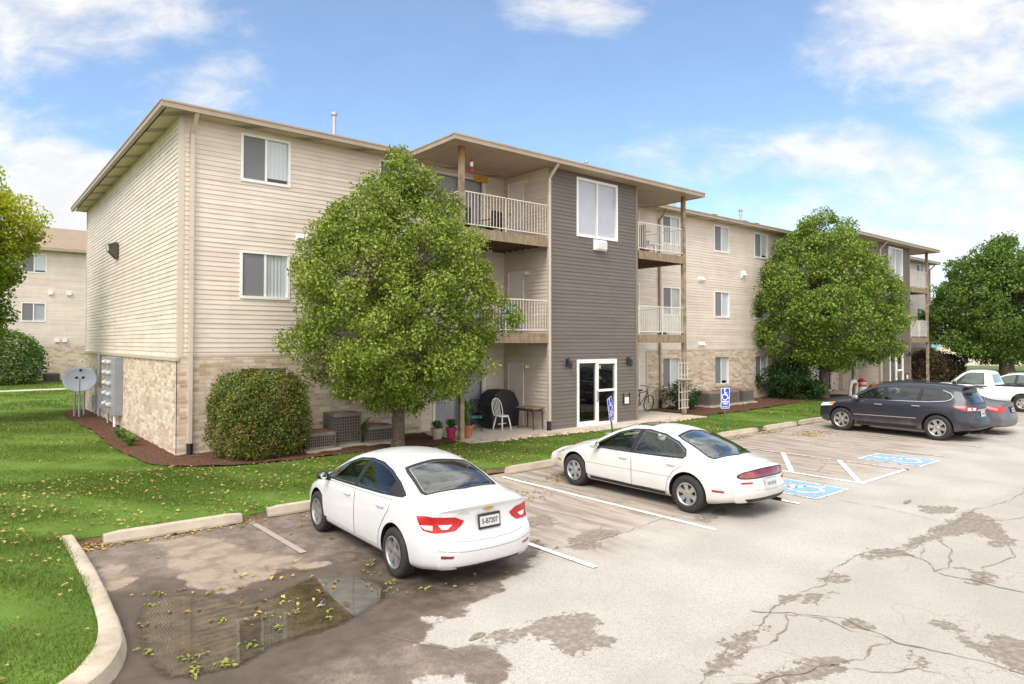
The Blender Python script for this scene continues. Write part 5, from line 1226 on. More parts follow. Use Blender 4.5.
        edges = [(i,(i+1)%n) for i in range(n)]
        for hp in holes:
            if len(g): pts = pts[:n] + [q for q in pts[n:] if not (in_poly([(q.x, q.y)], hp)[0] or abs(sdf([(q.x, q.y)], hp)[0]) < step*.3)]
        for hp in holes:
            b0 = len(pts); hv = []
            for i in range(len(hp)):
                a, b = Vector(hp[i]), Vector(hp[(i+1)%len(hp)]); k = max(1, int((b-a).length/step)); hv += [a.lerp(b, j/k) for j in range(k)]
            pts = pts + hv; edges += [(b0+i, b0+(i+1)%len(hv)) for i in range(len(hv))]
        vo, eo, fo, ov, *_ = delaunay_2d_cdt(pts, edges, [], 1, 1e-7)
        if holes:
            cen = np.array([[sum(vo[i].x for i in f_)/len(f_), sum(vo[i].y for i in f_)/len(f_)] for f_ in fo]); bad = np.zeros(len(fo), bool)
            for hp in holes: bad |= in_poly(cen, hp)
            fo = [f_ for f_, b_ in zip(fo, bad) if not b_]
        P = []; Nn = []
        for q in vo:
            o, d = fr(q.x, q.y); h, nn, *_ = s.bvh.ray_cast(Vector(o), Vector(d), 20)
            if h is None: 
                h2 = s.bvh.find_nearest(Vector(o)+Vector(d)*6); h, nn = (h2[0], h2[1])
            if nn.dot(Vector(d)) > 0: nn = -nn
            P.append(h + nn*off); Nn.append(nn)
        bm = bmesh.new(); vs = [bm.verts.new(q) for q in P]; bm.verts.ensure_lookup_table()
        for f_ in fo:
            try: bm.faces.new([vs[i] for i in f_])
            except ValueError: pass
        if skirt:
            be = [e for e in bm.edges if len(e.link_faces) == 1]; low = {}
            for e in be:
                for v in e.verts:
                    if v not in low: low[v] = None
            idx = {v: i for i, v in enumerate(vs)}
            for v in low: low[v] = bm.verts.new(v.co - Nn[idx[v]]*skirt)
            for e in be: 
                a, b = e.verts; bm.faces.new((a, b, low[b], low[a]))
        bmesh.ops.recalc_face_normals(bm, faces=bm.faces)
        me = bpy.data.meshes.new(name); bm.to_mesh(me); bm.free(); me.materials.append(mat)
        if sum((p_.normal.dot(Nn[0])) for p_ in me.polygons) < 0: me.flip_normals()
        if smooth: me.polygons.foreach_set('use_smooth', [True]*len(me.polygons)); me.set_sharp_from_angle(angle=math.radians(35))
        return link(name, me, parent)
    side = staticmethod(lambda sg: (lambda a, b: ((a, sg*3, b), (0,-sg,0))))
    rearf = staticmethod(lambda a, b: ((-5, a, b), (1,0,0)))
    frontf = staticmethod(lambda a, b: ((5, a, b), (-1,0,0)))
    topf = staticmethod(lambda a, b: ((a, b, 4), (0,0,-1)))
    @staticmethod
    def corner(sg, ang, ox):
        """oblique rays towards a corner of the car: a across, b up"""
        d = Vector((math.cos(ang), -sg*math.sin(ang), 0)) if ox < 0 else Vector((-math.cos(ang), -sg*math.sin(ang), 0)); t = Vector((d.y, -d.x, 0))
        if ox < 0: t = t if True else t
        c = Vector((ox, sg*.75, 0))
        return lambda a, b: (c + t*a + Vector((0,0,b)) - d*3, d)
def self_cr(P, k):
    P = [np.array(p, float) for p in P]; out = []; n = len(P)
    for i in range(n-1):
        p0, p1, p2, p3 = P[max(i-1,0)], P[i], P[i+1], P[min(i+2,n-1)]
        for j in range(k):
            t = j/k; out.append(.5*((2*p1)+(-p0+p2)*t+(2*p0-5*p1+4*p2-p3)*t*t+(-p0+3*p1-3*p2+p3)*t**3))
    out.append(P[-1]); return [tuple(q) for q in out]
def wheel(parent, x, y, r, w, sg, spokes=5, double=True, rimf=.68, rim=None, rot=0.3, wide=.055, dark=None):
    """tyre and rim; sg = +1 on the car's left side"""
    wh = thing_part('wheel', parent, (x, y, r)); rr = r*rimf
    pf = [(rr,-w/2+.01),(rr+.015,-w/2),(r-.03,-w/2),(r-.008,-w/2+.02),(r,-w/2+.045),(r,w/2-.045),(r-.008,w/2-.02),(r-.03,w/2),(rr+.015,w/2),(rr,w/2-.01),(rr-.02,w/2-.05),(rr-.02,-w/2+.05)]
    MB().lathe(pf+[pf[0]], (0,0,0), 'y', 40).build('tyre', M['rubber'], wh, smooth=True, sharp=50)
    rm = rim or M['silver']; mb = MB(); o = sg*(w/2)
    mb.lathe([(rr-.004, o*.99),(rr-.02, o*1.02),(rr-.035, o*.9),(rr-.05, o*.2)], (0,0,0), 'y', 40)
    mb.lathe([(0,o*.80),(.045,o*.80),(.068,o*.72),(.07,o*.35),(0,o*.35)], (0,0,0), 'y', 20)
    for i in range(spokes):
        a0 = rot + 2*PI*i/spokes
        for da in ((-.15,.15) if double else (0,)):
            a = a0+da; c, s_ = math.cos(a), math.sin(a); tx, tz = -s_, c; r0, r1 = .05, rr-.02; w0, w1 = (wide*.62, wide*.8) if not double else (wide*.42, wide*.42)
            q = []
            for (rad, ww, oo) in ((r0, w0, .74), (r0+.4*(r1-r0), w0*.92, .80), (r1, w1, .88)):
                for e, dep in ((-1,oo),(1,oo),(1,oo-.42),(-1,oo-.42)): q.append((c*rad+tx*ww*e*(1 if dep == oo else 1.15), o*dep, s_*rad+tz*ww*e*(1 if dep == oo else 1.15)))
            fs = []
            for b in (0,4): fs += [(b,b+1,b+5,b+4),(b+1,b+2,b+6,b+5),(b+3,b,b+4,b+7),(b+2,b+3,b+7,b+6)]
            mb.add(q, fs)
    mb.build('rim', rm, wh, smooth=True, sharp=30)
    bk = MB(); bk.lathe([(0,o*.12),(rr*.8,o*.12),(rr-.03,o*.1)], (0,0,0), 'y', 24); bk.build('brake_disc', dark or M['black_metal'], wh, smooth=True)
    return wh
def thing_part(name, parent, loc):
    o = bpy.data.objects.new(name, None); COL.objects.link(o); o.parent = parent; o.location = loc; o.empty_display_size = .1; return o
def text_mesh(txt, size, mat, name, parent, loc, rot, ext=.002, bold=0, sx=1):
    cu = bpy.data.curves.new('t', 'FONT'); cu.body = txt; cu.size = size; cu.extrude = ext; cu.align_x = 'CENTER'; cu.align_y = 'CENTER'; cu.offset = bold
    t = bpy.data.objects.new('t', cu); COL.objects.link(t); dg = bpy.context.evaluated_depsgraph_get(); me = bpy.data.meshes.new_from_object(t.evaluated_get(dg)); bpy.data.objects.remove(t, do_unlink=True)
    me.materials.clear(); me.materials.append(mat); o = link(name, me, parent, loc); o.rotation_euler = rot; o.scale = (sx,1,1); return o
M['cglass'] = glass_mat('tinted_car_glass', (.42,.50,.47), 1.5)
M['rglass'] = glass_mat('rear_car_glass', (.62,.70,.68), 2.6)
M['sglass'] = glass_mat('green_car_glass', (.66,.78,.72), 1.5)
M['dglass'] = simple('dark_green_glass', (.06,.09,.075), .03, .4, 2, coat=1, coatr=.01)
M['redlens'] = simple('red_tail_lens', (.40,.006,.010), .3, .15, 9, coat=.25); M['darkred'] = simple('dark_red_lens', (.17,.012,.016), .15, .35, 6, coat=1)
M['clear'] = simple('clear_lens', (.78,.76,.76), .1, coat=1); M['amber'] = simple('amber_lens', (.6,.2,.02), .15, coat=1)
M['plate'] = simple('plate_white', (.50,.50,.50), .4); M['plate_ink'] = simple('plate_ink', (.03,.03,.05), .5); M['gold'] = simple('gold_badge', (.62,.40,.07), .25, metal=.7)
M['gap'] = simple('panel_gap', (.02,.02,.02), .8)
M['trimblk'] = simple('satin_black_trim', (.010,.010,.011), .5)

def pane_polys(dlo, pillars, pane_in):
    cuts = [None] + pillars + [None]; out = []
    for i in range(len(cuts)-1):
        q = list(dlo)
        if cuts[i] is not None:                           # behind (smaller x) the line i
            (xa,za),(xb,zb) = cuts[i]; q = clip_poly(q, (xa-.03,za), (xb-.03,zb))
        if cuts[i+1] is not None:
            (xa,za),(xb,zb) = cuts[i+1]; q = clip_poly(q, (xb+.03,zb), (xa+.03,za))
        out.append(inset(q, pane_in) if len(q) > 2 else None)
    return out
def cabin(c, root, dlo, pillars, rear, wind, zf, pane_in=.026, solid=(), rear_is_top=True, half=.50):
    """hollow the passenger space and cut the glazed openings; returns the cutters"""
    c.cut = True; I = M['interior']; out = []
    fl = [p for p in dlo if p[1] > zf+.05]; x0, x1 = min(p[0] for p in dlo), max(p[0] for p in dlo)
    top = sorted(inset(fl, .035), key=lambda p: -p[0])
    poly = [(x1+.02, zf-.25)] + [(x1-.02, zf+.03)] + [p for p in top if p[1] > zf+.12] + [(x0+.03, zf+.03), (x0+.02, zf-.25)]
    out.append(MB().prism(poly, -half-.06, half+.06, lambda a, b, q: (a, q, b)).build('cabin_cutter', I))
    for k, q in enumerate(pane_polys(dlo, pillars, pane_in)):
        if q and k not in solid:
            q = inset(q, .004)
            for sg in (1,-1): out.append(MB().prism(q, min(sg*.42, sg*1.15), max(sg*.42, sg*1.15), lambda a, b, q_: (a, q_, b)).build('pane_cutter', I))
    if rear: out.append(MB().prism(inset(rear, .012), zf+.02, 2.2).build('glass_cutter', I) if rear_is_top else MB().prism(inset(rear, .012), -3.2, -1.3, lambda a, b, q_: (q_, a, b)).build('glass_cutter', I))
    if wind: out.append(MB().prism(inset(wind, .02), zf+.03, 2.2).build('glass_cutter', I))
    return out
def seats(root, xf, xr, z, w=.36, s=1.0):
    """front seats, rear bench and wheel as seen above the window line"""
    for y in (w, -w):
        st = MB().add([(xf-.26,y-.24,z-.3),(xf-.26,y+.24,z-.3),(xf-.42,y+.21,z+.20),(xf-.42,y-.21,z+.20),(xf-.12,y-.24,z-.3),(xf-.12,y+.24,z-.3),(xf-.32,y+.21,z+.20),(xf-.32,y-.21,z+.20)], [(0,3,2,1),(4,5,6,7),(0,1,5,4),(1,2,6,5),(2,3,7,6),(3,0,4,7)]).build('front_seat', M['seat'], root, bevel=.04)
        MB().box(xf-.46, xf-.36, y-.13, y+.13, z+.22, z+.37).build('headrest', M['seat'], st, bevel=.03)
    MB().add([(xr-.10,-.55,z-.3),(xr-.10,.55,z-.3),(xr-.28,.52,z+.12),(xr-.28,-.52,z+.12),(xr+.04,-.55,z-.3),(xr+.04,.55,z-.3),(xr-.18,.52,z+.12),(xr-.18,-.52,z+.12)], [(0,3,2,1),(4,5,6,7),(0,1,5,4),(1,2,6,5),(2,3,7,6),(3,0,4,7)]).build('rear_bench', M['seat'], root, bevel=.04)
    R = Matrix.Rotation(-1.15, 3, 'Y'); mb = MB(); pts = [Vector((.0,w,0))+Vector((xf+.42,0,z+.06))+R@Vector((.18*math.cos(a),.18*math.sin(a),0)) for a in np.linspace(0, 2*PI, 21)]
    mb.tube(pts, .014, 6, caps=False); mb.tube([pts[5], pts[15]], .014, 6); mb.build('steering_wheel', M['black'], root, smooth=True)
M['interior'] = simple('dark_grey_interior', (.055,.055,.058), .8, .2, 4); M['seat'] = simple('grey_seat_fabric', (.11,.105,.10), .85, .15, 12)
def doors_and_glass(c, root, dlo, pillars, doors, paint, glass, handles, seam_w=.006, trim=M['trimblk'], trim_in=.0, pane_in=.026, seal=True):
    """side glazing, doors and their handles on both sides. pillars: list of ((x,z),(x,z)) lines front to back that part the panes"""
    for sg in (1,-1):
        fr = c.side(sg); panes = pane_polys(dlo, pillars, pane_in)
        sur = c.patch('window_surround', dlo, fr, trim, root, .007, .05, .014, holes=[q for q in panes if q] if c.cut else ())
        for i, q in enumerate(panes):
            if q: c.patch('side_window', q, fr, glass[i] if isinstance(glass, list) else glass, sur, .0095, .06, .0 if c.cut else .004)
        for poly in doors:
            if seal: c.patch('door_gap', inset(poly, -seam_w), fr, M['gap'], root, .0015, .07, .0)
            d = c.patch('door', poly, fr, paint, root, .0045, .06, .0)
            xs = [p[0] for p in poly]
            for (hx, hz, hl) in handles:
                if min(xs) < hx < max(xs):
                    h, nn, *_ = c.bvh.ray_cast(Vector((hx, sg*3, hz)), Vector((0,-sg,0)), 9)
                    q = MB(); y = h.y; q.tube([(hx-hl/2, y+sg*.004, hz), (hx-hl/2+.02, y+sg*.034, hz+.002), (hx+hl/2-.02, y+sg*.034, hz+.004), (hx+hl/2, y+sg*.004, hz+.004)], [.011,.014,.014,.011], 8); q.build('handle', c.handle_mat, d, smooth=True)
def mirror(root, x, y, z, sg, paint, s=1.0):
    m = thing_part('side_mirror', root, (x, y*sg, z)); mb = MB(); mb.ball((0,sg*.11,.03), (.085*s,.125*s,.078*s), 10); o = mb.build('mirror_shell', paint, m, smooth=True)
    MB().tube([(.02,-sg*.06,-.05),(.02,sg*.08,-.01)], [.035,.028], 8).build('mirror_stalk', M['black'], m, smooth=True)
    MB().lathe([(0,-.083*s),(.062*s,-.076*s),(.066*s,-.068*s)], (0,sg*.115,.03), 'x', 16).build('mirror_glass', M['chrome'], m, smooth=True)
def plate(root, x, z, txt, tilt, frame_mat=None, tint=None, bold=.002):
    p = thing_part('licence_plate', root, (x, 0, z)); p.rotation_euler = (0, tilt, 0)
    MB().box(-.012,.004,-.172,.172,-.098,.096).build('plate_frame', frame_mat or M['black'], p, bevel=.006)
    MB().box(-.016,-.011,-.152,.152,-.066,.062).build('plate_sheet', tint or M['plate'], p)
    if txt: text_mesh(txt, .088, M['plate_ink'], 'plate_number', p, (-.0165,0,-.004), (PI/2,0,-PI/2), .001, bold, .84)
    else:                                                    # characters too small to read from here: worn strokes
        mb = MB()
        for i in range(6):
            y = -.115+.046*i
            mb.box(-.0175,-.0155,y-.012,y-.004,-.036,.030); mb.box(-.0176,-.0154,y+.004,y+.012,-.036+.02*(i%2),.030); mb.box(-.0177,-.0153,y-.010,y+.010,-.008,.002)
        mb.build('plate_number', M['plate_ink'], p)
def car_root(name, label, cat, u, v, rz=PI/2, s=1):
    t = thing(name, label, cat, (u, v, 0), rz); t.scale = (s,s,s); return t
def underbody(root, S, zb=.2):
    mb = MB(); mb.tube([(S['ax'][0],-S['Wm']+.15,S['wr']),(S['ax'][0],S['Wm']-.15,S['wr'])], .05, 8); mb.tube([(-S['L']/2+.36,-.45,.22),(-S['L']/2+.8,-.45,.24)], .03, 10)
    mb.build('exhaust_and_axle', M['black_metal'], root, smooth=True)

WHITE = paint_mat('white_car_paint', (.64,.64,.645), .3, .8); WHITE2 = paint_mat('old_white_car_paint', (.63,.615,.585), .35, .7)
NAVY = paint_mat('dusty_dark_blue_paint', (.014,.016,.027), .42, .28, 0, 1); GREYP = paint_mat('dark_grey_car_paint', (.085,.088,.10), .4, .35, .0, 1); WHITE3 = paint_mat('white_truck_paint', (.74,.73,.72), .35, .6)

def sedan_a():
    L_ = 4.667
    S = dict(L=L_, Wm=.895, wr=.325, ax=(-1.27,1.43), zw=.56, cr=.27, cf=.28,
      zb=[(-2.34,.27),(-1.8,.22),(1.6,.20),(2.34,.24)], W=[(-2.34,.74),(-2.0,.85),(-1.3,.895),(0,.89),(1.3,.892),(1.9,.86),(2.34,.74)],
      B=[(-2.34,.93),(-1.9,.975),(-1.2,.985),(0,.955),(.9,.925),(1.5,.88),(2.0,.76),(2.34,.62)], S=[(-2.34,.74),(-1.9,.80),(-1.2,.845),(0,.855),(1,.845),(1.6,.79),(2.34,.62)],
      T=[(-2.34,1.035),(-2.15,1.068),(-1.85,1.093),(-1.62,1.125),(-1.2,1.275),(-.8,1.392),(-.4,1.446),(0,1.458),(.3,1.44),(.62,1.365),(1.0,1.19),(1.28,1.03),(1.45,.995),(1.8,.93),(2.1,.83),(2.34,.70)],
      R=[(-2.34,.64),(-1.9,.66),(-1.5,.63),(-1.0,.595),(-.4,.575),(.2,.575),(.7,.60),(1.15,.66),(1.5,.68),(2.34,.50)],
      crown=[(-2.34,.045),(-1.7,.05),(-1.0,.055),(0,.06),(.7,.055),(1.3,.045),(2.34,.05)],
      rear=[(.2,.16),(.34,.07),(.52,.05),(.62,.07),(.72,.135),(.84,.155),(.95,.145),(1.03,.11),(1.07,.135),(1.5,.35)], front=[(.2,.10),(.4,.0),(.6,.06),(.8,.2),(1.0,.3)])
    c = Car(S); c.handle_mat = WHITE
    r = car_root('white_sedan', 'newer white compact sedan with red tail lights and gold badge parked by the puddle', 'car', 1.06, -9.10, PI/2-.040, .965)
    dlo = [(1.22,.935),(.95,1.085),(.62,1.235),(.30,1.335),(-.05,1.375),(-.42,1.362),(-.78,1.295),(-1.08,1.195),(-1.30,1.10),(-1.36,1.065),(-1.32,1.04),(-.7,1.005),(0,.975),(.7,.945)]
    PIL = [((.03,.9),(-.06,1.5)), ((-.98,.9),(-1.10,1.5))]; REAR = [(-.93,-.47),(-.87,0),(-.93,.47),(-1.05,.495),(-1.47,.55),(-1.54,.52),(-1.60,0),(-1.54,-.52),(-1.47,-.55),(-1.05,-.495)]; WIND = [(.47,-.46),(.52,0),(.47,.46),(.65,.50),(1.12,.57),(1.22,.52),(1.27,0),(1.22,-.52),(1.12,-.57),(.65,-.50)]
    c.body(r, WHITE, cabin(c, r, dlo, PIL, REAR, WIND, .96, solid=(2,))); seats(r, .35, -.75, .96)
    doors_and_glass(c, r, dlo, [((.03,.9),(-.06,1.5)), ((-.98,.9),(-1.10,1.5))], [[(1.14,.33),(1.18,.60),(1.16,.90),(.6,.925),(-.01,.945),(-.02,.6),(-.02,.30)], [(-.05,.30),(-.05,.6),(-.04,.945),(-.6,.965),(-1.14,.985),(-1.10,.85),(-.97,.70),(-.84,.52),(-.80,.32)]], WHITE, [M['sglass'],M['cglass'],M['trimblk']], [(.22,.845,.21),(-.88,.875,.21)])
    c.patch('rear_window', [(-.86,-.50),(-.79,0),(-.86,.50),(-1.0,.545),(-1.49,.60),(-1.57,.57),(-1.64,0),(-1.57,-.57),(-1.49,-.60),(-1.0,-.545)], c.topf, M['trimblk'], r, .004, .06, .006, holes=[REAR])
    c.patch('rear_window_pane', REAR, c.topf, M['rglass'], r, .006, .06, 0)
    c.patch('windshield', [(.42,-.50),(.47,0),(.42,.50),(.6,.55),(1.18,.62),(1.28,.55),(1.36,0),(1.28,-.55),(1.18,-.62),(.6,-.55)], c.topf, M['trimblk'], r, .004, .06, .006, holes=[WIND] if c.cut else ())
    if c.cut: c.patch('windshield_pane', WIND, c.topf, M['sglass'], r, .006, .06, 0)
    for sg in (1,-1):
        f = c.corner(sg, math.radians(40), -2.1)
        # pointed lamp that runs from the flank onto the boot lid
        k = -sg
        tl = c.patch('tail_light', [(k*-.52*-1 if False else q[0]*sg, q[1]) for q in [(-.26,.90),(-.14,.92),(.0,.92),(.24,.905),(.34,.85),(.31,.795),(.24,.735),(.0,.72),(-.16,.74),(-.22,.81)]], f, M['redlens'], r, .008, .03, .02)
        for q in ([(-.03,.815),(-.20,.80),(-.13,.755),(-.03,.755)], [(.20,.815),(.03,.82),(.08,.765),(.15,.765)]): c.patch('reversing_lens', [(a*sg, b) for a, b in q], f, M['clear'], tl, .012, .03, .004)
        c.patch('rear_reflector', [(sg*.53,.445),(sg*.69,.462),(sg*.69,.425),(sg*.55,.415)], c.rearf, M['darkred'], r, .004, .04, .004)
        c.patch('headlight', [(a*sg, b) for a, b in [(-.3,.70),(.0,.74),(.35,.76),(.3,.66),(-.2,.62)]], c.corner(sg, math.radians(45), 2.1), M['clear'], r, .004, .05, .01)
        mirror(r, .98, .86, .965, sg, M['trimblk'] if sg == 1 else WHITE, .82)
    # boot lid cut line
    def seam(pts, fr, w=.007, name='boot_seam'):
        p = np.array(pts, float); q = []
        for i in range(len(p)): d = p[min(i+1,len(p)-1)]-p[max(i-1,0)]; d = d/np.linalg.norm(d); q.append((p[i]+np.array([-d[1],d[0]])*w/2, p[i]-np.array([-d[1],d[0]])*w/2))
        c.patch(name, [tuple(a[0]) for a in q]+[tuple(a[1]) for a in q[::-1]], fr, M['seam_grey'], r, .0018, .06, 0)
    seam([(-.66,.93),(-.62,.72),(-.55,.63),(-.3,.60),(0,.595),(.3,.60),(.55,.63),(.62,.72),(.66,.93)], c.rearf)
    seam([(-.72,.52),(-.4,.485),(0,.475),(.4,.485),(.72,.52)], c.rearf, .008, 'bumper_crease')
    c.patch('lower_valance', [(-.55,.30),(.55,.30),(.48,.245),(-.48,.245)], c.rearf, M['black'], r, .004, .05, .004)
    plate(r, -2.212, .81, '5-B7207', .10)
    # gold cross-shaped badge and lettering
    b = [(-.075,.012),(-.035,.012),(-.035,.028),(.045,.028),(.035,.012),(.085,.012),(.075,-.012),(.035,-.012),(.035,-.028),(-.045,-.028),(-.035,-.012),(-.085,-.012)]
    c.patch('badge', [(x_, z_+.965) for x_, z_ in inset(b, -.006)], c.rearf, M['chrome'], r, .004, .03, .006); c.patch('badge_face', [(x_, z_+.965) for x_, z_ in b], c.rearf, M['gold'], r, .008, .03, .006)
    text_mesh('CRUZE', .05, M['chrome'], 'model_letters', r, (-2.225,.40,.955), (PI/2,0,-PI/2-.12), .003)
    for sg in (1,-1):
        for x in S['ax']: wheel(r, x, sg*(.895-.105), .325, .205, sg, 5, True, .68, rot=.5)
    underbody(r, S)
M['seam_grey'] = simple('shadowed_seam', (.22,.22,.22), .8)
def sedan_b():
    L_ = 5.34
    S = dict(L=L_, Wm=.935, wr=.335, ax=(-1.32,1.53), zw=.58, cr=.36, cf=.38,
      zb=[(-2.53,.30),(-1.8,.22),(1.6,.20),(2.53,.25)], W=[(-2.53,.80),(-2.1,.90),(-1.3,.93),(0,.935),(1.3,.93),(1.95,.89),(2.53,.70)],
      B=[(-2.53,.78),(-2.1,.90),(-1.4,.955),(0,.925),(1.0,.885),(1.6,.83),(2.1,.73),(2.53,.58)], S=[(-2.53,.70),(-2.0,.80),(-1.3,.86),(0,.875),(1,.855),(1.7,.78),(2.53,.56)],
      T=[(-2.53,.915),(-2.35,.955),(-2.0,.995),(-1.72,1.035),(-1.5,1.10),(-1.1,1.255),(-.7,1.37),(-.3,1.425),(.05,1.435),(.35,1.405),(.7,1.285),(1.1,1.08),(1.3,.985),(1.6,.935),(2.1,.84),(2.53,.66)],
      R=[(-2.53,.55),(-2.0,.62),(-1.5,.62),(-1.0,.60),(-.4,.58),(.2,.58),(.7,.615),(1.15,.68),(1.6,.66),(2.53,.42)],
      crown=[(-2.53,.06),(-1.7,.06),(-1.0,.065),(0,.07),(.7,.06),(1.3,.055),(2.53,.06)],
      rear=[(.2,.43),(.34,.31),(.50,.27),(.58,.30),(.66,.33),(.80,.37),(.9,.45),(1.0,.51),(1.5,.51)], front=[(.2,.12),(.42,.0),(.6,.06),(.8,.3),(1.0,.4)])
    c = Car(S); c.handle_mat = WHITE2
    r = car_root('white_sedan', 'older white sedan with full-width dark red tail light and sunroof beside the entry', 'car', 6.70, -9.43, PI/2-.02); r.scale = (1,1,.965)
    dlo = [(1.13,.895),(.85,1.06),(.5,1.245),(.15,1.345),(-.2,1.365),(-.6,1.32),(-.95,1.215),(-1.16,1.10),(-1.235,1.0),(-1.20,.955),(-.7,.935),(0,.915),(.6,.90)]
    PIL = [((.0,.85),(-.10,1.5))]; REAR = [(-.86,-.47),(-.80,0),(-.86,.47),(-1.0,.515),(-1.54,.575),(-1.63,.54),(-1.72,0),(-1.63,-.54),(-1.54,-.575),(-1.0,-.515)]; WIND = [(.45,-.46),(.50,0),(.45,.46),(.65,.51),(1.07,.59),(1.17,.54),(1.25,0),(1.17,-.54),(1.07,-.59),(.65,-.51)]
    c.body(r, WHITE2, cabin(c, r, dlo, PIL, REAR, WIND, .94)); seats(r, .32, -.75, .94)
    doors_and_glass(c, r, dlo, [((.0,.85),(-.10,1.5))], [[(1.17,.33),(1.20,.60),(1.14,.865),(.6,.885),(-.02,.905),(-.04,.6),(-.04,.30)], [(-.07,.30),(-.07,.6),(-.05,.905),(-.6,.925),(-1.24,.945),(-1.2,.83),(-1.02,.70),(-.89,.52),(-.86,.32)]], WHITE2, [M['sglass'],M['sglass']], [(.16,.80,.2),(-.98,.83,.2)])
    c.patch('rear_window', [(-.80,-.50),(-.73,0),(-.80,.50),(-.95,.55),(-1.56,.62),(-1.66,.58),(-1.76,0),(-1.66,-.58),(-1.56,-.62),(-.95,-.55)], c.topf, M['trimblk'], r, .004, .06, .006, holes=[REAR])
    c.patch('rear_window_pane', REAR, c.topf, M['rglass'], r, .006, .06, 0)
    c.patch('windshield', [(.40,-.50),(.46,0),(.40,.50),(.6,.55),(1.12,.64),(1.22,.58),(1.33,0),(1.22,-.58),(1.12,-.64),(.6,-.55)], c.topf, M['trimblk'], r, .004, .06, .006, holes=[WIND] if c.cut else ())
    if c.cut: c.patch('windshield_pane', WIND, c.topf, M['sglass'], r, .006, .06, 0)
    c.patch('sunroof', [(.30,-.36),(.33,0),(.30,.36),(-.12,.37),(-.12,-.37)], c.topf, M['cglass'], r, .003, .06, .004)
    tl = c.patch('tail_light', chaikin([(-.69,.715),(-.70,.79),(-.50,.838),(0,.855),(.50,.838),(.70,.79),(.69,.715),(.5,.70),(0,.705),(-.5,.70)], 1), c.rearf, M['trimblk'], r, .006, .04, .015)
    c.patch('tail_light_lens', chaikin([(-.665,.73),(-.67,.785),(-.48,.823),(0,.838),(.48,.823),(.67,.785),(.665,.73),(.5,.718),(0,.722),(-.5,.718)], 1), c.rearf, M['darkred'], tl, .011, .04, .006)
    for sg in (1,-1):
        c.patch('rear_reflector', [(sg*.44,.655),(sg*.66,.66),(sg*.66,.625),(sg*.44,.62)], c.rearf, M['redlens'], r, .005, .04, .004)
        c.patch('side_marker', [(-2.02,.50),(-1.82,.50),(-1.82,.462),(-2.02,.462)], c.side(sg), M['redlens'], r, .004, .04, .004)
        c.patch('side_marker', [(2.02,.50),(2.22,.50),(2.22,.455),(2.02,.455)], c.side(sg), M['amber'], r, .004, .04, .004)
        c.patch('headlight', [(a*sg, b) for a, b in [(-.3,.64),(.0,.69),(.35,.70),(.3,.62),(-.2,.58)]], c.corner(sg, math.radians(45), 2.2), M['clear'], r, .004, .05, .01)
        c.patch('rub_strip', [(1.16,.575),(-1.0,.60),(-1.0,.592),(1.16,.567)], c.side(sg), M['seam_grey'], r, .006, .06, .0)
        c.patch('sill_trim', [(1.12,.30),(-.9,.30),(-.86,.235),(1.08,.235)], c.side(sg), M['black'], r, .004, .06, .0)
        mirror(r, .86, .90, .95, sg, WHITE2, .95)
    c.patch('bumper_crease', [(-.80,.545),(-.5,.520),(0,.512),(.5,.520),(.80,.545),(.80,.538),(.5,.513),(0,.504),(-.5,.513),(-.80,.538)], c.rearf, M['seam_grey'], r, .003, .06, 0)
    plate(r, -2.385, .60, '', .20, M['chrome'], None, .0)
    c.patch('lower_valance', [(-.62,.37),(.62,.37),(.55,.31),(-.55,.31)], c.rearf, M['black'], r, .004, .05, .004)
    for sg in (1,-1):
        for x in S['ax']: wheel(r, x, sg*(.935-.115), .335, .225, sg, 6, False, .64, rot=.35, wide=.066)
    underbody(r, S); MB().tube([(-2.36,.45,.24),(-2.0,.45,.25)], .04, 10).build('tailpipe', M['black_metal'], r, smooth=True)
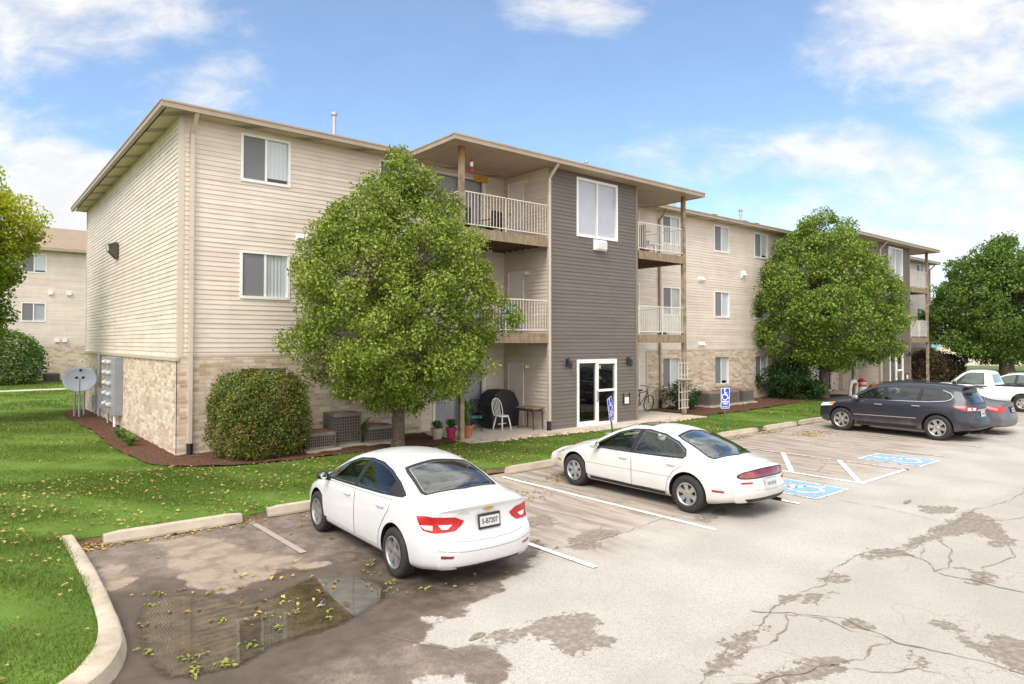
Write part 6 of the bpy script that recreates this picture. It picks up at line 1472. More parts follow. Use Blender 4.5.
def suv():
    L_ = 5.17
    S = dict(L=L_, Wm=.99, wr=.395, ax=(-1.45,1.57), zw=.72, cr=.24, cf=.27, gap=.06,
      zb=[(-2.59,.38),(-1.8,.28),(1.6,.26),(2.59,.30)], W=[(-2.59,.86),(-2.1,.96),(-1.3,.985),(0,.98),(1.3,.985),(2.0,.95),(2.59,.76)],
      B=[(-2.59,1.10),(-2.0,1.155),(-1.2,1.15),(0,1.13),(1.0,1.10),(1.6,1.07),(2.1,1.0),(2.59,.90)], S=[(-2.59,.80),(-2.0,.90),(-1.3,.925),(0,.93),(1,.92),(1.7,.86),(2.59,.62)],
      T=[(-2.59,1.64),(-2.3,1.685),(-1.8,1.735),(-1.0,1.768),(-.2,1.77),(.3,1.74),(.62,1.66),(1.0,1.46),(1.35,1.24),(1.55,1.175),(1.9,1.14),(2.3,1.08),(2.59,.98)],
      R=[(-2.59,.62),(-2.0,.66),(-1.0,.68),(0,.69),(.6,.69),(1.1,.72),(1.6,.74),(2.59,.5)],
      crown=[(-2.59,.07),(-1.7,.08),(0,.08),(.7,.07),(1.3,.06),(2.59,.06)],
      rear=[(.3,.22),(.45,.14),(.62,.12),(.72,.17),(.85,.21),(1.05,.23),(1.3,.32),(1.55,.48),(1.66,.44),(1.75,.44)], front=[(.3,.10),(.5,.0),(.75,.02),(.95,.08),(1.2,.2)])
    c = Car(S); c.handle_mat = M['chrome']
    r = car_root('dark_suv', 'dusty dark blue suv with chrome window line parked nose to the lawn', 'suv', 19.86, -9.04, PI/2 - .035, .965)
    dlo = [(1.30,1.12),(1.0,1.30),(.66,1.50),(.3,1.60),(-.4,1.635),(-1.1,1.62),(-1.55,1.575),(-1.78,1.49),(-1.86,1.38),(-1.80,1.29),(-1.65,1.235),(-1.2,1.185),(0,1.155),(.8,1.13)]
    PIL = [((.22,1.0),(.13,1.8)), ((-.88,1.0),(-.98,1.8))]; REAR = [(-.56,1.20),(.56,1.20),(.50,1.49),(-.50,1.49)]; WIND = [(.60,-.54),(.65,0),(.60,.54),(.85,.58),(1.27,.65),(1.36,.58),(1.42,0),(1.36,-.58),(1.27,-.65),(.85,-.58)]
    c.body(r, NAVY, cabin(c, r, dlo, PIL, REAR, WIND, 1.15, rear_is_top=False, half=.56, pane_in=.03)); seats(r, .5, -.6, 1.15)
    doors_and_glass(c, r, dlo, [((.22,1.0),(.13,1.8)), ((-.88,1.0),(-.98,1.8))], [[(1.20,.42),(1.25,.75),(1.24,1.085),(.6,1.105),(.18,1.12),(.17,.7),(.17,.40)], [(.14,.40),(.14,.7),(.15,1.12),(-.4,1.135),(-1.0,1.16),(-1.04,1.0),(-.96,.80),(-.93,.6),(-.90,.42)]], NAVY, [M['sglass'],M['privacy'],M['privacy']], [(.34,1.01,.24),(-.82,1.04,.24)], trim=M['trimblk'], pane_in=.03)
    inn = inset(dlo, .013)
    for sg in (1,-1):
        c.patch('chrome_strip', dlo[6:] + inn[6:][::-1], c.side(sg), M['chrome'], r, .012, .05, .006)
        c.patch('door_moulding', [(1.14,.63),(-.84,.66),(-.84,.635),(1.14,.605)], c.side(sg), M['chrome'], r, .010, .06, .008)
        c.patch('sill_trim', [(1.12,.40),(-.93,.40),(-.9,.30),(1.08,.30)], c.side(sg), M['black'], r, .004, .06, .0)
        for q in ((.22,.13),(-.88,-.98)): c.patch('pillar', [(q[0]+.04,1.155),(q[0]-.04,1.155),(q[1]-.02,1.60),(q[1]+.06,1.60)], c.side(sg), M['trimblk'], r, .0065, .05, 0)
        f = c.corner(sg, math.radians(40), -2.3); tl = c.patch('tail_light', [(a*sg, b) for a, b in [(-.42,1.10),(-.1,1.105),(.28,1.07),(.30,.98),(.1,.955),(-.2,.975)]], f, M['redlens'], r, .008, .03, .02)
        for q in ([(.26,1.05),(.14,1.06),(.12,.98),(.26,.985)], [(.05,1.06),(-.07,1.065),(-.07,.985),(.05,.98)]): c.patch('reversing_lens', [(a*sg, b) for a, b in q], f, M['clear'], tl, .012, .03, .004)
        c.patch('headlight', [(a*sg, b) for a, b in [(-.4,.90),(.0,.93),(.40,.98),(.34,.86),(-.3,.78)]], c.corner(sg, math.radians(45), 2.2), M['clear'], r, .006, .05, .01)
        c.patch('turn_signal', [(a*sg, b) for a, b in [(.2,.97),(.42,.985),(.38,.9),(.22,.9)]], c.corner(sg, math.radians(55), 2.2), M['amber'], r, .012, .05, .006)
        mirror(r, 1.06, .96, 1.18, sg, NAVY, 1.1)
        MB().tube([(.45,sg*.60,1.735),(-.2,sg*.605,1.785),(-1.2,sg*.60,1.78),(-2.0,sg*.58,1.735)], .018, 8).build('roof_rail', M['black'], r, smooth=True)
    c.patch('rear_window', [(-.62,1.17),(.62,1.17),(.56,1.52),(-.56,1.52)], c.rearf, M['trimblk'], r, .005, .06, .006, holes=[REAR]); c.patch('rear_window_pane', REAR, c.rearf, M['rglass_dark'], r, .007, .06, 0)
    c.patch('windshield', [(.55,-.58),(.6,0),(.55,.58),(.8,.62),(1.32,.70),(1.42,.62),(1.5,0),(1.42,-.62),(1.32,-.70),(.8,-.62)], c.topf, M['trimblk'], r, .004, .06, .006, holes=[WIND] if c.cut else ())
    if c.cut: c.patch('windshield_pane', WIND, c.topf, M['sglass'], r, .006, .06, 0)
    MB().box(-2.34,-2.02,-.58,.58,1.665,1.71).build('rear_spoiler', NAVY, r, bevel=.018)
    c.patch('chrome_bar', [(-.36,1.0),(.36,1.0),(.36,.955),(-.36,.955)], c.rearf, M['chrome'], r, .012, .05, .01)
    plate(r, -2.392, .86, '', .12, M['chrome'])
    c.patch('lower_bumper', [(-.84,.56),(-.6,.50),(.6,.50),(.84,.56),(.84,.44),(-.84,.44)], c.rearf, M['black'], r, .005, .06, .005)
    for sg in (1,-1):
        for x in S['ax']: wheel(r, x, sg*(.99-.12), .395, .255, sg, 6, False, .68, rot=.15, wide=.08)
    underbody(r, S)
M['rglass_dark'] = glass_mat('privacy_car_glass', (.22,.24,.25), 2.0); M['privacy'] = M['rglass_dark']
def sedan_c():
    L_ = 4.8
    S = dict(L=L_, Wm=.895, wr=.325, ax=(-1.40,1.45), zw=.56, cr=.25, cf=.4,
      zb=[(-2.4,.27),(-1.8,.22),(1.6,.20),(2.4,.24)], W=[(-2.4,.80),(-2.0,.872),(-1.3,.895),(0,.89),(1.3,.892),(1.9,.86),(2.4,.74)],
      B=[(-2.4,.88),(-1.9,.955),(-1.2,.975),(0,.945),(.9,.915),(1.5,.87),(2.0,.76),(2.4,.62)], S=[(-2.4,.72),(-1.9,.80),(-1.2,.845),(0,.855),(1,.845),(1.6,.79),(2.4,.62)],
      T=[(-2.4,1.02),(-2.1,1.06),(-1.75,1.09),(-1.45,1.16),(-1.0,1.31),(-.6,1.41),(-.2,1.45),(.1,1.45),(.4,1.41),(.8,1.25),(1.2,1.05),(1.45,.985),(1.8,.92),(2.1,.83),(2.4,.70)],
      R=[(-2.4,.62),(-1.9,.66),(-1.5,.63),(-1.0,.595),(-.4,.575),(.2,.575),(.7,.60),(1.15,.66),(1.5,.68),(2.4,.50)], crown=[(-2.4,.045),(-1.7,.05),(0,.06),(1.3,.045),(2.4,.05)],
      rear=[(.2,.14),(.36,.02),(.5,0),(.62,.03),(.75,.08),(.95,.12),(1.05,.12),(1.5,.3)], front=[(.2,.10),(.4,.0),(.6,.06),(.8,.2),(1.0,.3)])
    c = Car(S); c.handle_mat = GREYP
    r = car_root('grey_sedan', 'dark grey sedan with bright red tail lights half hidden behind the dark suv', 'car', 22.30, -9.15)
    dlo = [(1.16,.925),(.9,1.07),(.55,1.24),(.25,1.335),(-.1,1.37),(-.5,1.34),(-.85,1.25),(-1.15,1.12),(-1.26,1.03),(-.7,.98),(0,.96),(.7,.94)]
    PIL = [((.03,.9),(-.06,1.5))]; REAR = [(-.76,-.46),(-.69,0),(-.76,.46),(-1.36,.53),(-1.46,0),(-1.36,-.53)]; WIND = [(.45,-.46),(.51,0),(.45,.46),(1.07,.57),(1.22,0),(1.07,-.57)]
    c.body(r, GREYP, cabin(c, r, dlo, PIL, REAR, WIND, .96)); seats(r, .35, -.7, .96)
    doors_and_glass(c, r, dlo, [((.03,.9),(-.06,1.5))], [[(1.14,.33),(1.18,.60),(1.12,.895),(.6,.92),(-.01,.94),(-.02,.6),(-.02,.30)], [(-.05,.30),(-.05,.6),(-.04,.94),(-.6,.96),(-1.14,.97),(-1.2,.85),(-1.08,.70),(-.95,.52),(-.9,.32)]], GREYP, [M['sglass'],M['cglass']], [(.22,.83,.2),(-.88,.86,.2)])
    c.patch('rear_window', [(-.70,-.50),(-.63,0),(-.70,.50),(-1.40,.58),(-1.52,0),(-1.40,-.58)], c.topf, M['trimblk'], r, .004, .06, .006, holes=[REAR]); c.patch('rear_window_pane', REAR, c.topf, M['rglass'], r, .006, .06, 0)
    c.patch('windshield', [(.40,-.50),(.46,0),(.40,.50),(1.12,.62),(1.3,0),(1.12,-.62)], c.topf, M['trimblk'], r, .004, .06, .006, holes=[WIND] if c.cut else ())
    if c.cut: c.patch('windshield_pane', WIND, c.topf, M['sglass'], r, .006, .06, 0)
    for sg in (1,-1):
        c.patch('tail_light', [(a*sg, b) for a, b in [(-.40,.88),(-.05,.93),(.28,.92),(.24,.78),(.05,.72),(-.16,.76)]], c.corner(sg, math.radians(42), -2.15), M['redlens'], r, .009, .03, .02)
        mirror(r, .92, .88, .97, sg, GREYP)
        c.patch('headlight', [(a*sg, b) for a, b in [(-.3,.70),(.0,.74),(.35,.76),(.3,.66),(-.2,.62)]], c.corner(sg, math.radians(45), 2.1), M['clear'], r, .004, .05, .01)
        for x in S['ax']: wheel(r, x, sg*.79, .325, .21, sg, 5, False, .66, rot=.5, wide=.09)
    plate(r, -2.335, .80, '', .12); underbody(r, S)
def pickup():
    L_ = 5.3
    S = dict(L=L_, Wm=.92, wr=.36, ax=(-1.5,1.62), zw=.8, cr=.05, cf=.30, gap=.07, ns=150,
      zb=[(-2.65,.5),(-1.8,.42),(1.6,.38),(2.65,.40)], W=[(-2.65,.90),(-2.0,.92),(0,.92),(1.6,.92),(2.2,.88),(2.65,.78)],
      B=[(-2.65,1.04),(-.4,1.04),(0,1.06),(1.0,1.05),(1.6,1.0),(2.2,.94),(2.65,.84)], S=[(-2.65,.87),(-.5,.88),(0,.86),(1,.86),(1.7,.82),(2.65,.7)],
      T=[(-2.65,1.09),(-.52,1.10),(-.44,1.14),(-.30,1.60),(-.22,1.70),(.2,1.74),(.55,1.72),(.75,1.64),(1.2,1.26),(1.38,1.14),(1.9,1.08),(2.4,1.0),(2.65,.90)],
      R=[(-2.65,.84),(-.55,.84),(-.25,.64),(.4,.65),(1.2,.70),(1.6,.72),(2.65,.6)], crown=[(-2.65,.02),(-.6,.02),(-.2,.06),(.6,.06),(1.3,.05),(2.65,.05)],
      rear=[(.3,.06),(.5,0),(.9,0),(1.1,.02),(1.8,.02)], front=[(.3,.10),(.5,.0),(.75,.03),(.95,.12),(1.2,.2)])
    c = Car(S); c.handle_mat = M['black']
    r = car_root('white_pickup', 'white pickup truck with black bed rail parked beyond the grey sedan', 'pickup truck', 31.85, -8.25)
    bed = MB().box(-2.56,-.55,-.74,.74,.62,1.5).build('bed_cutter', M['black'])
    c.body(r, WHITE3, [bed])
    dlo = [(1.16,1.08),(.85,1.36),(.62,1.56),(.45,1.62),(-.06,1.62),(-.12,1.10)]
    doors_and_glass(c, r, dlo, [], [[(1.16,.50),(1.18,.8),(1.14,1.05),(.5,1.065),(-.18,1.065),(-.2,.8),(-.2,.5)]], WHITE3, [M['dglass']], [(-.02,.95,.18)], trim=M['trimblk'])
    c.patch('rear_window', [(-.55,1.18),(.55,1.18),(.50,1.55),(-.50,1.55)], lambda a, b: ((-4,a,b),(1,0,0)), M['dglass'], r, .004, .06, .006)
    c.patch('windshield', [(.72,-.52),(.72,.52),(1.22,.62),(1.3,0),(1.22,-.62)], c.topf, M['dglass'], r, .004, .06, .006)
    for sg in (1,-1):
        mb = MB(); mb.box(-2.6,-.5,sg*.76,sg*.885,1.085,1.125); mb.build('bed_rail', M['black'], r, bevel=.01); mirror(r, .98, .92, 1.14, sg, M['black'], 1.1)
        MB().box(-2.66,-2.56,sg*.80,sg*.915,.68,1.02).build('tail_light', M['redlens'], r, bevel=.01)
        c.patch('headlight', [(sg*.45,.94),(sg*.74,.92),(sg*.72,.78),(sg*.45,.78)], c.frontf, M['clear'], r, .004, .05, .01)
        for x in S['ax']: wheel(r, x, sg*(.92-.12), .36, .24, sg, 5, False, .62, rot=.3, wide=.10)
    MB().box(-2.72,-2.62,-.85,.85,.45,.62).build('rear_bumper', M['chrome'], r, bevel=.02)
sedan_a(); sedan_b(); suv(); sedan_c(); pickup()
def sedan_d():
    S = dict(L=4.7, Wm=.9, wr=.33, ax=(-1.32,1.42), zw=.58, cr=.23, cf=.36,
      zb=[(-2.35,.27),(-1.8,.22),(1.6,.20),(2.35,.24)], W=[(-2.35,.80),(-2.0,.872),(-1.3,.90),(0,.90),(1.3,.892),(1.9,.86),(2.35,.74)],
      B=[(-2.35,.95),(-1.2,1.0),(0,.98),(.9,.95),(1.5,.90),(2.0,.78),(2.35,.64)], S=[(-2.35,.74),(-1.9,.80),(-1.2,.845),(0,.855),(1,.845),(1.6,.79),(2.35,.62)],
      T=[(-2.35,1.08),(-1.9,1.12),(-1.6,1.2),(-1.1,1.4),(-.6,1.50),(0,1.52),(.3,1.49),(.7,1.36),(1.15,1.12),(1.45,1.02),(1.9,.93),(2.35,.72)], R=[(-2.35,.64),(-1.5,.63),(-.4,.60),(.7,.61),(1.15,.66),(2.35,.50)], crown=[(-2.35,.045),(0,.06),(2.35,.05)],
      rear=[(.2,.10),(.5,0),(.8,.1),(1.5,.3)], front=[(.2,.10),(.4,.0),(.8,.2),(1.0,.3)])
    c = Car(S); c.handle_mat = WHITE; r = car_root('white_sedan', 'white sedan barely visible beyond the bed of the white pickup', 'car', 35.6, -8.6); c.body(r, WHITE)
    dlo = [(1.18,.96),(.8,1.2),(.4,1.36),(0,1.43),(-.5,1.40),(-1.0,1.26),(-1.35,1.06),(0,.99)]
    doors_and_glass(c, r, dlo, [((.0,.9),(-.06,1.5))], [[(1.14,.33),(1.12,.93),(-.01,.965),(-.02,.30)], [(-.05,.30),(-.04,.965),(-1.14,.99),(-.85,.52),(-.8,.32)]], WHITE, [M['dglass'],M['dglass']], [(.2,.86,.2)])
    c.patch('windshield', [(.42,-.50),(.42,.50),(1.12,.62),(1.28,0),(1.12,-.62)], c.topf, M['trimblk'], r, .004, .06, .006, holes=())
    c.patch('rear_window', [(-.8,-.50),(-.8,.50),(-1.5,.58),(-1.6,0),(-1.5,-.58)], c.topf, M['dglass'], r, .004, .06, .006)
    for sg in (1,-1):
        mirror(r, .95, .88, 1.0, sg, WHITE)
        for x in S['ax']: wheel(r, x, sg*.79, .33, .21, sg, 5, False, .66, rot=.5, wide=.09)
sedan_d()
# ------------------------------------------------------------------ street furniture and the tenants' things
def parking_sign(label, x, y, h, tilt, rz, z0=.1):
    t = thing('parking_sign', label, 'sign', (x, y, z0), rz, 'blue disabled-parking signs'); t.rotation_euler = (0, tilt, rz)
    mb = MB(); mb.add([(-.03,.0,-.2),(.03,.0,-.2),(.03,.0,h),(-.03,.0,h),(-.015,.03,-.2),(.015,.03,-.2),(.015,.03,h),(-.015,.03,h)], [(0,1,5,4),(4,5,6,7),(1,2,6,5),(0,4,7,3),(3,7,6,2),(0,3,2,1)])
    mb.build('post', M['sign_green'], t)
    def rr(w, hh, r=.035): return [(sx*(w/2-r)+r*math.cos(a), sy*(hh/2-r)+r*math.sin(a)) for sx, sy, b in ((1,1,0),(-1,1,PI/2),(-1,-1,PI),(1,-1,3*PI/2)) for a in np.linspace(b, b+PI/2, 5)]
    for zc, hh, kind in ((h-.17,.44,0),(h-.505,.22,1)):
        f = lambda a, b, c, zc=zc: (a, -c, zc+b)
        p = MB().prism(rr(.32,hh), .004, .008, f).build('sign_panel', M['sign_white'], t)
        MB().prism(rr(.285,hh-.03,.025), .0085, .0095, f).build('blue_field', M['sign_blue'], p)
        if kind == 0: wheelchair(lambda a, b, zc=zc: (a*.40+.0, -.0105, zc+.005+b*.44), M['sign_white'], '').build('wheelchair_symbol', M['sign_white'], p, fix=False)
        else:
            text_mesh('VAN', .085, M['sign_white'], 'sign_text', p, (0,-.0105,zc+.045), (PI/2,0,0), .0005, .003); text_mesh('ACCESSIBLE', .043, M['sign_white'], 'sign_text', p, (0,-.0105,zc-.05), (PI/2,0,0), .0005, .001)
    return t
parking_sign('upright blue disabled-parking sign on a green post before the lawn', 15.0, -5.55, 1.36, .02, -.42)
parking_sign('leaning blue disabled-parking sign in front of the entry doors', 9.62, -5.62, 1.42, -.27, .34)

def ac_unit(label, x, y, w, d, h, tall=False, rz=0):
    t = thing('air_conditioner', label, 'air conditioner', (x, y, ZG+.05), rz, 'air conditioners along the walls')
    def ring(s, r=.09): 
        a_, b_ = w/2*s, d/2*s; return [(sx*(a_-r)+r*math.cos(a), sy*(b_-r)+r*math.sin(a)) for sx, sy, q in ((1,1,0),(-1,1,PI/2),(-1,-1,PI),(1,-1,3*PI/2)) for a in np.linspace(q, q+PI/2, 4)]
    MB().box(-w/2-.08, w/2+.08, -d/2-.08, d/2+.08, -.06, .04).build('pad', M['concrete'], t, bevel=.01)
    MB().prism(ring(.93), .05, h-.04).build('coil', M['ac_dark'], t)
    mb = MB(); mb.prism(ring(1.0), .04, .10); mb.prism(ring(1.0), h-.09, h-.01)
    n = 16; p = ring(.985)
    for i in range(len(p)):
        a, b = Vector((*p[i],0)), Vector((*p[(i+1)%len(p)],0)); k = max(1, int((b-a).length/(.045 if tall else .05)))
        for j in range(k):
            q = a.lerp(b, j/k); mb.box(q.x-.006, q.x+.006, q.y-.006, q.y+.006, .09, h-.08)
    k = int((h-.2)/.075)
    for i in range(1, k+1):
        z = .09 + (h-.18)*i/(k+1)
        for i_ in range(len(p)): mb.tube([(*p[i_], z), (*p[(i_+1)%len(p)], z)], .006, 4, caps=False)
    mb.build('grille_cabinet', M['ac'], t, fix=False)
    mb = MB(); rmax = min(w,d)*.42
    for i in range(5): r = rmax*(i+1)/5; mb.lathe([(r-.006,h),(r,h+.008),(r+.006,h)], n=28)
    for i in range(8): a = PI*i/8; mb.tube([(-rmax*math.cos(a),-rmax*math.sin(a),h+.004),(rmax*math.cos(a),rmax*math.sin(a),h+.004)], .005, 4)
    mb.lathe([(0,h-.012),(rmax,h-.012)], n=24); mb.lathe([(0,h+.02),(.07,h+.018),(.09,h)], n=16)
    mb.build('fan_guard', M['rust'] if not tall else M['ac'], t, smooth=True)
    return t
ac_unit('low square air conditioner next to the clipped bush', 3.0, -1.35, .76, .76, .46)
ac_unit('tall dark air conditioner between the clipped bush and the pear trunk', 3.85, -1.0, .80, .80, .86, True)
ac_unit('low air conditioner just behind the pear trunk at the near corner', 4.75, -1.25, .80, .74, .48)
ac_unit('low wide air conditioner under the brick wall windows behind the upright parking sign', 20.75, -1.05, 1.0, .9, .62)
ac_unit('second low air conditioner beside the one behind the upright parking sign', 22.15, -1.0, .95, .85, .62)
ac_unit('third low air conditioner in the row, nearest the loose shrub', 23.5, -.95, .9, .85, .62)
ac_unit('tall air conditioner in the bed before the pear tree at the far entry', 28.9, -.75, .9, .85, .95, True)
ac_unit('low air conditioner at the foot of the far pear tree trunk', 30.3, -.9, .95, .85, .55)
ac_unit('small air conditioner by the brick base of the distant apartment block', .35, 33.2, .85, .85, .80, True)

# satellite dishes
def dish(label, x, y, h, r, rz, tilt):
    t = thing('satellite_dish', label, 'satellite dish', (x, y, ZG), rz, 'satellite dishes')
    mb = MB(); mb.tube([(0,0,-.2),(0,0,h)], .035, 10)
    mb.build('mast', M['galv'], t, smooth=True)
    if h > 1: 
        for a in (-.14,.16): MB().tube([(a,.55,-.2),(a,.55,h-.25)], .038, 8).build('support_pole', M['galv'], t, smooth=True)
    R = Matrix.Rotation(tilt, 4, 'X'); O = Vector((0,-.12,h+.15))
    mb = MB(); prof = [(r*q, .26*r*q*q) for q in np.linspace(0, 1, 9)]; vs = []; fs = []; n = 32
    for i in range(n):
        a = 2*PI*i/n
        for rr_, hh in prof: v = R@Vector((rr_*math.cos(a)*1.0, -hh, rr_*math.sin(a)*.86)); vs.append(O+v)
    k = len(prof)
    for i in range(n):
        for j in range(k-1): fs.append((i*k+j, ((i+1)%n)*k+j, ((i+1)%n)*k+j+1, i*k+j+1))
    mb.add(vs, fs); d = mb.build('reflector', M['dish'], t, smooth=True); md = d.modifiers.new('s','SOLIDIFY'); md.thickness = .012
    tip = O + R@Vector((0,-r*1.0,-.02)); low = O + R@Vector((0,-.26*r,-r*.86)); MB().tube([low, low.lerp(tip,.6)+Vector((0,0,-.05)), tip], .016, 8).build('feed_arm', M['galv'], t, smooth=True)
    for a in (-.1,.1): MB().lathe([(0,-.05),(.045,-.05),(.055,.03),(.03,.08),(0,.08)], tip+Vector((a,0,.0)), 'y', 12).build('receiver', M['black'], t, smooth=True)
    MB().lathe([(0,-.05),(.045,-.05),(.055,.03),(.03,.08),(0,.08)], tip+Vector((.02,0,.26)), 'y', 12).build('receiver', M['black'], t, smooth=True)
M['dish'] = simple('grey_dish_enamel', (.42,.46,.54), .45, .1, 3)
dish('large grey satellite dish on a mast in the mulch by the brick side wall', -.72, 11.3, 1.25, .54, -.10, -.25)
dish('small white satellite dish beside the far end of the long block', 48.3, -2.4, 1.5, .42, .6, -.3)

# ground-floor patio of the near entry
def windsor(x, y, rz):
    t = thing('windsor_chair', 'white spindle-back wooden chair on the patio before the black grill cover', 'chair', (x, y, ZG+.015), rz)
    mb = MB(); mb.prism([(.21*math.cos(a)*(1.05 if math.sin(a) < 0 else 1), .21*math.sin(a)) for a in np.linspace(0, 2*PI, 21)[:-1]], .43, .465); mb.build('seat', M['white'], t, bevel=.008)
    for sx in (-1,1):
        for sy in (-1,1): MB().tube([(sx*.14,sy*.13,.43),(sx*.185,sy*.17,.2),(sx*.21,sy*.20,0)], [.02,.024,.014], 8).build('leg', M['white'], t, smooth=True)
    MB().tube([(-.18,0,.2),(.18,0,.2)], .012, 8).build('stretcher', M['white'], t, smooth=True)
    mb = MB(); mb.tube([(-.19,.15,.45),(-.225,.20,.62),(-.21,.25,.82),(-.13,.28,.95),(0,.29,.99),(.13,.28,.95),(.21,.25,.82),(.225,.20,.62),(.19,.15,.45)], .015, 8)
    for a, top in ((-.12,.94),(-.06,.97),(0,.985),(.06,.97),(.12,.94)): mb.tube([(a*.9,.17,.45),(a*1.15,.285,top)], .009, 6)
    mb.build('backrest', M['white'], t, smooth=True)
windsor(9.12, -1.35, .15)
M['teal'] = simple('teal_fabric', (.10,.32,.30), .8, .1, 20); M['blue_fabric'] = simple('blue_fabric', (.06,.22,.42), .8, .15, 14)
def folding_chair(name, label, x, y, z, rz, fabric):
    t = thing(name, label, 'chair', (x, y, z), rz)
    MB().box(-.24,.24,-.22,.22,.42,.445).build('seat', fabric, t, bevel=.01); mb = MB(); mb.add([(-.24,.20,.55),(.24,.20,.55),(.24,.30,.90),(-.24,.30,.90),(-.24,.22,.545),(.24,.22,.545),(.24,.32,.895),(-.24,.32,.895)], [(0,1,2,3),(7,6,5,4),(0,4,5,1),(3,2,6,7),(0,3,7,4),(1,5,6,2)]); mb.build('backrest', fabric, t)
    for sx in (-.25,.25):
        MB().tube([(sx,-.25,0),(sx,.22,.60),(sx,.33,.93)], .013, 8).build('leg', M['black_metal'], t, smooth=True); MB().tube([(sx,.26,0),(sx,-.2,.55),(sx,-.24,.62),(sx,.20,.62)], .013, 8).build('leg', M['black_metal'], t, smooth=True)
folding_chair('folding_chair', 'teal folding chair next to the white spindle-back chair on the patio', 8.35, -.95, ZG+.015, .9, M['teal'])
folding_chair('folding_chair', 'dark folding chair behind the teal one on the patio', 8.9, -.45, ZG+.015, -.6, M['black'])
def grill():
    t = thing('covered_grill', 'barbecue grill under a tall black cover on the patio by the cream door', 'grill', (9.62, -.55, ZG+.015), .1)
    mb = MB(); mb.prism([(-.62,0),(.62,0),(.64,.75),(.40,1.12),(.15,1.22),(-.25,1.22),(-.48,1.08),(-.64,.75)], -.33, .33, lambda a, b, c: (a, c, b)); o = mb.build('cover', simple('black_grill_cover', (.022,.023,.027), .55, .3, 6, .6, 7), t, bevel=.05)
grill()
def side_table(x, y):
    t = thing('side_table', 'small wooden side table against the cream siding by the downspout', 'table', (x, y, ZG+.015), 0)
    MB().box(-.24,.24,-.42,.42,.66,.70).build('table_top', M['deck'], t, bevel=.008)
    mb = MB(); mb.box(-.2,.2,-.36,.36,.58,.659); mb.build('apron', M['dark_wood'], t)
    for sx in (-.19,.19):
        for sy in (-.35,.35): MB().tube([(sx,sy,.6),(sx*1.05,sy*1.05,0)], [.02,.012], 8).build('leg', M['black_metal'], t, smooth=True)
side_table(9.98, -1.72)
M['terracotta'] = simple('terracotta', (.38,.13,.06), .8, .15, 10); M['redpot'] = simple('magenta_glaze', (.42,.03,.10), .3); M['greypot'] = simple('stone_pot', (.40,.35,.29), .8, .15, 8)
FERN = leaf_mat('potted_plant_leaves', [(.04,.11,.02),(.08,.18,.03),(.14,.25,.05)], .3)
def pot(label, x, y, r, h, mat, seed, ph, n=70):
    t = thing('potted_plant', label, 'potted plant', (x, y, ZG+.02), 0, 'flower pots on the patio edge')
    MB().lathe([(0,0),(r*.7,0),(r*.95,h*.82),(r*1.08,h*.82),(r*1.1,h),(r*.95,h),(r*.9,h*.88),(0,h*.86)], n=20).build('pot', mat, t, smooth=True)
    mb = MB(); rr = random.Random(seed)
    for i in range(n):
        a = rr.uniform(0, 2*PI); o = rr.uniform(.2,1)*r*1.6; hh = ph*rr.uniform(.4,1); p1 = Vector((o*.6*math.cos(a), o*.6*math.sin(a), h*.85+hh)); p2 = Vector((o*math.cos(a), o*math.sin(a), h*.85+hh*rr.uniform(.55,.95))); p0 = Vector((0,0,h*.85)); s_ = Vector((-math.sin(a), math.cos(a), 0))*.03
        mb.add([p0-s_*.3, p0+s_*.3, p1+s_, p1-s_, p2], [(0,1,2,3),(3,2,4)])
    mb.build('leaves', FERN, t, fix=False)
pot('magenta flower pot with a green plant, just before the balcony post', 6.72, -2.0, .15, .34, M['redpot'], 1, .28)
pot('pale stone flower pot with a green plant behind the magenta pot', 6.42, -1.75, .18, .32, M['greypot'], 2, .26)
pot('orange terracotta pot with a tall plant, to the side of the balcony post', 7.22, -2.05, .19, .36, M['terracotta'], 3, .85, 50)

# things on the balconies
def patio_chair(label, x, y, z, rz, mat):
    t = thing('balcony_chair', label, 'chair', (x, y, z), rz)
    MB().box(-.27,.27,-.25,.25,.38,.44).build('seat', mat, t, bevel=.02); MB().box(-.27,.27,.22,.28,.44,.90).build('backrest', mat, t, bevel=.02)
    for sx in (-.25,.25):
        for sy in (-.23,.24): MB().box(sx-.02,sx+.02,sy-.02,sy+.02,0,.38 if sy < 0 else .44).build('leg', M['black_metal'], t)
        MB().box(sx-.03,sx+.03,-.25,.25,.60,.63).build('armrest', M['black_metal'], t)
patio_chair('dark chair on the top balcony near the glass door', 8.0, -.7, 6.30, 2.6, M['black'])
patio_chair('dark chair on the top balcony closer to the cream door', 9.05, -.85, 6.30, 3.4, M['black'])
patio_chair('blue chair behind the railing of the middle balcony by the cream door', 9.45, -1.15, 3.27, 2.8, M['blue_fabric'])
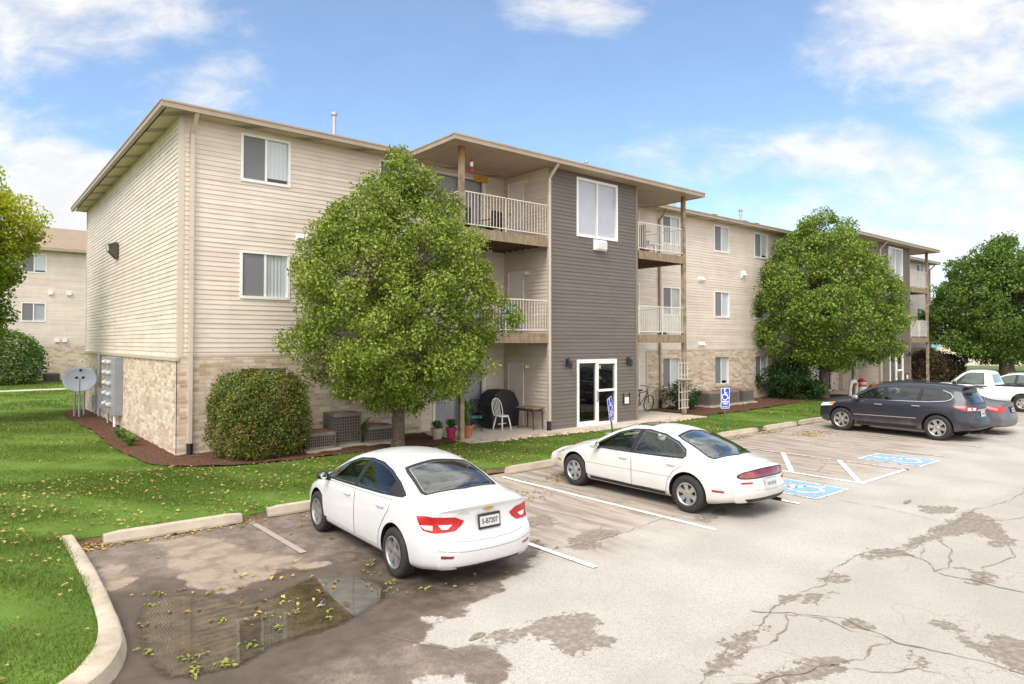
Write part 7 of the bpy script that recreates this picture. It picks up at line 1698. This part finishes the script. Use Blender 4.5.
def papasan():
    t = thing('round_chair', 'round blue bowl chair on the top balcony behind the white railing', 'chair', (15.9, -1.15, 6.30), .2)
    mb = MB(); n = 24; R = Matrix.Rotation(.75, 4, 'X'); vs = []; fs = []; prof = [(.48*q, .22*q*q) for q in np.linspace(0,1,7)]; k = 7
    for i in range(n):
        a = 2*PI*i/n
        for r_, h_ in prof: vs.append(R@Vector((r_*math.cos(a), r_*math.sin(a), h_)) + Vector((0,0,.52)))
    for i in range(n):
        for j in range(k-1): fs.append((i*k+j, ((i+1)%n)*k+j, ((i+1)%n)*k+j+1, i*k+j+1))
    o = mb.add(vs, fs).build('cushion', M['blue_fabric'], t, smooth=True); md = o.modifiers.new('s','SOLIDIFY'); md.thickness = .08
    mb = MB(); mb.lathe([(.30,.0),(.33,.02),(.30,.04)], n=20); mb.lathe([(.24,.36),(.27,.38),(.24,.40)], n=20)
    for i in range(6): a = PI*i/3; mb.tube([(.3*math.cos(a),.3*math.sin(a),.02),(.18*math.cos(a+.5),.18*math.sin(a+.5),.2),(.25*math.cos(a+1),.25*math.sin(a+1),.38)], .014, 6)
    mb.build('base', M['black_metal'], t, smooth=True)
papasan()
t = thing('balcony_table', 'small white square table before the blue bowl chair on the top balcony', 'table', (16.15, -1.85, 6.30), 0)
MB().box(-.22,.22,-.2,.2,.36,.40).build('table_top', M['white'], t, bevel=.01)
for sx in (-.18,.18):
    for sy in (-.16,.16): MB().box(sx-.02,sx+.02,sy-.02,sy+.02,0,.36).build('leg', M['white'], t)
t = thing('wicker_shelf', 'reddish wooden shelf standing behind the white railing of the top balcony', 'shelf', (15.35, -1.75, 6.30), 0)
MB().box(-.02,.02,-.3,.3,0,1.05).build('back_panel', M['redwood'] if 'redwood' in M else simple('reddish_wood', (.28,.10,.05), .7, .3, 8), t)
for z in (.1,.45,.8): MB().box(.02,.32,-.3,.3,z,z+.025).build('shelf_board', simple('reddish_wood', (.30,.12,.06), .7, .3, 8), t)
o = MB(); o.lathe([(0,.09),(.09,.085),(.13,.05),(.13,0),(.22,0),(.22,-.02),(0,-.02)], (0,0,.02), n=20); o = o.build('sun_hat', M['black'], None, smooth=True, loc=(16.3,-2.31,3.27+1.06)); tag(o, 'dark round hat resting on the middle balcony white railing', 'hat')
o.location.z = 3.29; o.location.y = -2.1; o['label'] = 'dark round lidded dish on the edge of the middle balcony behind the white railing'; o['category'] = 'dish'; o.name = 'lidded_dish'
def windsock():
    t = thing('wind_spinner', 'red and white wind spinner hanging from the porch ceiling beside the rusty post', 'ornament', (7.40, -2.05, 8.55), 0); t.scale = (.75,.75,.85)
    MB().tube([(0,0,0),(0,0,-.18)], .004, 4).build('cord', M['black'], t)
    MB().lathe([(0,-.16),(.05,-.2),(.07,-.32),(.06,-.46),(.0,-.46)], n=12).build('white_body', M['white'], t, smooth=True)
    mb = MB(); mb.lathe([(.0,-.45),(.075,-.47),(.10,-.62),(.10,-.66),(0,-.66)], n=12); mb.lathe([(.052,-.20),(.075,-.26),(.072,-.30)], n=12); mb.build('red_skirt', simple('red_enamel', (.42,.02,.03), .4), t, smooth=True)
windsock()
o = MB().box(-.28,.28,-.03,.0,-.10,.10).build('wall_plaque', simple('orange_yellow_plaque', (.62,.34,.03), .5, .3, 12), None, bevel=.01, loc=(9.25,-.035,8.44-.0)); tag(o, 'yellow and orange plaque above the glass door of the top balcony', 'plaque')
# trellis round the other post, birdbath dish on it, bicycle under the balcony
def trellis():
    t = thing('trellis', 'white wooden trellis standing around the balcony post by the mulch bed', 'trellis', (17.0, -2.50, ZG+.25), 0)
    mb = MB()
    for i in range(4): mb.box(-.27+.18*i-.009, -.27+.18*i+.009, -.009, .009, 0, 1.8)
    for z in (.06,.36,.66,1.0,1.3,1.75): mb.box(-.33,.33,-.020,-.0095,z-.009,z+.009)
    mb.build('lattice', M['white_metal'], t)
    MB().lathe([(0,.0),(.30,.02),(.34,.07),(.32,.075),(.28,.04),(0,.03)], (0,-.06,1.08), n=24).build('tray', M['greypot'], t, smooth=True)
trellis()
def bicycle():
    t = thing('bicycle', 'dark bicycle leaning under the balcony beside the taupe entry wall', 'bicycle', (16.6, -.75, ZG+.012), 0); t.rotation_euler = (.12,0,.08)
    for x in (-.52,.52):
        w_ = thing_part('wheel', t, (x,0,.34)); MB().lathe([(.315,-.02),(.335,-.022),(.345,0),(.335,.022),(.315,.02),(.315,-.02)], (0,0,0), 'y', 32).build('tyre', M['rubber'], w_, smooth=True)
        mb = MB()
        for i in range(14): a = PI*2*i/14; mb.tube([(0,.02 if i%2 else -.02,0),(.315*math.cos(a),0,.315*math.sin(a))], .003, 4)
        mb.build('spokes', M['chrome'], w_)
    mb = MB()
    for a, b in (((-.52,0,.34),(-.08,0,.30)),((-.52,0,.34),(-.16,0,.78)),((-.08,0,.30),(-.18,0,.86)),((-.08,0,.30),(.38,0,.80)),((-.16,0,.78),(.36,0,.86)),((.34,0,.92),(.52,0,.34))): mb.tube([a,b], .018, 8)
    mb.build('frame', M['black_metal'], t, smooth=True)
    MB().tube([(.33,0,.9),(.36,-.02,1.02),(.40,-.28,1.02),(.28,-.32,1.0)], .012, 8).tube([(.36,-.02,1.02),(.40,.28,1.02),(.28,.32,1.0)], .012, 8).build('handlebar', M['black_metal'], t, smooth=True)
    MB().box(-.32,-.05,-.06,.06,.88,.93).build('saddle', M['black'], t, bevel=.02)
bicycle()
# lawn ornaments by the far entry
def ornament():
    t = thing('inflatable_ornament', 'white and red inflatable lawn ornament behind the hood of the dark suv', 'ornament', (32.3, -2.6, ZG-.0), 0); t.scale = (.6,.6,.52)
    MB().ball((0,0,.55), (.42,.4,.55), 12).build('lower_body', M['white'], t, smooth=True); MB().ball((0,-.02,1.30), (.32,.32,.34), 12).build('head', M['white'], t, smooth=True)
    MB().lathe([(.34,1.36),(.36,1.44),(.26,1.62),(.14,1.70),(0,1.74)], n=18).build('red_cap', simple('red_nylon', (.48,.02,.03), .5), t, smooth=True); MB().lathe([(.30,.92),(.38,.98),(.36,1.06),(.28,1.04)], n=18).build('red_scarf', simple('red_nylon', (.48,.02,.03), .5), t, smooth=True)
    for sx in (-.12,.12): MB().ball((sx,-.31,.75), .05, 6).build('button', M['black'], t, smooth=True)
    t = thing('inflatable_ornament', 'white arched inflatable with a red bow nearer the pear trunk', 'ornament', (31.0, -2.7, ZG), 0); t.scale = (.62,.62,.55)
    MB().tube([(-.55,0,0),(-.55,0,.9),(-.3,0,1.35),(.15,0,1.42),(.5,0,1.1),(.55,0,.5),(.5,0,0)], [.12,.13,.2,.22,.17,.13,.12], 12).build('arch', M['white'], t, smooth=True); MB().ball((-.1,-.2,1.2), (.32,.12,.16), 10).build('red_bow', simple('red_nylon', (.48,.02,.03), .5), t, smooth=True)
    t = thing('pumpkin', 'orange pumpkin decoration beside the white inflatable', 'pumpkin', (33.4, -2.75, ZG+.36), 0)
    mb = MB(); n = 40; vs = []
    for i in range(11):
        p = PI*i/10
        for j in range(n): a = 2*PI*j/n; r_ = .27*math.sin(p)*(1+.06*math.cos(8*a)); vs.append((r_*math.cos(a), r_*math.sin(a), .20*math.cos(p)+.04))
    mb.add(vs, [(i*n+j, (i+1)*n+j, (i+1)*n+(j+1)%n, i*n+(j+1)%n) for i in range(10) for j in range(n)]).build('rind', simple('pumpkin_orange', (.62,.17,.02), .5), t, smooth=True); MB().tube([(0,0,.2),(.03,0,.3)], [.03,.02], 8).build('stem', TUFT, t, smooth=True)
    MB().box(-.35,.35,-.3,.3,-.36,-.16).build('crate', M['deck'], t, bevel=.01)
ornament()
# low pale building on the horizon beyond the last trees
def far_hall():
    t = thing('low_building', 'low pale building with teal awnings on the horizon behind the white pickup', 'building', (100, 8, 0), -.9)
    MB().box(-45,45,0,14,-.1,3.2).build('wall', simple('pale_stucco', (.66,.58,.48), .8, .05, .3), t); MB().box(-46,46,-.6,15,3.2,3.7).build('roof', M['shingle'], t)
    for x in range(-40, 41, 10): MB().add([(x-2,0,2.9),(x+2,0,2.9),(x+2,-1.2,2.3),(x-2,-1.2,2.3),(x-2,-.02,2.3),(x+2,-.02,2.3)], [(0,1,2,3),(0,3,4),(1,5,2),(3,2,5,4)]).build('awning', M['teal'], t); MB().box(x-1.5,x+1.5,-.03,.05,.8,2.2).build('window', M['dglass'], t)
far_hall()
